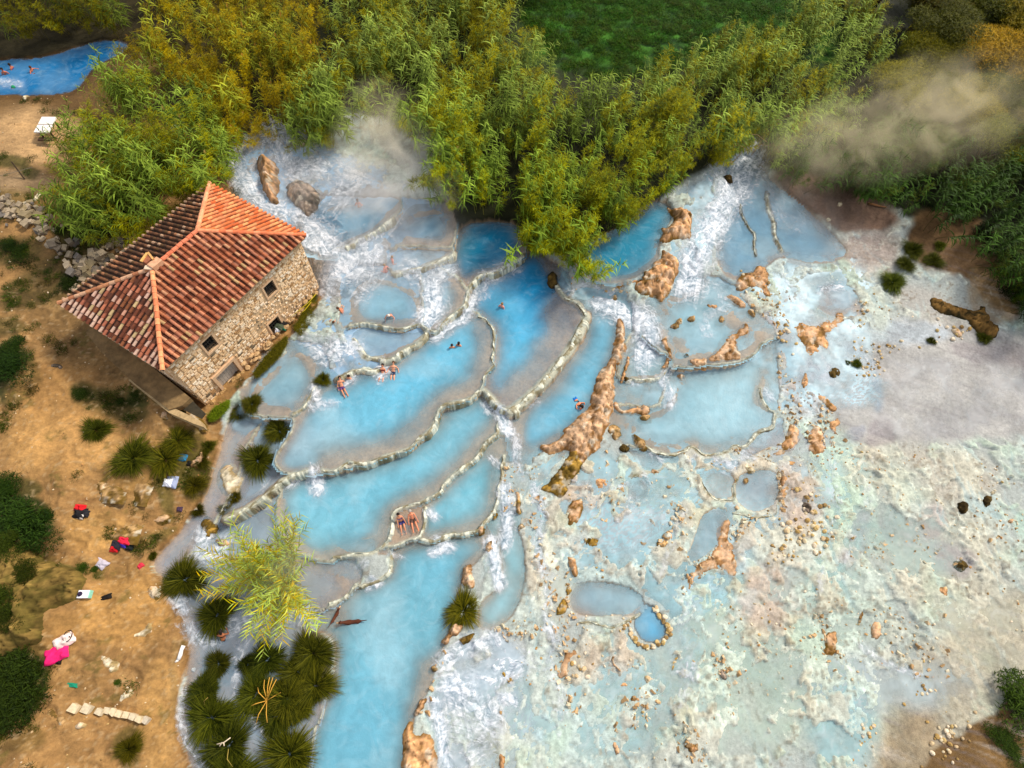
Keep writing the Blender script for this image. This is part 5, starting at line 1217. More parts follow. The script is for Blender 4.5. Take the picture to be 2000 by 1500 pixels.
# ---- trees of the upper right
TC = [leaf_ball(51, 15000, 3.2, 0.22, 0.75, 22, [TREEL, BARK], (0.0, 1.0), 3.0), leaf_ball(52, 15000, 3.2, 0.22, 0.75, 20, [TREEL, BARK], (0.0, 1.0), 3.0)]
def split_tree(seed, H):
    tr = MB(); R = random.Random(seed)
    tr.tube([(0, 0, -0.3), (0.1, 0.05, H * 0.5), (0.0, 0.1, H)], [0.22, 0.16, 0.1], 7)
    for q in range(5):
        a = q * 1.3 + R.random(); tr.tube([(0, 0, H * (0.5 + 0.08 * q)), (math.cos(a) * 0.8, math.sin(a) * 0.8, H * 0.9), (math.cos(a) * 1.7, math.sin(a) * 1.7, H + 0.8)], [0.09, 0.06, 0.03], 5)
    return tr.mesh('trunk', BARK)
TRK = [split_tree(1, 2.6), split_tree(2, 2.6)]
TR = [(1890,120,3.0,'orange leaved tree crown brightest in the upper right woods',(0.95,0.85,0.6)),(1960,60,3.2,'orange olive tree in the far upper right corner',(0.8,0.9,0.45)),(1975,170,2.8,'rusty olive tree at the right edge above the steam',(0.85,0.8,0.45)),(1800,70,3.0,'dark green tree left of the orange crown',(0.22,0.34,0.28)),(1845,200,2.6,'olive tree in the steam below the orange crown',(0.66,0.78,0.4)),(1900,270,2.5,'yellow olive tree below the steam',(0.5,0.8,0.4)),(1780,150,2.2,'dark tree at the edge of the reed bed',(0.3,0.36,0.3)),
      (1990,270,2.8,'dark tree at the right edge under the steam',(0.3,0.35,0.3)),(1870,20,3.0,'deep green tree at the top edge',(0.22,0.36,0.22)),(1780,10,3.0,'brownish dark tree at the top edge beside the reeds',(0.30,0.34,0.22)),(1960,-20,3.0,'olive tree at the top right edge',(0.5,0.66,0.35)),(2040,110,3.2,'olive tree leaning in from the right edge',(0.6,0.68,0.35)),(2060,300,3.0,'dark tree outside the right edge',(0.3,0.35,0.3)),(1700,-30,2.6,'brown tinged tree on the field edge',(0.32,0.36,0.25)),
      (1010,-60,2.6,'dark hedge tree at the corner of the green field',(0.25,0.28,0.2)),(1050,-90,2.6,'second dark hedge tree at the top of the green field',(0.22,0.28,0.2))]
R = random.Random(44)
for k in range(22):
    q_ = R.choice([(1790, 90, 50, 110), (1900, 160, 90, 60), (1960, 230, 70, 60), (1830, 10, 60, 50), (1990, 20, 60, 60)])
    TR.append((q_[0] + R.gauss(0, q_[2] * .6), q_[1] + R.gauss(0, q_[3] * .6), R.uniform(1.8, 2.8), 'leafy dark green tree crowded in the woods of the upper right corner', R.choice([(0.20, 0.38, 0.26), (0.34, 0.52, 0.25), (0.5, 0.66, 0.3), (0.26, 0.42, 0.2)])))
for k, (sx, sy, r, lb, tn) in enumerate(TR):
    g = ground(sx, sy + 55)
    t = empty('tree', g); tag(t, lb, 'tree', 'crowded dark trees of the upper right woods' if 'crowded' in lb else None)
    s = r / 3.0
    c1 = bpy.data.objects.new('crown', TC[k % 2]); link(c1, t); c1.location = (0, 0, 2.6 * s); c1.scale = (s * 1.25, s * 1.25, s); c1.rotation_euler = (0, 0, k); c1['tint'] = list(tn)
    c2 = bpy.data.objects.new('trunk', TRK[k % 2]); link(c2, t); c2.scale = (s, s, s)
# ---- rough grass of the field
def tuft(seed):
    R = random.Random(seed); pb = PB()
    for i in range(60):
        a = R.uniform(0, 6.28); pb.blade((R.gauss(0, .25), R.gauss(0, .25), 0), Vector((math.cos(a), math.sin(a), R.uniform(.5, 1.6))), R.uniform(.15, .4), 0.05, 1.2, 2, 0, R.uniform(0, .9))
    return pb.mesh('grass_tuft', [SHRUB])
ts = bpy.data.objects.new('grass_tuft', tuft(3)); link(ts); ts.location = ground(1300, 60); ts['tint'] = [0.9, 1.5, 0.6]; tag(ts, 'single green grass tuft in the middle of the field', 'grass')
n = 9000; gx_ = rs.uniform(-8, 50, n); gy_ = rs.uniform(52, 92, n); gz_ = tz(gx_, gy_); qx_, qy_ = proj(gx_, gy_, gz_)
ok = inside(qx_, qy_, [(1000,-300),(1700,-300),(1640,30),(1500,110),(1350,130),(1250,150),(1150,170),(1070,110),(1020,40)])
gt = np.stack([0.55 + 0.6 * rs.rand(n), 0.9 + 0.9 * rs.rand(n), 0.3 + 0.4 * rs.rand(n)], 1)
scatter('grass', np.stack([gx_, gy_, gz_], 1)[ok], np.zeros(ok.sum(), int), np.stack([0 * gx_, 0 * gx_, rs.uniform(0, 6, n)], 1)[ok], rs.uniform(0.5, 1.4, n)[ok], gt[ok], [ts])
# weeds on the left bank
n = 14000; gx_ = rs.uniform(-62, -14, n); gy_ = rs.uniform(-6, 55, n); gz_ = tz(gx_, gy_); qx_, qy_ = proj(gx_, gy_, gz_)
dens = np.zeros(n)
for e in [ell(60,400,110,26,0),ell(190,440,90,50,-20),ell(100,545,110,36,-30),ell(30,490,60,30,0),ell(20,315,40,12,10),ell(20,730,55,55,0),ell(40,1010,70,40,10),ell(40,1320,60,80,10),ell(20,1090,70,40,0),ell(250,1450,30,30,0),ell(30,1440,60,40,0),ell(375,915,30,60,20),ell(220,790,80,22,20),ell(320,970,14,46,-15),ell(300,1050,46,12,-30),ell(560,1330,80,80,0),ell(430,1380,44,120,0),ell(1940,1440,90,60,0),ell(130,1110,40,8,10)]:
    s_ = sdist(qx_, qy_, e); dens = np.maximum(dens, sstep(-15, 10, s_))
bk_ = inside(qx_, qy_, BANK) * 0.22 * sstep(0.52, 0.62, fbm(gx_ * .35, gy_ * .35, 4, 5))
ok = (rs.rand(n) < np.maximum(bk_, dens * 0.8 * sstep(0.35, 0.6, fbm(gx_ * .8, gy_ * .8, 3, 2)))) & ~hin[0] & ~inside(qx_, qy_, HOUSE_PX)
gt = np.stack([0.6 + 0.7 * rs.rand(n), 0.6 + 0.6 * rs.rand(n), 0.3 + 0.3 * rs.rand(n)], 1)
scatter('weeds', np.stack([gx_, gy_, gz_], 1)[ok], np.zeros(ok.sum(), int), np.stack([0 * gx_, 0 * gx_, rs.uniform(0, 6, n)], 1)[ok], rs.uniform(0.4, 0.9, n)[ok], gt[ok], [ts])
# ================================================================== the stone mill house
def tint_mat(name, rough=0.8, var=0.2, scale=6.0, bump=0.4, spec=0.25, bscale=None):
    m, nt, p, out = new_mat(name)
    a = node(nt, 'ShaderNodeAttribute', attribute_name='col'); t = node(nt, 'ShaderNodeAttribute', attribute_name='tint'); t.attribute_type = 'INSTANCER'
    mm = node(nt, 'ShaderNodeMix', data_type='RGBA', blend_type='MULTIPLY'); mm.inputs[0].default_value = 1.0
    nt.links.new(a.outputs['Color'], mm.inputs[6]); nt.links.new(t.outputs['Vector'], mm.inputs[7])
    g = node(nt, 'ShaderNodeNewGeometry')
    nz = node(nt, 'ShaderNodeTexNoise', Scale=scale, Detail=6.0, Roughness=0.65); nt.links.new(g.outputs['Position'], nz.inputs['Vector'])
    mr = node(nt, 'ShaderNodeMapRange'); mr.inputs['From Min'].default_value = 0.3; mr.inputs['From Max'].default_value = 0.7; mr.inputs['To Min'].default_value = 1 - var; mr.inputs['To Max'].default_value = 1 + var
    nt.links.new(nz.outputs[0], mr.inputs[0])
    vm = node(nt, 'ShaderNodeVectorMath', operation='SCALE'); nt.links.new(mm.outputs[2], vm.inputs[0]); nt.links.new(mr.outputs[0], vm.inputs['Scale'])
    nt.links.new(vm.outputs[0], p.inputs['Base Color']); p.inputs['Roughness'].default_value = rough; p.inputs['Specular IOR Level'].default_value = spec
    nb = node(nt, 'ShaderNodeTexNoise', Scale=bscale or scale * 5, Detail=5.0); nt.links.new(g.outputs['Position'], nb.inputs['Vector'])
    b = node(nt, 'ShaderNodeBump', Strength=bump, Distance=0.02); nt.links.new(nb.outputs[0], b.inputs['Height']); nt.links.new(b.outputs[0], p.inputs['Normal'])
    return m
TILE = tint_mat('terracotta', 0.85, 0.25, 5.0, 0.4)
STONE = tint_mat('wall_stone', 0.9, 0.2, 7.0, 0.5)
MORTAR = simple_mat('mortar', lin(206, 172, 132), 0.95, 0.18, 5.0, 0.6)
IRON = simple_mat('iron', lin(44, 40, 36), 0.6, 0.2, 8, 0.2)
DARK = simple_mat('dark_opening', (0.006, 0.005, 0.004), 0.9, 0.2, 4, 0.0)
PLANK = simple_mat('grey_plank', lin(168, 158, 146), 0.85, 0.2, 9, 0.4)
CONC = simple_mat('old_concrete', lin(122, 98, 64), 0.95, 0.45, 1.6, 0.8)

ZE = 6.9
cn = [np.array(at(*p, ZE)[:2]) for p in ((320, 724), (597, 460), (411, 359), (115, 593))]    # S E N W
cen2 = sum(cn) / 4
u2 = (cn[1] - cn[0]) + (cn[2] - cn[3]); u2 /= np.linalg.norm(u2)
v2 = np.array([-u2[1], u2[0]])
HL = (np.linalg.norm(cn[1] - cn[0]) + np.linalg.norm(cn[2] - cn[3])) / 2; HW = (np.linalg.norm(cn[3] - cn[0]) + np.linalg.norm(cn[2] - cn[1])) / 2
house = empty('stone_house', (cen2[0], cen2[1], 0.0), math.atan2(u2[1], u2[0]))
tag(house, 'old stone mill house with a hipped terracotta tile roof beside the cascades', 'house')
# local frame: x along the ridge (towards the falls), y towards the back; the front wall faces -y
hl, hw = HL / 2, HW / 2
ridge_x = hl - hw
def loc(px, py, plane_y):                      # surveyed pixel on the front wall -> (x, z)
    r = ROT @ np.array([px - 1000.0, -(py - 750.0), -FPX]); o3 = np.array([0, 0, CAM_H])
    nrm = np.array([v2[0], v2[1], 0]); p0 = np.array([cen2[0], cen2[1], 0]) + nrm * plane_y
    t = nrm.dot(p0 - o3) / nrm.dot(r); q = o3 + r * t
    return (q[:2] - cen2).dot(u2), q[2]
def zfit(lx, px, py):
    w = cen2 + u2 * lx; best = None
    for z in np.arange(7, 12, 0.02):
        a, b = proj(w[0], w[1], z); d = (a - px) ** 2 + (b - py) ** 2
        if best is None or d < best[0]: best = (d, z)
    return best
za = zfit(ridge_x, 377, 462); zb = zfit(-ridge_x, 305, 515)
ZR = (za[1] + zb[1]) / 2
print('house', HL, HW, 'ridge z', za, zb)
IN = 0.38
WZ0 = 0.2
def quad(mb, a, b, c_, d, col=None): mb.add([a, b, c_, d], [(0, 1, 2, 3)], col)
opens = {}
def rect(pts):
    q = [loc(a, b, -(hw - IN)) for a, b in pts]; xs_ = sorted(a for a, b in q); zs_ = sorted(b for a, b in q)
    return [(xs_[0] + xs_[1]) / 2, (xs_[2] + xs_[3]) / 2, (zs_[0] + zs_[1]) / 2, (zs_[2] + zs_[3]) / 2]
W1 = rect([(514,562),(531,544),(540,565),(523,582)]); W2r = rect([(393,670),(412,652),(426,673),(406,690)]); W3 = rect([(523,634),(542,616),(552,636),(533,652)]); DR = rect([(420,737),(453,701),(470,729),(435,757)])
print('openings', W1, W2r, W3, DR)
OP = [W1, W2r, W3, DR]
wx0, wx1, wy0, wy1 = -hl + IN, hl - IN, -hw + IN, hw - IN
mb = MB()
xsn = sorted({wx0, wx1} | {o[0] for o in OP} | {o[1] for o in OP}); zsn = sorted({WZ0, ZE - 0.05} | {o[2] for o in OP} | {o[3] for o in OP})
for i in range(len(xsn) - 1):
    for j in range(len(zsn) - 1):
        mx_, mz_ = (xsn[i] + xsn[i + 1]) / 2, (zsn[j] + zsn[j + 1]) / 2
        if any(o[0] < mx_ < o[1] and o[2] < mz_ < o[3] for o in OP): continue
        quad(mb, (xsn[i], wy0, zsn[j]), (xsn[i + 1], wy0, zsn[j]), (xsn[i + 1], wy0, zsn[j + 1]), (xsn[i], wy0, zsn[j + 1]))
for o in OP:
    D = 0.38
    quad(mb, (o[0], wy0, o[2]), (o[0], wy0 + D, o[2]), (o[0], wy0 + D, o[3]), (o[0], wy0, o[3]))
    quad(mb, (o[1], wy0 + D, o[2]), (o[1], wy0, o[2]), (o[1], wy0, o[3]), (o[1], wy0 + D, o[3]))
    quad(mb, (o[0], wy0, o[2]), (o[1], wy0, o[2]), (o[1], wy0 + D, o[2]), (o[0], wy0 + D, o[2]))
    quad(mb, (o[0], wy0 + D, o[3]), (o[1], wy0 + D, o[3]), (o[1], wy0, o[3]), (o[0], wy0, o[3]))
zt_ = ZE - 0.05
quad(mb, (wx1, wy0, WZ0), (wx1, wy1, WZ0), (wx1, wy1, zt_), (wx1, wy0, zt_)); quad(mb, (wx1, wy1, WZ0), (wx0, wy1, WZ0), (wx0, wy1, zt_), (wx1, wy1, zt_)); quad(mb, (wx0, wy1, WZ0), (wx0, wy0, WZ0), (wx0, wy0, zt_), (wx0, wy1, zt_))
wall = mb.build('wall', MORTAR, house)
# stones
def stone_mesh(seed):
    R = random.Random(seed); s = MB(); d = 0.5
    o4 = [(-d, -d), (d, -d), (d, d), (-d, d)]
    back = [(a * R.uniform(.92, 1), 0.5, b * R.uniform(.92, 1)) for a, b in o4]; fr = [(a * R.uniform(.70, .86), -0.5 + R.uniform(0, .2), b * R.uniform(.66, .86)) for a, b in o4]
    s.add(back + fr, [(4, 5, 6, 7), (0, 1, 5, 4), (1, 2, 6, 5), (2, 3, 7, 6), (3, 0, 4, 7)])
    return s
SM = [stone_mesh(k) for k in range(6)]; SMM = [s.mesh('stone', STONE) for s in SM]
R = random.Random(4); stones = []
def stone_col(R, x, z, hi):
    q = R.random()
    if q < 0.04: return lin(110, 96, 76)
    if q < 0.12: return lin(172, 132, 88)
    if q < 0.5: return lin(228, 198, 160)
    if q < 0.8: return lin(216, 180, 136)
    return lin(238, 218, 190)
z = 0.75
while z < ZE - 0.25:
    xx = wx0 + R.uniform(0, .1)
    rubble = 1.3 < z < 4.4
    ch = R.uniform(0.15, 0.25)
    while xx < wx1 - 0.1:
        loose = rubble and (-0.5 < xx < hl - 0.9) and fbm(np.array([xx * 0.5]), np.array([z * 0.6]), 3, 2)[0] > 0.42
        w = R.uniform(0.12, 0.2) if loose else R.uniform(0.2, 0.46)
        w = min(w, wx1 - xx)
        cx_, cz_ = xx + w / 2, z + ch / 2 + R.uniform(-.02, .02)
        bad = any(o[0] - 0.17 < cx_ + w / 2 and cx_ - w / 2 < o[1] + 0.17 and o[2] - 0.17 < cz_ + ch / 2 and cz_ - ch / 2 < o[3] + 0.17 for o in OP)
        if not bad and not (loose and R.random() < 0.45):
            stones.append((cx_, cz_, w * 0.93, ch * (0.9 if not loose else 0.6), stone_col(R, xx, z, not loose)))
        xx += w + R.uniform(0.0, 0.02)
    z += ch + R.uniform(0.0, 0.015)
order_ = sorted(range(len(stones)), key=lambda k: -stones[k][2] * stones[k][3])
sb = MB()
for rank, k in enumerate(order_):
    cx_, cz_, w, h_, cl = stones[k]; v = k % 6; th = R.uniform(.05, .09)
    if rank < 290:
        o = bpy.data.objects.new('stone', SMM[v]); link(o, wall); o.location = (cx_, wy0 - th * 0.35, cz_); o.scale = (w, th, h_); o.rotation_euler = (0, R.uniform(-.06, .06), 0); o['tint'] = list(cl)
    else:
        sb.add([(cx_ + a * w, wy0 - th * 0.35 + b * th, cz_ + c_ * h_) for a, b, c_ in SM[v].v], SM[v].f, cl)
o = sb.build('small_stones', STONE, wall); o['tint'] = [1.0, 1.0, 1.0]; tag(o, kind='stuff')
# side wall stones (joined)
sb = MB()
for side_ in (0, 1):
    z = 2.0
    while z < ZE - 0.3:
        yy = wy0 + 0.05; ch = R.uniform(.15, .25)
        while yy < wy1:
            w = R.uniform(.2, .45); th = 0.08; X = wx0 if side_ == 0 else wx1; sg = -1 if side_ == 0 else 1
            cl = stone_col(R, yy, z, True)
            if yy + w < wy1: sb.add([(X + sg * (0.03 - b * th), yy + w / 2 + (a if sg > 0 else -a) * w * .93, z + ch / 2 + c_ * ch * .9) for a, b, c_ in SM[int(z * 10) % 6].v], SM[int(z * 10) % 6].f, cl)
            yy += w
        z += ch
o = sb.build('side_stones', STONE, wall); o['tint'] = [0.95, 0.95, 0.95]; tag(o, kind='stuff')
# windows
def frame_boxes(parent, o, t, proud, mat, name, col=None):
    s = MB(); y = wy0 - proud / 2
    s.box(((o[0] + o[1]) / 2, y, o[3] + t / 2), (o[1] - o[0] + 2 * t, 0.10 + proud, t)); s.box(((o[0] + o[1]) / 2, y, o[2] - t / 2), (o[1] - o[0] + 2 * t, 0.10 + proud * 1.5, t))
    s.box((o[0] - t / 2, y + .003, (o[2] + o[3]) / 2), (t, 0.10 + proud, o[3] - o[2])); s.box((o[1] + t / 2, y + .003, (o[2] + o[3]) / 2), (t, 0.10 + proud, o[3] - o[2]))
    return s.build(name, mat, parent)
PLAST = simple_mat('plaster', lin(214, 176, 138), 0.9, 0.15, 4, 0.3)
for k, o_ in enumerate((W1, W2r, W3)):
    s = MB(); quad(s, (o_[0] + .002, wy0 + 0.36, o_[2]), (o_[1] - .002, wy0 + 0.36, o_[2]), (o_[1] - .002, wy0 + 0.36, o_[3]), (o_[0] + .002, wy0 + 0.36, o_[3]))
    win = s.build('window', DARK, house)
    frame_boxes(win, o_, 0.13, 0.02, PLAST, 'frame')
    nb_ = 5
    for q in range(nb_):
        b_ = MB(); xq = o_[0] + (o_[1] - o_[0]) * (q + .5) / nb_; b_.box((xq, wy0 + 0.10, (o_[2] + o_[3]) / 2), (0.035, 0.035, o_[3] - o_[2])); b_.build('bar', IRON, win)
    for q in range(6 if k == 0 else 4):
        b_ = MB(); zq = o_[2] + (o_[3] - o_[2]) * (q + .5) / (6 if k == 0 else 4); b_.box(((o_[0] + o_[1]) / 2, wy0 + 0.065, zq), (o_[1] - o_[0], 0.03, 0.035)); b_.build('bar', IRON, win)
# door: a grey plank shutter set in a plastered jamb
s = MB(); s.box(((DR[0] + DR[1]) / 2, wy0 + 0.30, (DR[2] + DR[3]) / 2), (DR[1] - DR[0], 0.05, DR[3] - DR[2])); door = s.build('door', DARK, house)
n_ = 7
for q in range(n_):
    s = MB(); wq = (DR[1] - DR[0]) / n_; s.box((DR[0] + wq * (q + .5), wy0 + 0.17, (DR[2] + DR[3]) / 2 + 0.06), (wq - 0.012, 0.05, DR[3] - DR[2] - 0.14)); s.build('plank', PLANK, door)
frame_boxes(door, DR, 0.22, 0.10, PLAST, 'frame')
s = MB(); s.box(((DR[0] + DR[1]) / 2, wy0 - 0.28, DR[2] - 0.35), (DR[1] - DR[0] + 0.5, 0.45, 0.24)); s.build('sill', CONC, door)
s = MB(); s.box((DR[1] - 0.25, wy0 + 0.08, DR[2] + 0.18), (0.12, 0.05, 0.10)); s.build('handle', IRON, door)
# low rubble plinth right of the door
s = MB()
for q in range(40):
    s.ell((R.uniform(DR[1] + 0.3, hl - 0.8), wy0 - R.uniform(.05, .4), R.uniform(0.9, 1.5)), (R.uniform(.15, .3), R.uniform(.15, .25), R.uniform(.1, .2)), None, 7, 5, lin(190, 156, 112), 0.2)
    s.ell((R.uniform(wx0, DR[1] + 0.6), wy0 - R.uniform(.0, .25), R.uniform(0.6, 1.0)), (R.uniform(.15, .3), R.uniform(.12, .2), R.uniform(.1, .2)), None, 7, 5, lin(176, 140, 90), 0.2)
o = s.build('plinth', STONE, house); o['tint'] = [1.0, 1.0, 1.0]
# ---- roof
rise = ZR - ZE
core = MB()
ov = 0.0
e = [(-hl, -hw, ZE - 0.06), (hl, -hw, ZE - 0.06), (hl, hw, ZE - 0.06), (-hl, hw, ZE - 0.06)]; r_ = [(-ridge_x, 0, ZR - 0.06), (ridge_x, 0, ZR - 0.06)]
core.add(e + r_, [(0, 1, 5, 4), (1, 2, 5), (2, 3, 4, 5), (3, 0, 4), (0, 3, 2, 1)], lin(84, 50, 34))
roof = core.build('roof', TILE, house); roof['tint'] = [1.0, 1.0, 1.0]
s = MB()
for x0_, y0_, x1_, y1_ in ((-hl, -hw, hl, -hw), (hl, -hw, hl, hw), (hl, hw, -hl, hw), (-hl, hw, -hl, -hw)):
    s.box(((x0_ + x1_) / 2 * 0.985, (y0_ + y1_) / 2 * 0.985, ZE - 0.13), (abs(x1_ - x0_) * 0.97 + 0.1, abs(y1_ - y0_) * 0.97 + 0.1, 0.10), None, lin(188, 160, 124))
o = s.build('eave_board', TILE, house); o['tint'] = [1.0, 1.0, 1.0]
def barrel(r0, r1, L, seg=5, inv=False, thick=True):
    s = MB(); V = []; F_ = []
    for j, (y, r) in enumerate(((0, r0), (L, r1))):
        for k in range(seg + 1):
            a = math.pi * k / seg
            V.append((r * math.cos(a), y, (r * math.sin(a)) * (-0.55 if inv else 1)))
    for k in range(seg): F_.append((k, k + 1, seg + 2 + k, seg + 1 + k) if not inv else (k + 1, k, seg + 1 + k, seg + 2 + k))
    if not inv:
        V2 = [(x * 0.8, 0, zz * 0.8) for x, y, zz in V[:seg + 1]]; b = len(V); V += V2
        for k in range(seg): F_.append((k + 1, k, b + k, b + k + 1))
    s.add(V, F_); return s
CT = barrel(0.105, 0.085, 0.50); CTM = CT.mesh('roof_tile', TILE); PT = barrel(0.11, 0.13, 0.48, 3, True)
RT = barrel(0.15, 0.13, 0.50); RTM = RT.mesh('ridge_tile', TILE)
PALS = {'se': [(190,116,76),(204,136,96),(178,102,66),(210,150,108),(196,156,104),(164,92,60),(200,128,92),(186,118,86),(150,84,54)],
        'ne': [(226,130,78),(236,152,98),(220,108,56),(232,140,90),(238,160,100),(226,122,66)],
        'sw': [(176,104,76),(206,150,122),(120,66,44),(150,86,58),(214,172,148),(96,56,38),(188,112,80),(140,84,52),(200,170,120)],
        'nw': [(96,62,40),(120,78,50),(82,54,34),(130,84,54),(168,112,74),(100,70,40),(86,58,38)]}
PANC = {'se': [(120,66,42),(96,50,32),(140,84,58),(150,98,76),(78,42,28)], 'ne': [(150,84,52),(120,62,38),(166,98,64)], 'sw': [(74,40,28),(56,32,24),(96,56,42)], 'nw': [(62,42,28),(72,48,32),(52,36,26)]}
slope_len = math.hypot(hw, rise); ang = math.atan2(rise, hw)
planes = [('se', Vector((-hl, -hw, ZE)), Vector((1, 0, 0)), Vector((0, 1, 0)), HL), ('ne', Vector((hl, -hw, ZE)), Vector((0, 1, 0)), Vector((-1, 0, 0)), HW),
          ('nw', Vector((hl, hw, ZE)), Vector((-1, 0, 0)), Vector((0, -1, 0)), HL), ('sw', Vector((-hl, hw, ZE)), Vector((0, -1, 0)), Vector((1, 0, 0)), HW)]
covers = []; rest_ = MB(); R = random.Random(9)
for nm, org, along, inward, Lp in planes:
    ncol = round(Lp / 0.37); sp = Lp / ncol
    upv = (inward * math.cos(ang) + Vector((0, 0, math.sin(ang)))); nrm = along.cross(upv).normalized()
    Rm = Matrix((along, upv, nrm)).transposed()
    for c_ in range(ncol + 1):
        s_ = c_ * sp
        run = min(s_, Lp - s_, hw) / math.cos(ang) if True else 0
        nrow = int(max(0, run - 0.05) / 0.40) + (1 if run > 0.12 else 0)
        for r__ in range(nrow):
            lenf = min(1.0, (run - r__ * 0.40) / 0.5 + 0.15)
            if lenf < 0.25: continue
            base = org + along * (s_ + R.uniform(-.015, .015)) + upv * (r__ * 0.40 - 0.10 + R.uniform(-.02, .02)) + nrm * (0.045 + (0.012 if r__ % 2 else 0))
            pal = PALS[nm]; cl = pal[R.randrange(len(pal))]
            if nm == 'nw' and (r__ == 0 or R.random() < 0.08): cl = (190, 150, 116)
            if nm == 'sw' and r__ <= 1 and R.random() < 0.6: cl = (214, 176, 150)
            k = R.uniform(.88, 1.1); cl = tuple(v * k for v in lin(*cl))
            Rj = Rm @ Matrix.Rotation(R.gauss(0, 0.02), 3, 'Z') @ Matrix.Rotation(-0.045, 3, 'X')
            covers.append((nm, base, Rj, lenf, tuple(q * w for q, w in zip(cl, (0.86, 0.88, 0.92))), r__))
        # pans between columns
        s2_ = s_ + sp / 2
        if c_ < ncol:
            run2 = min(s2_, Lp - s2_, hw) / math.cos(ang)
            for r__ in range(int(run2 / 0.40) + 1):
                lenf = min(1.0, (run2 - r__ * 0.40) / 0.48)
                if lenf < 0.2: continue
                base = org + along * s2_ + upv * (r__ * 0.40 - 0.05) + nrm * (0.055)
                cl = PANC[nm][R.randrange(len(PANC[nm]))]; Rj = Rm @ Matrix.Rotation(-0.07, 3, 'X')
                rest_.add([base + Rj @ Vector((a, b * lenf, d)) for a, b, d in PT.v], PT.f, lin(*cl))
pref = [t for t in covers if t[0] == 'se'] + [t for t in covers if t[0] == 'ne'] + [t for t in covers if t[0] in ('sw', 'nw')]
print('covers', len(covers))
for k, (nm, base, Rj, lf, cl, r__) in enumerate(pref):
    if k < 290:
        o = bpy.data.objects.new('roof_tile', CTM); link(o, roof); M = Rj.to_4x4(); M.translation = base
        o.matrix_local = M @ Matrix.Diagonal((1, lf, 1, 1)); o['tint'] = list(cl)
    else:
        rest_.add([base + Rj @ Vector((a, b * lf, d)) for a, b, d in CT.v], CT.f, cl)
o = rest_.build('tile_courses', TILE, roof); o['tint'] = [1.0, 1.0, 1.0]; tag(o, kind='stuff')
def ridge_run(a, b, pal):
    a = Vector(a); b = Vector(b); d = (b - a); n = int(d.length / 0.42); d.normalize(); sx = d.cross(Vector((0, 0, 1))).normalized(); up_ = sx.cross(d)
    Rm = Matrix((sx, d, up_)).transposed()
    for k in range(n + 1):
        o = bpy.data.objects.new('ridge_tile', RTM); link(o, roof); M = (Rm @ Matrix.Rotation(-0.04, 3, 'X') @ Matrix.Rotation(R.gauss(0, 0.03), 3, 'Z')).to_4x4(); M.translation = a + d * (k * (b - a).length / (n + 1)) + up_ * 0.07
        o.matrix_local = M; cl = lin(*pal[R.randrange(len(pal))]); o['tint'] = list(cl)
rp_ = (ridge_x, 0, ZR); rm_ = (-ridge_x, 0, ZR)
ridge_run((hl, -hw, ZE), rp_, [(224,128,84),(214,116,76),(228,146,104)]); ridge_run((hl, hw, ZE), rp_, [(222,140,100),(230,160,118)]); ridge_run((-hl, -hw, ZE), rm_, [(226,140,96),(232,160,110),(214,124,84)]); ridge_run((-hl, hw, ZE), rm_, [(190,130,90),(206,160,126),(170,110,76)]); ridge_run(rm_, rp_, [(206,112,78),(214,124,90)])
# chimney cowl on the ridge
s = MB(); cx_ = -ridge_x + 0.35
s.box((cx_, 0, ZR + 0.12), (0.75, 0.5, 0.35), None, lin(210, 160, 124)); s.box((cx_ - 0.1, 0.55, ZR + 0.05), (0.5, 0.45, 0.6), None, lin(150, 92, 66)); s.box((cx_ - 0.1, 0.72, ZR + 0.38), (0.7, 0.14, 0.10), Matrix.Rotation(0.3, 3, 'Z'), lin(216, 170, 100)); s.box((cx_ + 0.2, 0.5, ZR + 0.36), (0.12, 0.7, 0.10), Matrix.Rotation(-0.3, 3, 'Z'), lin(206, 158, 96))
s.box((cx_ - 0.45, 0.1, ZR + 0.16), (0.3, 0.5, 0.08), Matrix.Rotation(0.5, 3, 'Z'), lin(214, 188, 160))
o = s.build('chimney', TILE, house); o['tint'] = [1.0, 1.0, 1.0]

# walkway along the back side wall, and the mouth of the mill race
def slab(name, P, z, th, mat, parent=None, zb=None):
    W = atv(np.array(P, float), z); n = len(W); s = MB()
    V = [(a, b, z) for a, b in W] + [(a, b, z - th) for a, b in W]
    s.add(V, [tuple(range(n))[::-1] if False else tuple(range(n)), tuple(range(n, 2 * n))[::-1]] + [(i, n + i, n + (i + 1) % n, (i + 1) % n) for i in range(n)], (1, 1, 1))
    return s.build(name, mat, parent)
o = slab('walkway', [(150,628),(172,612),(320,735),(372,777),(356,792),(330,800),(262,748),(200,690)], 3.42, 0.5, CONC); tag(o, kind='structure')
o = slab('kerb', [(250,742),(262,738),(340,797),(392,822),(398,834),(380,828),(330,806)], 3.30, 0.6, simple_mat('kerb_stone', lin(176, 150, 108), 0.9, 0.3, 5, 0.5)); tag(o, 'weathered stone kerb edging the mill race below the house corner', 'kerb')
o = slab('channel_mouth', [(372,779),(402,808),(394,818),(352,797)], 3.0, 0.05, simple_mat('mouth_shade', lin(56, 50, 36), 0.9, 0.3, 3, 0.4)); tag(o, kind='structure')  # thin dark sheet: shade of the race's opening put into its colour
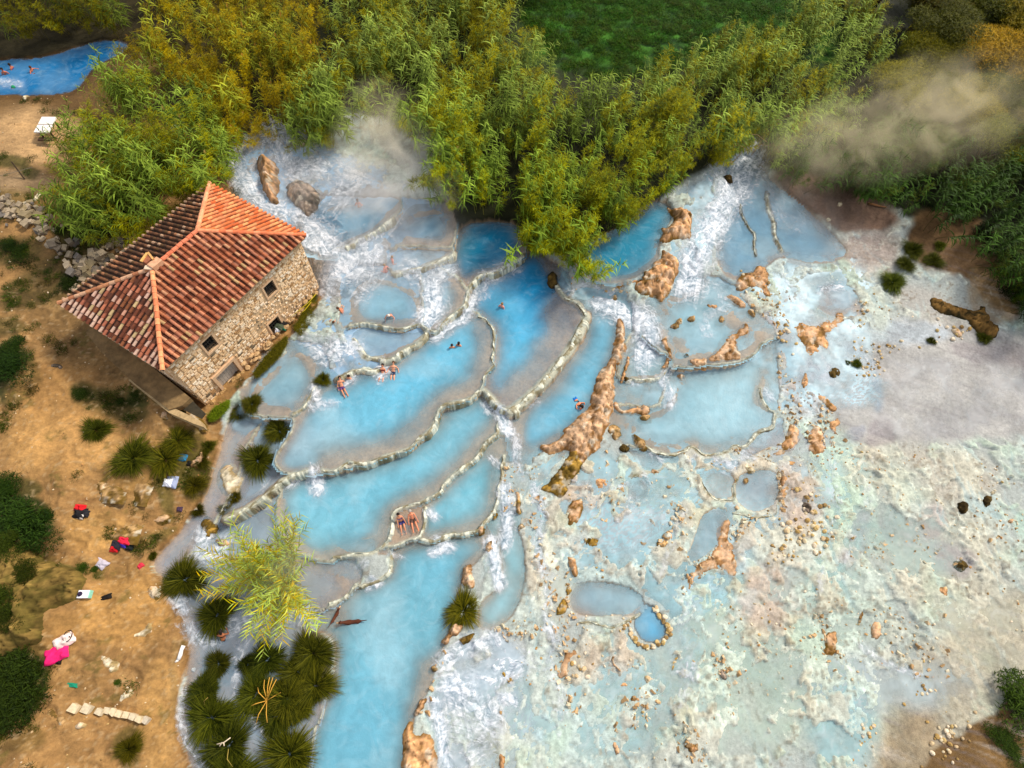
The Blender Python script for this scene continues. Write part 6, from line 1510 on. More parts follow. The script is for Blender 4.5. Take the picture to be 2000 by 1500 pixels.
# ---- old broken stone wall left of the house
RUB = simple_mat('rubble_stone', lin(190, 172, 146), 0.95, 0.25, 4, 0.6, use_attr=True)
rw = empty('ruined_wall', ground(110, 480)); tag(rw, 'tumbledown grey stone wall running down to the back corner of the roof', 'wall')
R = random.Random(77)
line = chaikin([(0,400),(60,420),(110,470),(160,530),(215,560)], 2, False); line2 = chaikin([(150,545),(190,510),(240,470)], 1, False)
cnt = 0
def rub_stone(parent, q, r, cl, rot=None):
    s = MB(); s.box((0, 0, 0), (r * 2 * R.uniform(.8, 1.3), r * 2 * R.uniform(.6, 1), r * R.uniform(.8, 1.3)), Euler((R.uniform(-.3, .3), R.uniform(-.3, .3), R.uniform(0, 3))).to_matrix(), cl, 0.22)
    o = s.build('stone', RUB, parent); o.location = q - parent.location; return o
for k in range(270):
    P = line if R.random() < 0.75 else line2
    i = R.randrange(len(P) - 1); t = R.random(); a = P[i] * (1 - t) + P[i + 1] * t
    wd = 20
    g = ground(a[0] + R.gauss(0, wd) * 0.7, a[1] + R.gauss(0, wd) * 0.6)
    g.z += R.uniform(0.0, 0.45) * (1 if k % 2 else 0.4)
    rub_stone(rw, g, R.uniform(0.08, 0.30), lin(*R.choice([(150,134,110),(174,156,130),(124,110,92),(138,122,92),(112,104,96)])))
# row of pale blocks low on the bank
blk = [(150,1383),(172,1384),(196,1390),(208,1388),(221,1391),(232,1394),(246,1397),(259,1400),(272,1404),(284,1407)]
for k, (a, b) in enumerate(blk):
    g = ground(a, b); s = MB(); sz = 0.22 if k > 1 else 0.3
    s.box((0, 0, 0), (sz * 1.5, sz * 1.3, 0.3), Euler((0, 0, -0.25 + R.uniform(-.2, .2))).to_matrix(), lin(*R.choice([(206,190,160),(190,178,158),(216,196,160)])), 0.15)
    o = s.build('stone_block', RUB); o.location = g + Vector((0, 0, 0.12)); 
    tag(o, 'pale squared stone block set in the short row on the bank' if 1 < k < 9 else ['upper left boulder leading into the row of blocks', 'wide flat stone at the start of the row of blocks', '', '', '', '', '', '', '', 'last small block at the stream end of the row'][k], 'stone', 'row of stone blocks on the bank')
# ================================================================== rocks
ROCKM = tint_mat('travertine_rock', 0.9, 0.28, 3.5, 0.9, 0.12, 9.0)
def rock(P, h, label, pal='orange', res=0.07, cat='rock', group=None, z0=None, name='travertine_rock', sharp=1.0, parent=None, flat=1.0):
    P = chaikin(P, 1); c_ = P.mean(0)
    g = surf(c_[0], c_[1])
    zl = g.z if z0 is None else z0
    W = atv(P, zl); lo = W.min(0) - 0.15; hi = W.max(0) + 0.15
    ext = (hi - lo); res = max(0.045, min(0.1, ext.max() / 22)) if ext.max() < 2.2 else 0.09
    X, Y = np.meshgrid(np.arange(lo[0], hi[0] + res, res), np.arange(lo[1], hi[1] + res, res)); X = X.ravel(); Y = Y.ravel()
    wx_ = X + 0.34 * (fbm(X * 2.6, Y * 2.6, 4, 1) - 0.5); wy_ = Y + 0.34 * (fbm(X * 2.6 + 5, Y * 2.6, 4, 2) - 0.5)
    h = h * 0.8 * flat
    d = sdist(wx_, wy_, [tuple(q) for q in W])
    half = max(0.12, min(0.9, d.max()))
    t = np.clip(d / half, -1, 1)
    prof = np.where(t > 0, 1 - (1 - t) ** 1.6, t * 3.2)
    n = fbm(X * 1.3 + c_[0], Y * 1.3, 4, 3) - 0.5; n2 = ridged(X * 2.2, Y * 2.2, 3, 5) - 0.4
    loc_z = np.full(X.shape, zl)
    if ext.max() > 2.5:
        gz = tz(X, Y); px, py = proj(X, Y, gz); wl_ = sample(WLV, px, py); iw = sample(isw.astype(float), px, py)
        base = np.where(iw > 0.5, np.maximum(gz, wl_), gz)
        loc_z = base
        # smooth the base level
        loc_z = np.clip(loc_z, zl - 1.0, zl + 1.4)
    z = loc_z + h * prof * (0.78 + 0.75 * n) + (t > 0) * 0.16 * min(1, h * 1.6) * n2 * np.clip(t * 3, 0, 1)
    z = z + (t > 0.05) * (0.10 * (ridged(X * 4.1 + 3, Y * 4.1, 3, 2) - 0.45) + 0.05 * (vnoise(X * 11, Y * 11, 6) - 0.5)) * min(1.0, 0.4 + h)
    fs = 1.5 if ext.max() > 2 else 3.2
    w1, w2, wc_ = worley((X * 0.8 + Y * 0.6) * fs * 1.6 + 1.6 * n * fs, (Y * 0.8 - X * 0.6) * fs * 0.7 + c_[0] + n2, 1); v1, v2, vc_ = worley(X * fs * 2.4 + n2, Y * fs * 2.4, 3)
    crk = sstep(0.16, 0.0, w2 - w1); crk2 = sstep(0.14, 0.0, v2 - v1)
    tt = np.clip(t * 2.5, 0, 1)
    z = z + tt * min(1.0, 0.35 + h) * (0.14 * (wc_ - 0.5) + 0.05 * (vc_ - 0.5) - 0.12 * crk - 0.04 * crk2)
    z = np.where(t <= 0, loc_z + h * prof * 0.5 - 0.05, z)
    tops = {'orange': (200, 154, 112), 'pink': (204, 166, 132), 'tan': (178, 144, 100), 'dark': (96, 76, 36), 'mustard': (172, 134, 60), 'grey': (150, 132, 116), 'pale': (212, 198, 168), 'earth': (118, 88, 44), 'over': (128, 104, 54)}[pal]
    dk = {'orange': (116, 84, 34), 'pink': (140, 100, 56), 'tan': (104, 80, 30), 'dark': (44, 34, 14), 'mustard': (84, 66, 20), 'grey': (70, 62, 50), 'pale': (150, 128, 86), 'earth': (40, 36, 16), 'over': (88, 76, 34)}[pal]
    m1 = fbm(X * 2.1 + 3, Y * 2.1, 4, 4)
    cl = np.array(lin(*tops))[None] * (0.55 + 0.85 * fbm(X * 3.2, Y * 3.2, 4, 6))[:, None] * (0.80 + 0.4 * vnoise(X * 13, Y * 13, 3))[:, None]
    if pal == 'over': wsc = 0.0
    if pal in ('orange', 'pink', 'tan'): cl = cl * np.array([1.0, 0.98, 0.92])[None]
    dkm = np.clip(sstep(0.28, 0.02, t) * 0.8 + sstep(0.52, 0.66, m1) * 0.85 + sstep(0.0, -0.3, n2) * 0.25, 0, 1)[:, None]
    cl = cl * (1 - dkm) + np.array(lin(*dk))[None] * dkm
    wh_ = (sstep(0.60, 0.70, fbm(X * 2.7 + 31, Y * 2.7, 4, 7)) * (0.5 if pal not in ('over', 'earth', 'dark') else 0.0))[:, None]; cl = cl * (1 - wh_) + np.array(lin(214, 206, 186))[None] * wh_
    cl = cl * (0.78 + 0.44 * wc_)[:, None] * (0.85 + 0.3 * vc_)[:, None] * (1 - 0.45 * crk * (t > 0.1))[:, None]
    pl = (sstep(0.62, 0.74, fbm(X * 1.1 + 11, Y * 1.1, 3, 2)) * (t > 0.2))[:, None] * (0.6 if pal not in ('over', 'earth', 'dark') else 0.0)
    cl = cl * (1 - pl) + np.array(lin(224, 186, 150))[None] * pl
    nxg = len(np.arange(lo[0], hi[0] + res, res)); nyg = len(X) // nxg
    m = (t > -0.9).reshape(nyg, nxg); id_ = np.arange(len(X)).reshape(nyg, nxg)
    cell = m[:-1, :-1] & m[1:, :-1] & m[:-1, 1:] & m[1:, 1:]
    Fq = np.stack([id_[:-1, :-1][cell], id_[:-1, 1:][cell], id_[1:, 1:][cell], id_[1:, :-1][cell]], 1)
    if not len(Fq): return None
    us = np.unique(Fq); rem = np.full(len(X), -1); rem[us] = np.arange(len(us)); cc_ = W.mean(0)
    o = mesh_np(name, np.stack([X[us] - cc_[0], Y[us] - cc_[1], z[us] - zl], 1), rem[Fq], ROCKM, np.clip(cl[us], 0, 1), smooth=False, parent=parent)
    o.location = (cc_[0], cc_[1], zl); o['tint'] = [1.0, 1.0, 1.0]
    if label: tag(o, label, cat, group)
    return o
def cx(pts, s, ox, oy): return [(a / s + ox, b / s + oy) for a, b in pts]
Cc_ = lambda *p: cx(p, 3.75, 1000, 600); Bb_ = lambda *p: cx(p, 3.75, 900, 350); Ee_ = lambda *p: cx(p, 3.75, 450, 250); Dd_ = lambda *p: cx(p, 3.75, 1300, 250); Jj_ = lambda *p: cx(p, 3.75, 1500, 350); Ii_ = lambda *p: cx(p, 3.3333, 1400, 650); Gg_ = lambda *p: cx(p, 3.75, 700, 950); Kk_ = lambda *p: cx(p, 3.75, 1100, 900); Hh_ = lambda *p: cx(p, 4.0, 700, 1150); Mm_ = lambda *p: cx(p, 3.3333, 0, 1050); Ll_ = lambda *p: cx(p, 3.75, 0, 700); Nn_ = lambda *p: cx(p, 4.0, 1050, 1150)
rock(Cc_((770,80),(805,88),(832,130),(835,200),(815,260),(835,300),(828,330),(800,350),(792,410),(770,450),(752,500),(748,560),(752,620),(748,700),(742,760),(718,810),(722,850),(682,890),(668,950),(650,1020),(620,1070),(582,1072),(556,1110),(520,1150),(490,1170),(470,1150),(450,1130),(430,1100),(440,1060),(380,1050),(320,1080),(270,1085),(205,1040),(210,1015),(290,1000),(370,950),(385,890),(430,850),(480,800),(540,770),(570,720),(580,640),(605,590),(605,540),(640,480),(680,440),(720,370),(730,320),(760,220),(768,150)), 0.95, 'long orange travertine ridge between the blue strip pool and the right hand pools', 'pink', z0=0.35)
rock(Cc_((440,1040),(490,1020),(520,1060),(510,1120),(520,1160),(490,1210),(430,1290),(385,1375),(340,1405),(290,1375),(240,1350),(195,1332),(230,1300),(290,1270),(330,1200),(380,1140)), 0.6, 'mossy mustard fork at the lower end of the long travertine ridge', 'mustard', z0=0.25)
rock(Cc_((735,700),(770,690),(790,735),(820,757),(900,730),(960,715),(1008,728),(1022,765),(985,790),(900,777),(820,787),(765,765)), 0.45, 'crooked rock arm reaching right from the long ridge', 'orange')
rock(Cc_((938,785),(980,778),(1030,800),(1005,835),(950,828)), 0.3, 'oval rock tucked under the crooked rock arm', 'tan')
rock(Cc_((690,870),(740,860),(790,880),(805,920),(790,965),(750,975),(718,950),(700,910)), 0.5, 'round knob of rock on the right flank of the long ridge', 'tan')
rock(Cc_((878,940),(905,928),(950,960),(992,990),(990,1030),(950,1047),(900,1000)), 0.45, 'loaf shaped rock lying at the edge of the right pool', 'tan')
rock(Cc_((788,1020),(812,1003),(850,1008),(862,1040),(830,1057),(795,1050)), 0.35, 'dark olive rock between the knob and the loaf shaped rock', 'dark')
rock(Cc_((1290,390),(1340,376),(1420,376),(1438,395),(1400,435),(1320,427)), 0.35, 'orange rock lump at the foot of the Y shaped rock', 'pink')
rock(Cc_((1440,370),(1500,335),(1555,275),(1575,215),(1640,180),(1690,150),(1718,112),(1745,150),(1715,205),(1650,225),(1640,290),(1682,350),(1672,392),(1600,386),(1540,392),(1455,402)), 0.4, 'smooth Y shaped pink rock in the milky water', 'pink')
rock(Cc_((1148,145),(1205,112),(1218,75),(1250,90),(1245,130),(1205,162),(1165,162)), 0.4, 'bean shaped brown rock in the blue water right of the rapids', 'tan')
rock(Cc_((1284,75),(1340,55),(1352,85),(1322,112),(1286,100)), 0.35, 'angular brown rock beside the bean shaped rock', 'tan')
rock(Cc_((1086,250),(1108,210),(1140,220),(1142,280),(1175,330),(1177,380),(1132,433),(1098,432),(1130,380),(1150,340),(1118,290)), 0.3, 'curved hook of rock below the rapids', 'orange')
rock(Cc_((1200,500),(1240,490),(1277,508),(1232,532)), 0.25, 'small pinkish rock at the head of the right pool', 'pink')
rock(Cc_((850,350),(872,380),(835,480),(812,560),(788,545),(820,460)), 0.3, 'thin rock rib parallel to the long ridge', 'orange')
rock(Cc_((818,510),(850,500),(858,535),(825,548)), 0.25, 'dark little rock at the tip of the thin rib', 'dark')
rock(Cc_((1260,345),(1285,338),(1295,355),(1270,362)), 0.15, 'tiny olive rock in the pool above the Y shaped rock', 'dark')
rock(Cc_((1505,80),(1535,65),(1560,90),(1540,115),(1510,110)), 0.25, 'rusty rock on the pale shelf above the Y shaped rock', 'tan')
rock(Cc_((1730,25),(1770,10),(1787,50),(1770,75),(1740,60)), 0.3, 'egg shaped tan rock at the rim of the grey pool', 'tan')
rock(Bb_((1508,200),(1560,230),(1680,250),(1692,300),(1692,460),(1640,442),(1560,440),(1495,484),(1448,440),(1482,400),(1458,350),(1525,350),(1560,300),(1525,240)), 1.0, 'tall orange boulder between the teal pool and the right waterfall', 'orange', z0=1.75)
rock(Bb_((1455,553),(1510,565),(1585,598),(1602,660),(1562,780),(1500,862),(1470,890),(1430,850),(1380,850),(1280,830),(1275,762),(1340,712),(1400,650),(1468,590)), 1.2, 'big domed orange travertine boulder beside the right rapids', 'orange', z0=1.2)
rock(Bb_((1138,765),(1200,742),(1300,728),(1285,757),(1150,777)), 0.2, 'thin crusty arm of the big domed boulder', 'orange', z0=1.5)
rock(Bb_((1055,830),(1090,820),(1130,832),(1190,810),(1235,838),(1236,880),(1180,886),(1130,902),(1080,870)), 0.4, 'caterpillar shaped rock left of the big domed boulder', 'tan')
rock(Bb_((945,850),(985,858),(965,882)), 0.2, 'small reddish rock in the foam under the reeds', 'orange')
rock(Bb_((638,680),(700,668),(705,800),(640,806)), 0.5, 'dark square rock post at the edge of the bright blue pool', 'dark', z0=1.0)
rock(Ee_((200,290),(260,275),(330,280),(370,322),(362,390),(376,430),(352,500),(352,572),(290,552),(240,470),(228,390)), 1.7, 'tall orange boulder standing in the upper left waterfall', 'orange', z0=3.4)
rock(Ee_((415,500),(462,440),(530,430),(630,470),(672,530),(622,620),(562,665),(520,612),(438,560)), 1.1, 'grey brown boulder in the mist below the upper left waterfall', 'grey', z0=2.9)
rock(Ee_((395,420),(440,400),(520,410),(500,440),(440,460)), 0.5, 'black wet rock above the grey brown boulder', 'dark', z0=3.2)
rock(Ee_((500,110),(560,70),(575,100),(520,150)), 0.5, 'pale slab of rock at the lip of the upper waterfall', 'pale', z0=4.0)
rock(Dd_((500,1150),(542,1080),(620,1070),(680,1010),(740,1040),(762,1100),(740,1160),(782,1230),(740,1232),(680,1160),(600,1172),(540,1200)), 0.5, 'jagged orange rock crown above the grey pool', 'orange')
rock(Dd_((600,1330),(650,1335),(662,1370),(640,1392),(610,1362)), 0.35, 'brown lump of rock on the rim of the grey pool', 'tan')
rock(Dd_((435,345),(470,335),(495,370),(460,380)), 0.3, 'dark rock in the spray at the top of the right waterfall', 'dark', z0=2.0)
rock(Dd_((440,1230),(500,1220),(560,1260),(600,1300),(560,1320),(480,1270)), 0.3, 'broken orange rocks left of the grey pool', 'pink')
rock(Dd_((300,1290),(350,1285),(385,1310),(340,1325)), 0.2, 'flat rusty rock in the pale blue water', 'orange')
rock(Jj_((180,1090),(225,1038),(270,1070),(370,1068),(420,1030),(480,1040),(490,980),(552,990),(552,1060),(472,1110),(430,1150),(462,1200),(452,1250),(400,1242),(340,1300),(290,1290),(250,1222),(200,1150)), 0.3, 'flat spreading orange rock sheet on the mud flat', 'orange')
rock(Jj_((1160,890),(1220,883),(1330,920),(1470,965),(1540,958),(1572,925),(1592,990),(1640,1060),(1697,1088),(1690,1140),(1640,1182),(1560,1142),(1500,1100),(1470,1060),(1400,1012),(1280,1000),(1180,950)), 0.8, 'long dark brown earth mound on the mud flat at the right', 'earth', cat='mound', name='earth_mound')
rock(Jj_((440,1400),(478,1375),(522,1392),(528,1440),(490,1467),(450,1450)), 0.4, 'round black mossy rock alone on the grey mud', 'dark')
rock(Jj_((1320,1090),(1380,1080),(1440,1150),(1400,1165),(1340,1120)), 0.3, 'tan rock at the tail of the dark mound', 'tan')
rock(Jj_((495,175),(540,165),(552,190),(520,208)), 0.3, 'pale rounded stone on the brown steam bank', 'pale')
rock(Jj_((430,292),(460,288),(466,302),(440,312)), 0.2, 'small pale stone at the edge of the brown bank', 'pale')
for q, lb in (([(1625,515),(1655,500),(1665,520),(1650,532)], 'white rock with three lobes on the right bank, left lobe'), ([(1662,505),(1690,508),(1688,525),(1665,525)], 'white rock with three lobes on the right bank, right lobe'), ([(1648,528),(1672,526),(1670,550),(1650,548)], 'white rock with three lobes on the right bank, lower lobe')): rock(Jj_(*q), 0.25, lb, 'pale', cat='stone')
for q, h_, lb, pl in [([(565,260),(590,270),(600,330),(570,372),(545,320)],.3,'upright sliver of orange rock below the mossy black rock','orange'),([(645,400),(690,395),(742,450),(792,490),(750,522),(710,470),(650,432)],.3,'bent strip of orange crust on the grey mud','orange'),([(700,600),(800,540),(802,590),(770,630),(802,680),(750,642)],.3,'leaf shaped orange rock at the start of the crust','orange'),([(470,580),(552,650),(522,740),(440,800),(340,800),(420,740),(450,660)],.35,'ragged orange rock below the side basin','orange'),([(590,650),(650,590),(702,650),(722,770),(600,800)],.3,'crumbled pinkish rock patch beside the ragged orange rock','pink'),
    ([(1580,1090),(1640,1095),(1632,1170),(1580,1172)],.35,'left of the two dark mossy rocks on the pale crust','dark'),([(1738,1080),(1790,1050),(1792,1110),(1742,1142)],.35,'right of the two dark mossy rocks on the pale crust','dark'),([(555,1110),(600,1100),(625,1150),(600,1180),(560,1160)],.4,'grey boulder at the head of the gravel patch','grey'),([(1900,1205),(1940,1210),(1930,1250),(1905,1240)],.25,'reddish rock near the right edge of the crust','orange')]: rock(Ii_(*q), h_, lb, pl)
for q, h_, lb, pl in [([(780,580),(832,570),(852,740),(832,762),(758,722),(763,640)],.7,'slim pink boulder just above the spiky tussock','pink'),([(690,1000),(782,1008),(742,1070),(682,1112),(650,1157),(598,1142),(650,1090)],.6,'pink boulder just below the spiky tussock','pink'),([(718,1125),(780,1090),(862,1070),(842,1120),(790,1162)],.4,'olive rock where the foaming rapids begin','mustard'),([(950,390),(985,390),(1002,490),(918,472)],.5,'tan rock at the top of the small white chute','tan'),([(1150,35),(1187,40),(1202,210),(1170,202),(1148,110)],.5,'narrow dark brown rock fin by the chute','mustard'),([(1190,250),(1224,300),(1160,332)],.3,'small wedge rock below the dark fin','tan'),([(955,195),(1000,148),(1022,230),(990,262)],.4,'mossy rock on the rim of the small pool','mustard'),([(1560,118),(1642,88),(1632,200),(1560,277),(1538,262)],.35,'orange flake of rock on the pale crust','orange'),([(1668,350),(1772,370),(1742,452),(1638,432)],.3,'square olive rock slab on the crust','mustard'),([(1508,520),(1592,508),(1607,600),(1592,672),(1550,592)],.45,'bright orange fin of rock above the shallow pool','orange'),([(1480,830),(1510,818),(1542,900),(1460,967),(1438,902)],.45,'brown rock on the left bank of the shallow pool','mustard'),([(1510,1200),(1602,1178),(1602,1250),(1542,1300),(1542,1390),(1470,1417),(1448,1370),(1490,1300)],.45,'long orange rock heap below the shallow pool','orange'),([(528,1330),(570,1308),(592,1340),(560,1377)],.4,'brown rock on the lip of the lowest pool','tan'),([(1265,90),(1310,80),(1325,52),(1342,100),(1320,130)],.2,'arrow shaped orange chip on the crust','orange'),([(1500,640),(1535,640),(1530,680),(1500,670)],.25,'dark rock in the pale rapids','mustard'),([(1000,395),(1010,392),(1012,480),(1004,482)],.3,'thin stone rib by the tan rock','tan'),([(1510,740),(1555,730),(1560,790),(1530,800)],.3,'brown rock at the top left of the shallow pool','mustard'),([(870,290),(915,285),(912,335),(880,340)],.3,'rusty nub on the rim of the small pool','tan'),([(1030,1060),(1085,1100),(1110,1140),(1070,1130)],.25,'flat grey green rock in the rapids','grey')]: rock(Gg_(*q), h_, lb, pl)
rock(Hh_((462,880),(552,850),(502,950),(430,1012),(440,960)), 0.5, 'orange rock on the bank of the lowest pool', 'orange')
rock(Hh_((350,1100),(390,1030),(430,1060),(430,1130),(470,1150),(530,1095),(600,1200),(632,1400),(640,1600),(310,1600),(330,1400),(360,1250)), 0.7, 'large orange rock outcrop at the bottom edge beside the rapids', 'orange')
rock(Hh_((1080,650),(1150,630),(1160,690),(1110,700)), 0.25, 'olive rock in the middle of the rapids', 'mustard')
rock(Hh_((1155,700),(1200,680),(1218,710),(1180,742)), 0.25, 'brown pebble rock in the rapids', 'mustard')
rock(Hh_((1090,960),(1130,950),(1125,1005),(1095,1000)), 0.2, 'rusty stone below the rapids', 'tan')
rock(Hh_((1095,1300),(1130,1270),(1150,1400),(1100,1440)), 0.3, 'orange rock at the bottom edge of the crust', 'orange')
rock(Kk_((1210,400),(1247,450),(1212,540),(1242,640),(1292,790),(1262,852),(1190,800),(1120,780),(1020,832),(962,900),(902,992),(908,900),(960,800),(1060,700),(1150,620),(1148,510)), 0.28, 'long pink crust ridge beside the milky mirror pool', 'pink')
for q, h_, lb, pl in [([(740,430),(772,480),(807,570),(780,582),(733,520)],.2,'orange strip of crust in the centre right','orange'),([(640,60),(700,70),(690,110),(655,105)],.2,'small rusty rock below the pocket pool','orange'),([(1310,120),(1350,118),(1360,160),(1320,165)],.25,'tan cube of rock between two cream rimmed pools','tan'),([(545,570),(590,595),(630,605),(600,622),(550,600)],.2,'hooked rusty rock on the mint crust','orange'),([(690,595),(765,570),(770,620),(710,640)],.2,'curled tan rock on the mint crust','tan'),([(50,280),(135,290),(130,400),(60,460),(30,450)],.25,'orange stain rock left of the grey shelf','orange'),([(230,110),(320,130),(325,180),(280,215),(220,190)],.3,'cluster of rusty rocks under the ridge end','orange'),([(1590,60),(1640,110),(1635,175),(1600,180)],.3,'orange wall crumb at the right of the cloudy basin','orange'),([(1590,210),(1635,200),(1625,290),(1578,290)],.3,'second orange crumb at the right of the cloudy basin','orange'),([(1330,30),(1370,35),(1410,70),(1345,75)],.15,'faint crust rock above the cloudy basin','pale')]: rock(Kk_(*q), h_, lb, pl)
for q, h_, lb, pl in [([(830,680),(850,670),(890,690),(915,700),(880,735),(840,738)],.2,'white stone ringed with rust below the round blue pool','pale'),([(820,960),(850,950),(866,1000),(835,1040),(818,1010)],.2,'upper of two pale wedge stones','pale'),([(825,1050),(870,1040),(866,1110),(850,1122)],.2,'lower of two pale wedge stones','pale'),([(1070,500),(1105,495),(1100,560),(1060,640),(1025,650),(1050,560)],.25,'long mossy rock near the white trickle','mustard'),([(1190,555),(1215,540),(1232,565),(1212,590)],.2,'round olive stone by the white trickle','tan'),([(1415,630),(1450,625),(1480,680),(1450,715),(1410,680)],.25,'brown capped rock on the mint crust','grey'),([(215,870),(250,862),(280,890),(240,910)],.2,'golden ringed stone low on the crust','tan'),([(720,840),(800,840),(800,870),(740,885)],.2,'rusty crumbly rock low in the crust','orange'),([(625,735),(705,735),(700,765),(650,772)],.15,'orange flake beneath the ringed stone','orange'),([(560,530),(600,530),(595,580),(640,620),(660,640),(620,640),(580,580)],.2,'rusty crooked ridge by the small blue basin','pink'),([(1160,1220),(1250,1215),(1240,1280),(1180,1275)],.25,'orange rock group at the bottom of the crust','orange'),([(1360,980),(1390,985),(1385,1030),(1365,1020)],.2,'bright rust chip on the lower crust','orange'),([(585,1190),(625,1200),(640,1280),(610,1300),(595,1250)],.25,'pink and rust stones at the bottom edge','pink')]: rock(Nn_(*q), h_, lb, pl)
# lower right crust rocks (surveyed directly)
for q, h_, lb, pl in [([(1701,1215),(1720,1210),(1727,1235),(1712,1250),(1700,1248)],.25,'orange block on the lower right crust','orange'),([(1612,1235),(1638,1233),(1630,1275),(1612,1278)],.2,'dotted orange rock on the lower right crust','orange'),([(1830,1148),(1853,1143),(1852,1163),(1835,1168)],.2,'orange lump right of the lilac shallows','orange'),([(1862,1090),(1885,1095),(1890,1112),(1865,1118)],.3,'dark hole edged rock right of the lilac shallows','dark'),([(1675,1195),(1686,1190),(1682,1218),(1674,1216)],.2,'slim orange rock beside the orange block','orange')]: rock(q, h_, lb, pl)
# left bank outcrop and ledges
rock(Mm_((-60,0),(60,10),(150,50),(230,90),(280,150),(430,180),(510,230),(515,320),(440,420),(330,440),(285,520),(290,620),(240,700),(140,720),(60,790),(-60,840)), 1.5, 'overgrown tan rock outcrop at the left edge of the bank', 'over', cat='outcrop', name='rock_outcrop', z0=2.3)
rock(Ll_((925,850),(1040,845),(1095,900),(1090,970),(1060,1010),(1030,1080),(1010,1010),(940,960),(915,900)), 0.35, 'pale flat rock ledge below the big bank tussocks', 'tan', cat='ledge', name='rock_ledge', flat=0.5)
rock(Ll_((720,870),(800,920),(880,980),(885,1045),(800,1040),(735,1000),(715,940)), 0.35, 'slanting tan ledge in the middle of the bank', 'tan', cat='ledge', name='rock_ledge', flat=0.5)
rock(Ll_((770,1290),(800,1180),(900,1160),(1000,1200),(1010,1290),(900,1330),(800,1330)), 0.4, 'crumbly golden ledge above the red clothes', 'tan', cat='ledge', name='rock_ledge', flat=0.5)
rock(Mm_((780,640),(850,620),(940,600),(975,560),(960,610),(860,660),(820,700),(790,730)), 0.3, 'narrow pale ledge of rock in the lower bank', 'pale', cat='ledge', name='rock_ledge', flat=0.5)
rock(Mm_((640,780),(700,770),(750,810),(740,870),(690,880)), 0.3, 'whitish split rock in the lower bank', 'pale', cat='ledge', name='rock_ledge', flat=0.5)
rock(Mm_((790,1010),(850,980),(860,1020),(800,1070),(780,1060)), 0.25, 'small pale ledge above the thin olive tussock', 'pale', cat='ledge', name='rock_ledge', flat=0.5)
rock(Mm_((480,1215),(530,1205),(545,1235),(500,1260)), 0.25, 'pale stone below the row of blocks', 'pale', cat='stone')
rock(Mm_((300,1110),(350,1100),(360,1150),(430,1180),(440,1260),(400,1250),(370,1190),(310,1160)), 0.35, 'curved rock lip at the left end of the block row', 'tan', cat='ledge', name='rock_ledge', flat=0.5)
rock(Ll_((1340,350),(1400,370),(1480,470),(1490,520),(1440,500),(1350,440),(1310,380)), 0.5, 'tan rock shelf on the bank under the house corner', 'tan', cat='ledge', name='rock_ledge', flat=0.5)
rock(Ll_((1400,660),(1460,665),(1500,700),(1490,740),(1440,790),(1390,800),(1420,740),(1480,700)), 0.35, 'pinkish brick coloured rock beside the blue bag', 'pink', cat='stone')
rock(Ll_((1180,1210),(1100,1190),(1120,1150),(1200,1130),(1240,1160)), 0.3, 'rounded bank rocks above the stream bend', 'tan', cat='ledge', name='rock_ledge', flat=0.5)
rock(Ll_((375,40),(420,30),(470,60),(440,90),(390,70)), 0.3, 'grey stone with weeds on the upper bank', 'grey', cat='stone')
rock(Ll_((1175,390),(1225,395),(1225,450),(1180,450)), 0.25, 'square tan stone below the walkway', 'tan', cat='stone')
for q, lb in (([(135,1490),(235,1470),(232,1495),(150,1510)], 'long white stone slab near the wire fence'), ([(235,1470),(285,1410),(312,1420),(290,1450),(250,1485)], 'tilted white stone slab near the wire fence'), ([(165,700),(205,700),(200,740),(170,738)], 'cream cube of stone on the upper stream bank')): rock(cx(q, 3.75, 0, 0), 0.2, lb, 'pale', cat='stone')
rock([(280,1155),(300,1140),(308,1165),(290,1170)], 0.2, 'two brown stones beside the stream towel', 'tan', cat='stone')
rock([(480,1389),(492,1386),(500,1398),(488,1402)], 0.2, 'dark wet stone in the trickle between the islands', 'grey', cat='stone')
rock([(425,925),(445,905),(460,918),(470,938),(455,970),(440,960)], 0.25, 'pale broken slabs on the channel bank', 'pale', cat='stone')
rock([(395,1010),(410,1012),(425,1035),(405,1050),(390,1035)], 0.35, 'golden rock at the top of the left rapids', 'mustard')
rock([(415,1052),(440,1050),(455,1065),(430,1075)], 0.35, 'brown rock nose in the left rapids', 'mustard')
# pebbles ringing the round blue pool
R = random.Random(3)
def pebble_mesh(seed):
    q = random.Random(seed); s = MB(); s.ell((0, 0, 0), (0.5, 0.42, 0.32), None, 7, 5, (1, 1, 1), 0.16); return s.mesh('pebble', ROCKM)
PEB = [pebble_mesh(k) for k in range(5)]
def pebble(px, py, r, col, label, group, dz=0.3, cat='stone'):
    g = surf(px, py); o = bpy.data.objects.new('pebble', PEB[R.randrange(5)]); link(o); o.location = g + Vector((0, 0, r * dz)); o.scale = (r * 2, r * 2, r * 2)
    o.rotation_euler = (R.uniform(-.3, .3), R.uniform(-.3, .3), R.uniform(0, 6)); o['tint'] = list(lin(*col)); tag(o, label, cat, group)
ring = chaikin(Kk_((440,1220),(470,1200),(500,1290),(560,1345),(640,1372),(740,1320),(785,1250),(755,1190),(700,1120),(655,1075)), 1, False)
Q, t = resample(ring, 3.4)
PC = [(214,196,160),(196,168,112),(176,144,88),(226,208,180),(150,122,78),(206,180,140)]
for k, (a, b) in enumerate(Q): pebble(a + R.gauss(0, 2.5), b + R.gauss(0, 2.5), R.uniform(.07, .19), R.choice(PC), 'pale or golden pebble in the ring around the round blue pool', 'pebbles ringing the round blue pool')
def clusterp(cxp, cyp, rx, ry, n, r0, r1, label, group):
    for k in range(n): pebble(cxp + R.gauss(0, rx), cyp + R.gauss(0, ry), R.uniform(r0, r1), R.choice(PC), label, group)
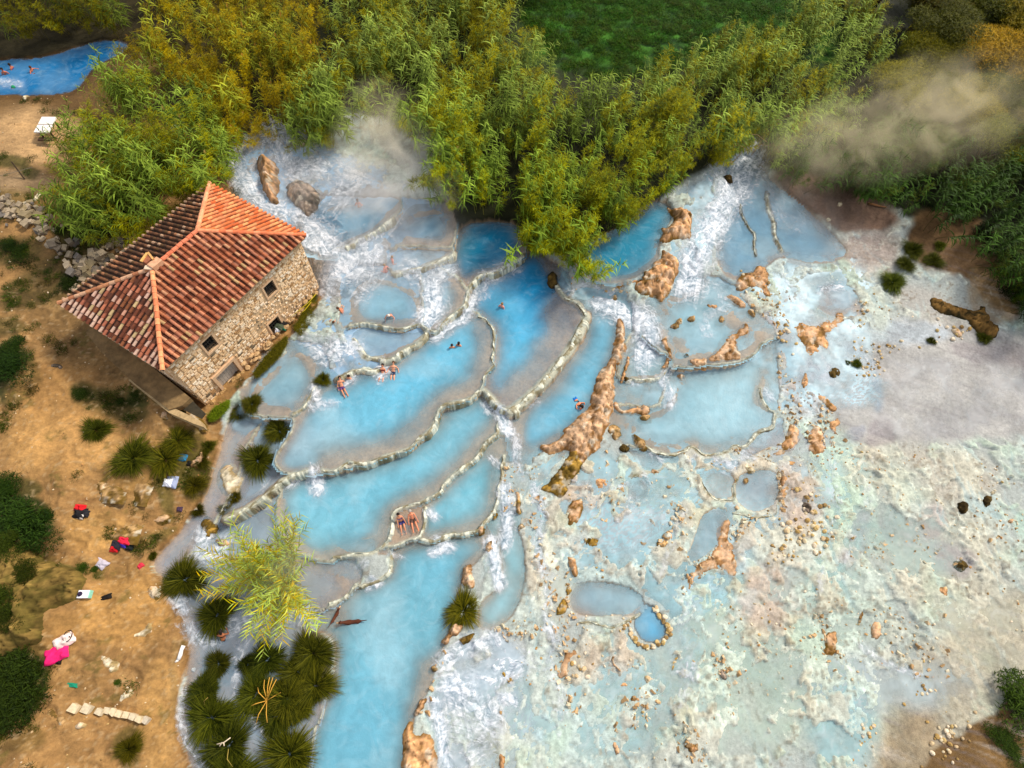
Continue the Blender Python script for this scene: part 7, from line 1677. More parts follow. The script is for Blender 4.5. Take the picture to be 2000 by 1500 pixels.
clusterp(1580, 1030, 26, 28, 70, .06, .2, 'tan pebble of the gravel patch right of the crust ridge', 'pebbles of the gravel patch')
clusterp(1535, 1075, 14, 22, 26, .06, .13, 'tan pebble of the loose trail below the gravel patch', 'pebble trail below the gravel patch')
clusterp(1530, 650, 10, 26, 26, .08, .2, 'whitish pebble left of the flat orange rock sheet', 'pebbles beside the flat rock sheet')
clusterp(1700, 715, 16, 14, 36, .07, .16, 'white pebble where the little stream enters the mud flat', 'white pebbles at the mud flat stream')
clusterp(1725, 680, 30, 8, 20, .07, .15, 'pale pebble along the rim of the mud pools', 'pebbles on the mud pool rims')
clusterp(1680, 635, 8, 30, 20, .07, .16, 'cobble beside the trickle below the mud pool', 'cobbles by the mud pool trickle')
clusterp(1860, 645, 30, 12, 20, .08, .2, 'stone beside the dark earth mound', 'stones beside the earth mound')
clusterp(1850, 1445, 22, 22, 34, .06, .16, 'stone of the rubble heap at the bottom right', 'rubble heap stones at the bottom right')
clusterp(1682, 1437, 12, 16, 16, .06, .14, 'brown stone of the small pile in the lower right shallows', 'small stone pile in the lower right')
clusterp(1132, 1300, 12, 16, 14, .08, .17, 'pale stone beside the long orange heap', 'stones beside the long orange heap')
clusterp(1800, 1355, 14, 8, 10, .07, .14, 'stone at the mouth of the sandy flat', 'stones at the sandy flat')
clusterp(1475, 555, 16, 14, 16, .08, .2, 'broken stone among the jagged orange rocks', 'stones among the jagged rocks')
# fine rubble over the crust as one mass
n = 5200; gx_ = rs.uniform(0, 48, n); gy_ = rs.uniform(-5, 32, n); gz_ = tz(gx_, gy_); qx_, qy_ = proj(gx_, gy_, gz_)
ok = (sample(CR, qx_, qy_) > 0.5) & (sample(isw.astype(float), qx_, qy_) < .2) & (rs.rand(n) < sstep(0.42, 0.62, fbm(gx_ * .35, gy_ * .35, 3, 6)))
src = bpy.data.objects.new('pebble', PEB[0]); link(src); src.location = ground(1480, 1240); src.scale = (.2, .2, .2); src['tint'] = list(lin(200, 170, 120)); tag(src, 'lone golden pebble in the middle of the mint crust', 'stone')
pc = np.array([lin(*c_) for c_ in PC + [(196,148,96),(204,190,160),(214,200,170)]]); ti = pc[rs.randint(0, len(pc), n)]
scatter('rubble', np.stack([gx_, gy_, gz_], 1)[ok], np.zeros(ok.sum(), int), rs.uniform(0, 6, (n, 3))[ok], rs.uniform(0.06, 0.22, n)[ok] ** 1.0, ti[ok], [src])
_c = MB(); _c.box((0, 0, 0), (1.1, 0.8, 0.42), None, (1, 1, 1), 0.4)
chip = bpy.data.objects.new('crust_chip', _c.mesh('crust_chip', ROCKM)); link(chip); chip.location = ground(1545, 905); chip.scale = (.25, .25, .25); chip['tint'] = list(lin(196, 150, 100)); tag(chip, 'flat tan chip of crust above the gravel patch', 'stone')
# orange crumbs broken from the crust ridges
LN = [([(985,880),(1005,930),(990,990)],14,130),([(1040,960),(1050,1060),(1075,1150),(1080,1240)],16,200),([(1090,1130),(1110,1200),(1095,1300),(1120,1400)],16,200),([(1520,700),(1560,770),(1540,840),(1600,850),(1640,880)],16,260),([(1620,800),(1600,860)],20,120),([(1345,1140),(1390,1080),(1450,1040),(1480,960)],14,260),([(1180,900),(1210,960),(1180,1000)],18,120),([(1300,940),(1330,1010),(1300,1060)],16,120),([(1520,910),(1530,1000)],6,80),([(1240,1340),(1260,1400),(1210,1460)],26,140),([(1330,1420),(1370,1490)],20,120),([(1470,555),(1500,600),(1530,640)],18,160),([(1600,1200),(1620,1290)],22,120),([(1400,1290),(1420,1330)],24,80),([(1690,1080),(1760,1050),(1850,1080)],26,120),([(1430,870),(1480,880),(1530,870)],10,120),([(860,1260),(850,1310),(830,1400)],8,90),([(940,1210),(1000,1240),(1060,1230)],10,120),([(1240,560),(1180,575),(1140,600)],8,60),([(1900,980),(1980,1020)],30,60),([(1750,1230),(1830,1300)],40,120)]
ox, oy, oc = [], [], []
for P, sg, nn in LN:
    P = np.array(P, float)
    for q in range(int(nn * 0.5)):
        i = rs.randint(0, len(P) - 1); t_ = rs.rand(); a_ = P[i] * (1 - t_) + P[i + 1] * t_ + rs.normal(0, sg, 2) * .7
        g = ground(a_[0], a_[1]); ox.append(tuple(g)); oc.append(lin(*[(200,166,122),(186,150,106),(208,180,142),(160,130,92),(206,194,166)][rs.randint(0, 5)]))
ox = np.array(ox); oc = np.array(oc); m_ = sample(isw.astype(float), *proj(ox[:, 0], ox[:, 1], ox[:, 2])) < .5
scatter('crust_crumbs', ox[m_], np.zeros(m_.sum(), int), rs.uniform(0, 6, (len(ox), 3))[m_], (0.05 + 0.25 * rs.rand(len(ox)) ** 2.6)[m_], oc[m_], [chip])
n = 3000; gx_ = rs.uniform(-50, -14, n); gy_ = rs.uniform(-6, 45, n); gz_ = tz(gx_, gy_); qx_, qy_ = proj(gx_, gy_, gz_)
ok = inside(qx_, qy_, BANK) & ~inside(qx_, qy_, HOUSE_PX) & (rs.rand(n) < 0.6)
scatter('bank_pebbles', np.stack([gx_, gy_, gz_], 1)[ok], np.zeros(ok.sum(), int), rs.uniform(0, 6, (n, 3))[ok], rs.uniform(0.03, 0.15, n)[ok], (ti[:n] * np.array([0.9, 0.85, 0.8]))[ok], [src])
# ================================================================== people, dogs, things left on the bank
SKIN = simple_mat('skin', lin(206, 140, 106), 0.55, 0.06, 12, 0.05, use_attr=True)
HAIRM = {k: simple_mat('hair_' + k, lin(*c_), 0.7, 0.2, 30, 0.2) for k, c_ in (('dark', (34, 22, 16)), ('brown', (84, 50, 26)), ('grey', (170, 160, 150)), ('blond', (150, 110, 60)))}
def cloth_mat(rgb): return simple_mat('cloth', lin(*rgb), 0.85, 0.15, 9, 0.3)
def V3(*a): return Vector(a)
def ik(a, b, l1, l2, pole):
    d = b - a; L = min(d.length, (l1 + l2) * 0.995); dn = d.normalized() if d.length > 1e-6 else V3(0, 0, -1)
    x = (l1 * l1 - l2 * l2 + L * L) / (2 * L); h_ = math.sqrt(max(0, l1 * l1 - x * x))
    pp = pole - dn * pole.dot(dn); pp = pp.normalized() if pp.length > 1e-4 else dn.orthogonal().normalized()
    return a + dn * x + pp * h_, a + dn * L
def skin_mesh(name, verts, radii, edges, root=0, levels=2):
    me = bpy.data.meshes.new(name); me.from_pydata([tuple(v) for v in verts], edges, [])
    o = bpy.data.objects.new(name, me); C.objects.link(o)
    md = o.modifiers.new('s', 'SKIN'); md.use_smooth_shade = True
    for i, r in enumerate(radii):
        r = r if isinstance(r, tuple) else (r, r)
        me.skin_vertices[0].data[i].radius = r; me.skin_vertices[0].data[i].use_root = (i == root)
    o.modifiers.new('d', 'SUBSURF').levels = levels
    dg = bpy.context.evaluated_depsgraph_get(); ev = o.evaluated_get(dg)
    out = bpy.data.meshes.new_from_object(ev); bpy.data.objects.remove(o); bpy.data.meshes.remove(me)
    out.name = name; out.polygons.foreach_set('use_smooth', np.ones(len(out.polygons), bool))
    return out
def person(label, px, py, rz, water_z, pelvis_z, lean, face, hands, feet, hair='dark', suit=None, top=None, skin=(208, 142, 108), group='bathers in the hot springs', scale=1.0, head_dir=None, long_hair=False, knee=None, fem=False, hat=None):
    """local frame: y = the way the body faces, z up, pelvis at the origin"""
    V = []; Rr = []; E_ = []
    def v(p, r): V.append(Vector(p)); Rr.append(r); return len(V) - 1
    def e(a, b): E_.append((a, b))
    t = Vector(lean).normalized(); f = Vector(face); f = (f - t * f.dot(t)).normalized(); sd = f.cross(t).normalized()
    P = V3(0, 0, 0)
    pv = v(P, (0.135, 0.105)); w = v(P + t * 0.17, (0.115 if not fem else 0.10, 0.09)); ch = v(P + t * 0.36, (0.15 if not fem else 0.13, 0.105)); cu = v(P + t * 0.46, (0.12, 0.085)); nk = v(P + t * 0.56, 0.052)
    hd_ = (Vector(head_dir).normalized() if head_dir else t)
    h0 = v(P + t * 0.58 + hd_ * 0.06, 0.062); h1 = v(P + t * 0.58 + hd_ * 0.13 + f * 0.01, 0.092); h2 = v(P + t * 0.58 + hd_ * 0.20, 0.078)
    for a, b in ((pv, w), (w, ch), (ch, cu), (cu, nk), (nk, h0), (h0, h1), (h1, h2)): e(a, b)
    hf = f - hd_ * f.dot(hd_); hf = hf.normalized() if hf.length > .1 else t
    ns = v(V[h1] + hf * 0.115 - hd_ * 0.005, 0.014); e(h1, ns)
    for s in (-1, 1):
        ear = v(V[h1] + sd * s * 0.098, 0.014); e(h1, ear)
    for s, hand, foot in ((-1, hands[0], feet[0]), (1, hands[1], feet[1])):
        sh = V[cu] + sd * s * (0.175 if not fem else 0.15) - t * 0.02
        el, wr = ik(sh, Vector(hand), 0.29, 0.26, -f - t * 0.6 + sd * s * 0.5)
        i0 = v(sh, 0.058); i1 = v(sh.lerp(el, .5), 0.046); i2 = v(el, 0.038); i3 = v(wr, 0.026); e(cu, i0); e(i0, i1); e(i1, i2); e(i2, i3)
        ad = (wr - el).normalized(); ps = ad.cross(f); ps = ps.normalized() if ps.length > .1 else sd
        pm = v(wr + ad * 0.06, (0.036, 0.018)); e(i3, pm)
        for q, L in enumerate((0.07, 0.08, 0.075, 0.06)):
            b = V[pm] + ad * 0.03 + ps * (q - 1.5) * 0.019
            a1 = v(b, 0.009); a2 = v(b + ad * L * .5 - f * 0.004, 0.008); a3 = v(b + ad * L - f * 0.02, 0.007); e(pm, a1); e(a1, a2); e(a2, a3)
        th = v(V[i3] + ad * 0.03 + ps * 0.035 * -s, 0.010); t2 = v(V[th] + ad * 0.04 + ps * 0.02 * -s, 0.009); e(i3, th); e(th, t2)
        hp = P + sd * s * 0.095 - t * 0.06
        kn, ak = ik(hp, Vector(foot), 0.43, 0.42, (Vector(knee) if knee else f + V3(0, 0, .3)))
        j0 = v(hp, 0.092); j1 = v(hp.lerp(kn, .5), 0.076); j2 = v(kn, 0.056); j2b = v(kn.lerp(ak, .35), 0.056); j3 = v(ak, 0.036); e(pv, j0); e(j0, j1); e(j1, j2); e(j2, j2b); e(j2b, j3)
        ld = (ak - kn).normalized(); fd = f - ld * f.dot(ld); fd = fd.normalized() if fd.length > .2 else f
        ft = v(ak + fd * 0.10 + ld * 0.04, (0.042, 0.024)); toe = v(ak + fd * 0.18 + ld * 0.045, (0.038, 0.016)); e(j3, ft); e(ft, toe)
    me = skin_mesh('person', V, Rr, E_, pv)
    arr = np.ones((len(me.vertices), 4), np.float32); arr[:, :3] = lin(*skin)
    me.color_attributes.new('col', 'FLOAT_COLOR', 'POINT').data.foreach_set('color', arr.ravel()); me.materials.append(SKIN)
    o = bpy.data.objects.new('person', me); link(o)
    q = at(px, py, water_z); o.location = (q[0], q[1], water_z + pelvis_z); o.rotation_euler = (0, 0, rz); o.scale = (scale,) * 3
    tag(o, label, 'person', group)
    # hair: a cap over the back and crown of the head
    hc = V[h1] + hd_ * 0.03 - hf * 0.018
    s_ = MB(); zz = hd_; yy = hf; xx = yy.cross(zz).normalized(); Rm = Matrix((xx, yy, zz)).transposed()
    s_.ell(hc, (0.108, 0.108, 0.112), Rm, 14, 10, (1, 1, 1), 0.04)
    if long_hair: s_.ell(V[h1] - hf * 0.08 - hd_ * 0.06, (0.085, 0.06, 0.13), Rm, 10, 8, (1, 1, 1), 0.06)
    if hat: 
        s_.build('hat', cloth_mat(hat), o, True)
    else: s_.build('hair', HAIRM[hair], o, True)
    # swimwear: shell of the body between two heights along the trunk
    vs = np.array([tuple(k.co) for k in me.vertices]); nr = np.array([tuple(k.normal) for k in me.vertices]); tt = np.array(t)
    al = vs @ tt; rad = np.linalg.norm(vs - np.outer(al, tt), axis=1)
    def shell(nm, sel, colr):
        fs = [tuple(pg.vertices) for pg in me.polygons if all(sel[k] for k in pg.vertices)]
        if not fs: return
        us = sorted({k for f_ in fs for k in f_}); mp = {k: i for i, k in enumerate(us)}
        m2 = bpy.data.meshes.new(nm); m2.from_pydata([tuple(vs[k] + nr[k] * 0.012) for k in us], [], [tuple(mp[k] for k in f_) for f_ in fs]); m2.materials.append(cloth_mat(colr)); m2.polygons.foreach_set('use_smooth', np.ones(len(m2.polygons), bool))
        ob = bpy.data.objects.new(nm, m2); link(ob, o)
    near_pelvis = (np.linalg.norm(vs, axis=1) < 0.30)
    if suit: shell('swimwear', near_pelvis & (al < 0.10) & (rad < 0.30), suit)
    if top: shell('swim_top', (al > 0.27) & (al < 0.42) & (rad < 0.19), top)
    return o
D = math.radians
# reclined on the water's edge, seated, floating, standing poses
person('brown haired man reclining sideways in the wide pool near the bright tussock', 668, 757, D(215), 1.1, 0.02, (-0.2, -0.75, 0.62), (0, 0.6, 0.8), ((-.45, -.1, -.05), (.25, .05, .1)), ((-.12, .80, -.02), (.12, .82, 0.0)), 'dark', (96, 60, 110), knee=(0, 0.2, 1))
person('woman with dark hair chest deep by the rim behind the reclining man', 682, 741, D(170), 1.1, -0.36, (0, -0.1, 1), (0, 1, 0.1), ((-.25, .25, .15), (.25, .25, .15)), ((-.1, .5, -.5), (.1, .5, -.5)), 'dark', (30, 30, 40), (150, 40, 60), fem=True)
person('woman in a dark red bikini lying back against the scalloped rim, left of a couple', 747, 731, D(180), 1.1, -0.08, (0.05, -0.72, 0.62), (0, 0.6, 0.8), ((-.3, .15, 0), (.3, .12, 0)), ((-.14, .82, -.06), (.2, .78, -.06)), 'dark', (50, 20, 30), (120, 30, 40), fem=True, knee=(0, 0.3, 1))
person('bald tanned man lying back against the scalloped rim, right of a couple', 768, 727, D(185), 1.1, -0.02, (-0.05, -0.72, 0.66), (0, 0.6, 0.8), ((-.4, -.05, .1), (.4, -.05, .1)), ((-.12, .82, -.12), (.12, .82, -.12)), 'brown', (40, 50, 80), skin=(222, 158, 124), knee=(0, 0.3, 1))
person('bather with dark hair, left one of the couple standing in the wide pool', 883, 679, D(10), 1.1, -0.42, (0, 0.05, 1), (0, 1, 0.1), ((-.25, .1, .05), (.3, .3, .1)), ((-.1, -.1, -.9), (.1, -.1, -.9)), 'dark', (30, 30, 40))
person('bather with a topknot, right one of the couple standing in the wide pool', 896, 675, D(-10), 1.1, -0.40, (0, 0.05, 1), (0, 1, 0.1), ((-.3, .25, .1), (.25, .1, .05)), ((-.1, -.1, -.9), (.1, -.1, -.9)), 'dark', (30, 30, 40), (30, 30, 40), fem=True, long_hair=True)
person('lone reddish bather wading in the bright blue pool', 980, 600, D(330), 0.95, -0.30, (0, 0.05, 1), (0, 1, 0), ((-.28, .05, 0), (.28, .1, 0)), ((-.1, 0, -.9), (.1, 0, -.9)), 'blond', (30, 60, 120), skin=(226, 150, 130))
person('man in bright blue trunks swimming towards the long rock ridge with his legs stretched', 1124, 780, D(215), 0.35, -0.03, (0.05, 0.97, 0.18), (0, -.1, -1), ((-.3, .75, -.05), (.25, .8, -.05)), ((-.22, -.85, -.03), (.16, -.85, -.03)), 'dark', (20, 110, 190), skin=(224, 140, 96), head_dir=(0, .7, .7), knee=(0, 0, -1))
person('dark haired woman held by the swimmer at the rock ridge', 1136, 797, D(40), 0.35, -0.42, (0, 0, 1), (0, 1, 0), ((-.25, .3, .2), (.25, .3, .2)), ((-.1, 0, -.85), (.1, 0, -.85)), 'dark', (30, 30, 30), skin=(206, 120, 84), fem=True, long_hair=True)
person('woman in a blue swimsuit seated in the little alcove pool', 784, 1018, D(200), 0.42, 0.0, (0.1, -0.42, 0.9), (0, 0.9, 0.4), ((-.3, .3, -.02), (.25, .35, .05)), ((-.15, .75, -.10), (.12, .80, -.05)), 'dark', (60, 60, 120), (76, 76, 150), fem=True, knee=(0, 0, 1))
person('tanned man seated with outstretched legs in the little alcove pool', 806, 1014, D(205), 0.42, 0.03, (0, -0.5, 0.86), (0, 0.86, 0.5), ((-.3, .3, .02), (.32, .25, .0)), ((-.16, .84, .02), (.18, .84, .02)), 'grey', (96, 70, 60), skin=(222, 140, 104), knee=(0, 0, 1))
person('person with long dark hair crouching in the white trickle by the bank', 436, 1250, D(20), 0.22, -0.05, (0.1, 0.55, 0.8), (0, 0.7, -0.5), ((-.2, .55, .1), (.25, .5, .1)), ((-.15, .15, -.2), (.15, .15, -.2)), 'dark', (60, 40, 30), (60, 40, 30), skin=(190, 116, 76), long_hair=True, fem=True, knee=(0, 1, 0.4))
person('slim woman lying on her front in the shallows with feet raised in the air', 661, 619, D(165), 1.55, 0.06, (0, 0.95, 0.12), (0, 0.1, -1), ((-.25, .75, -.02), (.25, .75, -.02)), ((-.06, -.82, .22), (.06, -.80, .30)), 'brown', (225, 190, 165), skin=(222, 168, 134), fem=True, head_dir=(0, .7, .7), knee=(0, 0, -1))
person('person with brown hair curled up beside the lying woman in the shallows', 673, 608, D(120), 1.6, -0.10, (0.1, 0.5, 0.8), (0, 0.8, -0.4), ((-.2, .4, .1), (.2, .45, .1)), ((-.1, .3, -.1), (.1, .35, -.1)), 'brown', (150, 60, 50), skin=(216, 130, 90), knee=(0, 1, 1))
person('man with a pale towel on his head bending forward in the misty upper pool', 763, 614, D(180), 1.8, -0.08, (0, 0.6, 0.75), (0, 0.7, -0.5), ((-.3, .55, 0), (.3, .55, 0)), ((-.12, -.4, -.3), (.12, -.4, -.3)), 'grey', (70, 90, 170), skin=(224, 148, 112), hat=(235, 220, 205))
person('bather hidden in steam, seen from behind below the upper waterfall', 701, 404, D(0), 2.9, -0.05, (0, 0.1, 1), (0, 1, 0), ((-.25, .2, .1), (.25, .2, .1)), ((-.1, 0, -.8), (.1, 0, -.8)), 'brown', (120, 60, 50), skin=(206, 120, 90), long_hair=True, fem=True)
person('faint pink bather left in the steam above the foaming pool', 754, 527, D(60), 2.0, -0.2, (0, 0.1, 1), (0, 1, 0), ((-.25, .2, .1), (.25, .2, .1)), ((-.1, 0, -.8), (.1, 0, -.8)), 'blond', (200, 90, 80), skin=(226, 140, 120))
person('faint pink bather right in the steam above the foaming pool', 766, 511, D(300), 2.0, -0.2, (0, 0.1, 1), (0, 1, 0), ((-.25, .2, .1), (.25, .2, .1)), ((-.1, 0, -.8), (.1, 0, -.8)), 'blond', (200, 90, 80), skin=(226, 140, 120))
person('bather at the very left of the hillside stream', 11, 145, D(200), 4.6, -0.25, (0, 0, 1), (0, 1, 0), ((-.25, .2, .1), (.25, .2, .1)), ((-.1, 0, -.8), (.1, 0, -.8)), 'dark', (60, 40, 40), skin=(196, 110, 80))
person('bather with blue top in the hillside stream, under the overhanging reeds', 24, 134, D(90), 4.6, -0.35, (0, 0, 1), (0, 1, 0), ((-.25, .2, .1), (.25, .2, .1)), ((-.1, 0, -.8), (.1, 0, -.8)), 'dark', (40, 40, 120), (40, 50, 150), skin=(190, 110, 84), fem=True)
person('bather swimming rightmost in the hillside stream', 60, 139, D(270), 4.6, -0.30, (0, .3, .9), (0, 1, 0), ((-.4, .4, .3), (.3, .4, .3)), ((-.1, 0, -.8), (.1, 0, -.8)), 'brown', (60, 40, 40), skin=(206, 122, 90))
b_ = MB(); b_.ell((0, 0, 0), (.16, .16, .14), None, 12, 8, (1, 1, 1)); o = b_.build('swim_cap', cloth_mat((20, 140, 90)), None, True); o.location = at(26, 170, 4.65); tag(o, 'green ball floating in the white water of the hillside stream', 'ball')

def dog(label, px, py, rz, wz, col_, s=1.0):
    s *= 1.12
    V = []; Rr = []; E_ = []
    def v(p, r): V.append(Vector(p)); Rr.append(r); return len(V) - 1
    def e(*k):
        for a, b in zip(k[:-1], k[1:]): E_.append((a, b))
    hip = v((0, -.32, .02), .105); bel = v((0, -.1, -.01), .10); chs = v((0, .18, -.02), .125); nk = v((0, .36, .12), .07); hd_ = v((0, .48, .2), .072); mz = v((0, .60, .17), .04); nz = v((0, .68, .15), .026)
    e(hip, bel, chs, nk, hd_, mz, nz)
    for s_ in (-1, 1):
        e(hd_, v((s_ * .06, .45, .30), .018), v((s_ * .075, .43, .36), .008))
        e(chs, v((s_ * .09, .2, -.18), .045), v((s_ * .09, .14, -.34), .03), v((s_ * .09, .2, -.50), .022), v((s_ * .09, .25, -.52), .025))
        e(hip, v((s_ * .09, -.24, -.15), .06), v((s_ * .09, -.42, -.32), .03), v((s_ * .09, -.36, -.50), .022), v((s_ * .09, -.31, -.52), .025))
    e(hip, v((0, -.46, .08), .03), v((0, -.62, .12), .02), v((0, -.74, .18), .012))
    me = skin_mesh('dog', V, Rr, E_, bel)
    vs = np.array([tuple(k.co) for k in me.vertices]); arr = np.ones((len(vs), 4), np.float32); arr[:, :3] = lin(*col_)
    lt = (vs[:, 2] < -0.06) | ((vs[:, 1] > .55)); arr[lt, :3] = lin(200, 160, 120)
    me.color_attributes.new('col', 'FLOAT_COLOR', 'POINT').data.foreach_set('color', arr.ravel()); me.materials.append(simple_mat('fur', (0, 0, 0), 0.9, 0.3, 25, 0.3, use_attr=True))
    o = bpy.data.objects.new('dog', me); link(o); q = at(px, py, wz); o.location = (q[0], q[1], wz + 0.02); o.rotation_euler = (0, 0, rz); o.scale = (s, s, s); tag(o, label, 'dog', 'dogs swimming in the lowest pool')
    return o
dog('dark brown dog swimming left with its tail trailing, right one of the pair', 687, 1215, D(100), 0.0, (84, 44, 26), 1.15)
dog('smaller brown dog turning in the water, left one of the pair', 655, 1204, D(-20), 0.0, (96, 52, 32), 0.85)

# clothes, bags and towels
def cloth(px, py, r, rgb, label, cat='clothes', asp=1.0, rot=0.0, h=0.10, name='clothing', group=None, sid=None, z=0.0):
    g = ground(px, py); n = 22; seed = sid if sid is not None else int(px * 7 + py)
    a = np.linspace(-1, 1, n); X, Y = np.meshgrid(a, a); X = X.ravel(); Y = Y.ravel()
    rr = np.maximum(np.abs(X), np.abs(Y)); ang_ = np.arctan2(Y, X)
    k = 0.75 + 0.5 * fbm(np.cos(ang_) * 1.4 + seed, np.sin(ang_) * 1.4, 2, 3)
    ux = X * k * r * asp; uy = Y * k * r / asp ** .5
    zz = h * (0.25 + 1.5 * ridged(X * 0.9 + seed, Y * 0.9, 3, 4)) * np.clip(1 - rr ** 4, 0, 1) + 0.02
    zz = np.where(rr > 0.96, -0.03, zz)
    c_, s_ = math.cos(rot), math.sin(rot); XX = ux * c_ - uy * s_; YY = ux * s_ + uy * c_
    id_ = np.arange(n * n).reshape(n, n); Fq = np.stack([id_[:-1, :-1].ravel(), id_[:-1, 1:].ravel(), id_[1:, 1:].ravel(), id_[1:, :-1].ravel()], 1)
    cc_ = np.array(lin(*rgb))[None] * (0.75 + 0.5 * fbm(X * 2 + seed, Y * 2, 3, 5))[:, None]
    o = mesh_np(name, np.stack([XX, YY, zz], 1), Fq, CLOTH, np.clip(cc_, 0, 1)); o.location = g + Vector((0, 0, z)); tag(o, label, cat, group); return o
CLOTH = simple_mat('fabric', (1, 1, 1), 0.85, 0.12, 14, 0.4, use_attr=True)
cloth(156, 993, .24, (210, 24, 34), 'red garment on top of the black bag pile on the bank', asp=1.3, h=.2, z=.1)
cloth(155, 1002, .34, (26, 24, 28), 'black bag of the pile on the open bank', 'bag', h=.28)
cloth(166, 1003, .20, (40, 40, 46), 'small dark shoe bag beside the black bag', 'bag', h=.2)
cloth(157, 1009, .17, (216, 208, 200), 'white cloth at the foot of the black bag', h=.12, z=.04)
cloth(226, 1064, .30, (36, 34, 44), 'dark jacket in the heap near the golden ledge', h=.2)
cloth(223, 1071, .22, (196, 24, 30), 'red jacket at the lower side of the heap near the golden ledge', h=.16, z=.05)
cloth(242, 1056, .26, (216, 30, 60), 'bright red and pink jacket at the upper right of the heap', asp=1.3, h=.16, z=.05)
cloth(240, 1062, .22, (60, 50, 170), 'violet blue garment between the red jackets', h=.14)
cloth(252, 1069, .20, (22, 30, 30), 'dark green bag beside the heap of jackets', 'bag', h=.2)
cloth(334, 941, .38, (150, 160, 190), 'grey blue towel spread on the bank below the blue bag', 'towel', h=.12)
cloth(330, 944, .26, (236, 238, 250), 'white cloth lying on the grey blue towel', h=.14, z=.1)
cloth(358, 894, .24, (30, 140, 190), 'round bright blue bag between tussock and rock', 'bag', h=.22)
cloth(371, 905, .18, (22, 20, 20), 'black bag under the blue bag', 'bag', h=.16)
cloth(352, 995, .16, (70, 50, 70), 'small purple dark cloth on the bank by the channel', h=.12)
cloth(192, 1100, .34, (186, 178, 190), 'grey lilac cloth spread on the green bank plants', asp=1.3, rot=-.4, h=.1)
cloth(276, 1106, .16, (206, 50, 70), 'small pink cloth near the stream edge', rot=1, h=.1)
cloth(206, 1166, .20, (24, 20, 16), 'pair of black shoes beside the white box', 'shoes', asp=1.6, rot=.4, h=.1)
cloth(108, 1276, .48, (232, 30, 110), 'bright pink jacket spread at the foot of the outcrop', asp=1.25, rot=.5, h=.2)
cloth(125, 1252, .38, (236, 214, 206), 'white and pink bag above the pink jacket', 'bag', asp=1.3, rot=.7, h=.25)
cloth(112, 1290, .16, (28, 20, 18), 'dark shoe under the pink jacket', 'shoes', h=.1)
cloth(138, 1338, .16, (20, 130, 100), 'short green strap lying on the bank', 'strap', asp=2.2, rot=0, h=.05)
cloth(297, 727, .12, (150, 150, 190), 'crumpled pale paper on the walkway', 'litter', h=.1, z=.2)
cloth(378, 1308, .0001 + .1, (220, 220, 215), 'white litter at the top of the left island', 'litter', h=.08)
def tubes(name, lst, col, label, cat, base, rad=.02):
    s = MB()
    for pts in lst: s.tube([Vector(p) for p in pts], rad, 6, lin(*col))
    o = s.build(name, CLOTH, None, True); o.location = base; tag(o, label, cat); return o
# rolled white towel on the bank
s = MB(); s.tube([(0, -.36, .1), (.03, -.1, .12), (.0, .15, .1), (.03, .38, .1)], [.10, .12, .10, .12], 9, lin(242, 240, 236)); s.tube([(0, -.36, .1), (-.14, -.5, .08)], [.08, .05], 7, lin(242, 240, 236)); o = s.build('rolled_towel', CLOTH, None, True); o.location = ground(353, 1275); tag(o, 'rolled white towel lying on the bank beside the stream', 'towel')
# white box with a dark lid opening
bx_ = empty('cool_box', ground(171, 1162), 0.1); tag(bx_, 'white box with a dark cap and green edge on the bank', 'box')
s = MB(); s.box((0, 0, .15), (.62, .42, .3), None, lin(240, 238, 244), .03); s.build('body', CLOTH, bx_); s = MB(); s.box((.33, 0, .16), (.05, .42, .28), None, lin(150, 214, 190), .03); s.build('edge', CLOTH, bx_); s = MB(); s.ell((-.16, 0, .34), (.13, .13, .12), None, 12, 8, lin(40, 30, 60)); s.build('cap', CLOTH, bx_, True)
# folding chair frame with black loop by the pink jacket
tubes('folding_frame', [[(math.cos(a) * .22, math.sin(a) * .3, .25) for a in np.linspace(0, 6.28, 14)], [(-.2, -.2, .0), (-.1, 0, .28)], [(.2, -.2, 0), (.1, 0, .28)]], (24, 20, 18), 'black looped frame above the white and pink bag', 'frame', ground(138, 1243), .025)
# picnic table of two white slabs at the reed edge
tb = empty('picnic_table', ground(103, 262), 0.12); tag(tb, 'white topped wooden table half hidden by the reeds at the upper left', 'table')
for k, yy in enumerate((.48, -.48)):
    s = MB(); s.box((0, yy, .85), (1.1, .85, .10), None, lin(238, 230, 224), .01); s.build('table_top', CLOTH, tb)
for a in (-.4, .4):
    for b in (-.6, .6): s = MB(); s.box((a, b, .40), (.1, .1, .8), None, lin(60, 40, 28)); s.build('leg', CLOTH, tb)
s = MB(); s.box((.1, -1.15, .45), (1.0, .35, .08), None, lin(64, 40, 28)); s.build('seat', CLOTH, tb)
# wire fence
wf = empty('wire_fence', ground(30, 358)); tag(wf, 'low wire fence with a leaning post on the upper left ground', 'fence')
pA, pB, pC = ground(-10, 362) - wf.location, ground(48, 350) - wf.location, ground(75, 340) - wf.location
s = MB(); s.tube([pA + V3(0, 0, .7), pB + V3(0, 0, .75), pC + V3(0, 0, .7)], .015, 5, lin(120, 110, 96)); s.build('wire', CLOTH, wf)
s = MB(); s.tube([pB, pB + V3(-.5, .6, 1.1)], .05, 6, lin(70, 56, 40)); s.build('post', CLOTH, wf)
s = MB(); s.tube([pA, pA + V3(0, 0, 1.0)], .05, 6, lin(70, 56, 40)); s.build('post', CLOTH, wf)
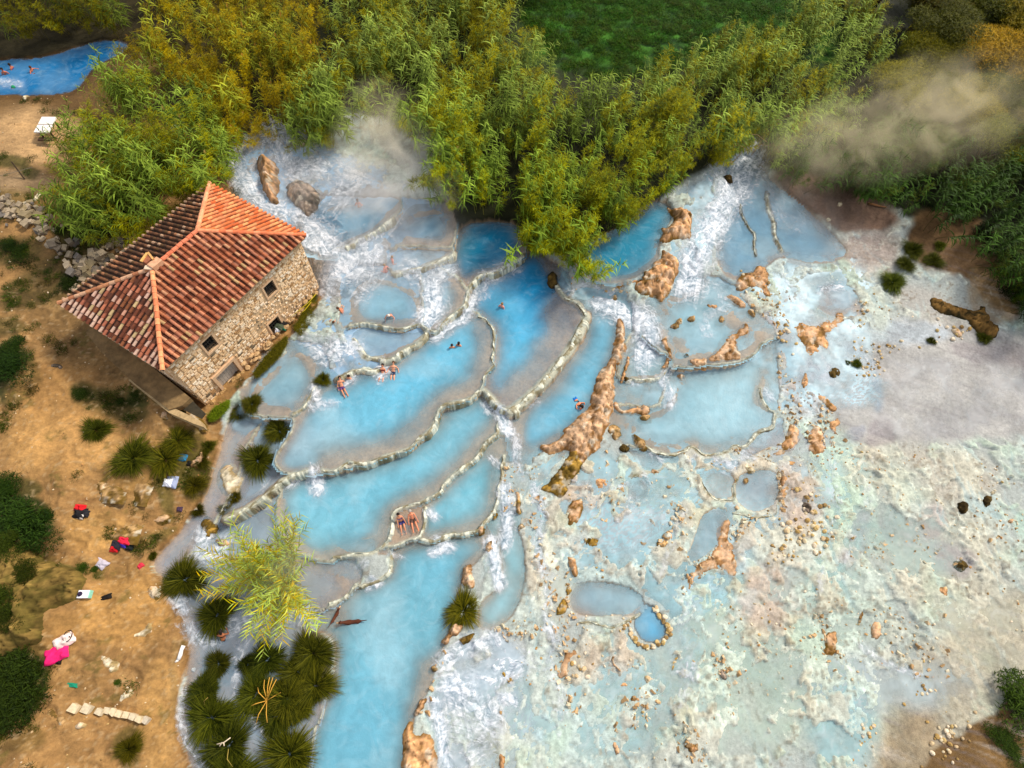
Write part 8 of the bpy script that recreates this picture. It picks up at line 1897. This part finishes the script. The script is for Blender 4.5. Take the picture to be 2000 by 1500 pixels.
# sticks, driftwood, dry blades
def stick(px0, py0, px1, py1, r, col, label, cat='stick', z=.1):
    a = surf(px0, py0); b = surf(px1, py1); m_ = (a + b) / 2; s = MB(); d = b - a; sd = d.cross(V3(0, 0, 1)).normalized()
    s.tube([a - m_ + V3(0, 0, z), V3(0, 0, z * 1.4) + sd * d.length * .06, b - m_ + V3(0, 0, z)], [r, r * .8, r * .5], 6, lin(*col)); o = s.build('stick' if cat == 'stick' else cat.replace(' ', '_'), CLOTH, None, True); o.location = m_; tag(o, label, cat)
stick(1695, 398, 1730, 406, .09, (150, 104, 66), 'curved driftwood branch at the edge of the brown bank', 'driftwood')
stick(1955, 455, 1970, 485, .05, (150, 112, 40), 'yellow dry stick leaning against the dark thicket')
stick(1958, 1440, 1988, 1475, .03, (206, 160, 60), 'straight golden reed stick on the brown soil, lower right')
stick(48, 1032, 36, 1048, .03, (220, 180, 90), 'short pale stick on the shrub above the outcrop')
stick(0, 1430, 30, 1398, .03, (200, 156, 70), 'dry stick over the lowest left shrub')
stick(415, 1362, 409, 1376, .02, (190, 160, 80), 'dry straw on the large island tussock', z=.6)
stick(458, 1460, 466, 1494, .02, (176, 150, 70), 'dry straw on the lowest island tussock', z=.8)
R = random.Random(8)
for k in range(14):
    a_, b_2 = R.uniform(1375, 1480), R.uniform(225, 300); g = ground(a_, b_2 + 30); s = MB(); dx, dy = R.uniform(.3, 1.8), R.uniform(-1.6, .6)
    s.tube([V3(0, 0, 0), V3(dx * .4, dy * .3, 1.6), V3(dx * 1.3, dy * 1.1, 2.6), V3(dx * 2, dy * 2, 2.7)], [.03, .028, .02, .012], 5, lin(*R.choice([(176,140,84),(196,160,110),(150,116,70)])))
    o = s.build('dead_reed', CLOTH, None, True); o.location = g; tag(o, 'bare dead reed stalk fallen over the gap above the right waterfall', 'reed', 'dead reed stalks above the right waterfall')
tubes('dead_plant', [[(0, 0, .5), (math.cos(a) * .5, math.sin(a) * .7, .75 + .1 * math.sin(a * 3)), (math.cos(a) * .75, math.sin(a) * 1.15, .6)] for a in (1.2, 1.5, 1.75, 2.1, 2.6, 3.4, 4.4, 5.2, 0.4)], (214, 160, 60), 'golden dead plant sprawled over the middle island', 'dead plant', surf(527, 1368), .022)
tubes('branch', [[(-.35, -.1, .7), (0, 0, .75), (.3, .25, .8)], [(0, 0, .75), (.05, -.15, .7)], [(-.1, 0, .72), (-.2, -.18, .66)]], (226, 206, 176), 'bleached branch on the dark tussocks low in the left island', 'branch', surf(448, 1448), .03)
# yellow hose on the hedge and clothes drying at the lower window
tubes('hose', [[(-1.0, -1.2, .5), (-.3, -.5, .75), (.2, .3, .7), (.5, 1.2, .6)], [(-.3, -.5, .75), (-.15, -.8, .7), (.1, -.4, .7), (.35, .4, .65)]], (206, 180, 30), 'yellow hose looped over the hedge at the right foot of the house', 'hose', surf(603, 612) + V3(0, 0, .3), .02)
wz_ = W3[2]; wx_ = (W3[0] + W3[1]) / 2
for k, (dx, rgb, lb, ct) in enumerate([(.3, (24, 110, 80), 'green towel on the sill of the lower house window', 'towel'), (.45, (28, 26, 26), 'black garment hanging from the sill of the lower house window', 'clothes'), (-.1, (210, 210, 216), 'pale shirt in the grille of the lower house window', 'clothes'), (.1, (70, 80, 60), 'olive garment on the sill of the lower house window', 'clothes')]):
    o = cloth(600, 640, .28 if k != 2 else .2, rgb, lb, ct, asp=1.2, rot=k, h=.12); p3 = cen2 + u2 * (wx_ + dx) + v2 * (wy0 - .12); o.location = (p3[0], p3[1], wz_ + .05 + .1 * k)

# ================================================================== steam
def steam_mat(name, dens, col):
    m = bpy.data.materials.new(name); m.use_nodes = True; nt = m.node_tree
    for n in list(nt.nodes): nt.nodes.remove(n)
    out = node(nt, 'ShaderNodeOutputMaterial'); v = node(nt, 'ShaderNodeVolumePrincipled'); v.inputs['Color'].default_value = (*col, 1); v.inputs['Anisotropy'].default_value = 0.1
    tc = node(nt, 'ShaderNodeTexCoord'); g = node(nt, 'ShaderNodeNewGeometry')
    ln = node(nt, 'ShaderNodeVectorMath', operation='LENGTH'); nt.links.new(tc.outputs['Object'], ln.inputs[0])
    f = node(nt, 'ShaderNodeMapRange'); f.interpolation_type = 'SMOOTHSTEP'; f.inputs['From Min'].default_value = 1.0; f.inputs['From Max'].default_value = 0.15; f.inputs['To Min'].default_value = 0; f.inputs['To Max'].default_value = 1
    nt.links.new(ln.outputs['Value'], f.inputs[0])
    nz = node(nt, 'ShaderNodeTexNoise', Scale=0.30, Detail=6.0, Roughness=0.62, Distortion=1.6); nt.links.new(g.outputs['Position'], nz.inputs['Vector'])
    r = node(nt, 'ShaderNodeMapRange'); r.inputs['From Min'].default_value = 0.43; r.inputs['From Max'].default_value = 0.66; r.inputs['To Min'].default_value = 0.03; r.inputs['To Max'].default_value = 1.0
    nt.links.new(nz.outputs[0], r.inputs[0])
    mu = node(nt, 'ShaderNodeMath', operation='MULTIPLY'); nt.links.new(f.outputs[0], mu.inputs[0]); nt.links.new(r.outputs[0], mu.inputs[1])
    m2 = node(nt, 'ShaderNodeMath', operation='MULTIPLY'); m2.inputs[1].default_value = dens; nt.links.new(mu.outputs[0], m2.inputs[0]); nt.links.new(m2.outputs[0], v.inputs['Density'])
    nt.links.new(v.outputs[0], out.inputs['Volume']); return m
def steam(px, py, z, rx, ry, rz_, dens, col, rot=0.0):
    s = MB(); s.ell((0, 0, 0), (1, 1, 1), None, 20, 12); o = s.build('steam', steam_mat('steam', dens, col)); o.location = at(px, py, z); o.scale = (rx, ry, rz_); o.rotation_euler = (0, 0, rot); tag(o, kind='stuff')
WS = (0.99, 0.965, 0.94); TS = (0.99, 0.87, 0.60)
steam(770, 340, 5.0, 6.5, 8.0, 3.6, 0.30, WS, 0.3); steam(740, 255, 6.5, 4.5, 6.5, 3.5, 0.24, TS, 0.2); steam(730, 450, 3.6, 9.5, 7.5, 2.6, 0.17, WS); steam(800, 500, 3.4, 6.0, 5.0, 2.2, 0.12, WS); steam(590, 340, 5.0, 7.0, 4.5, 2.6, 0.10, WS); steam(760, 560, 2.8, 6.0, 4.5, 1.8, 0.10, WS)
steam(1600, 290, 5.5, 7.5, 5.5, 3.4, 0.14, TS, 0.3); steam(1700, 260, 7.0, 8.5, 6.0, 3.6, 0.17, TS, 0.4); steam(1830, 215, 8.5, 9.5, 7.0, 4.0, 0.18, TS, 0.3); steam(1930, 185, 9.0, 6.0, 6.0, 4.0, 0.07, TS); steam(1570, 420, 3.0, 8.0, 4.5, 2.0, 0.07, WS, -0.4)
steam(560, 1090, 3.2, 4.2, 3.2, 2.4, 0.14, (0.98, 0.96, 0.90))
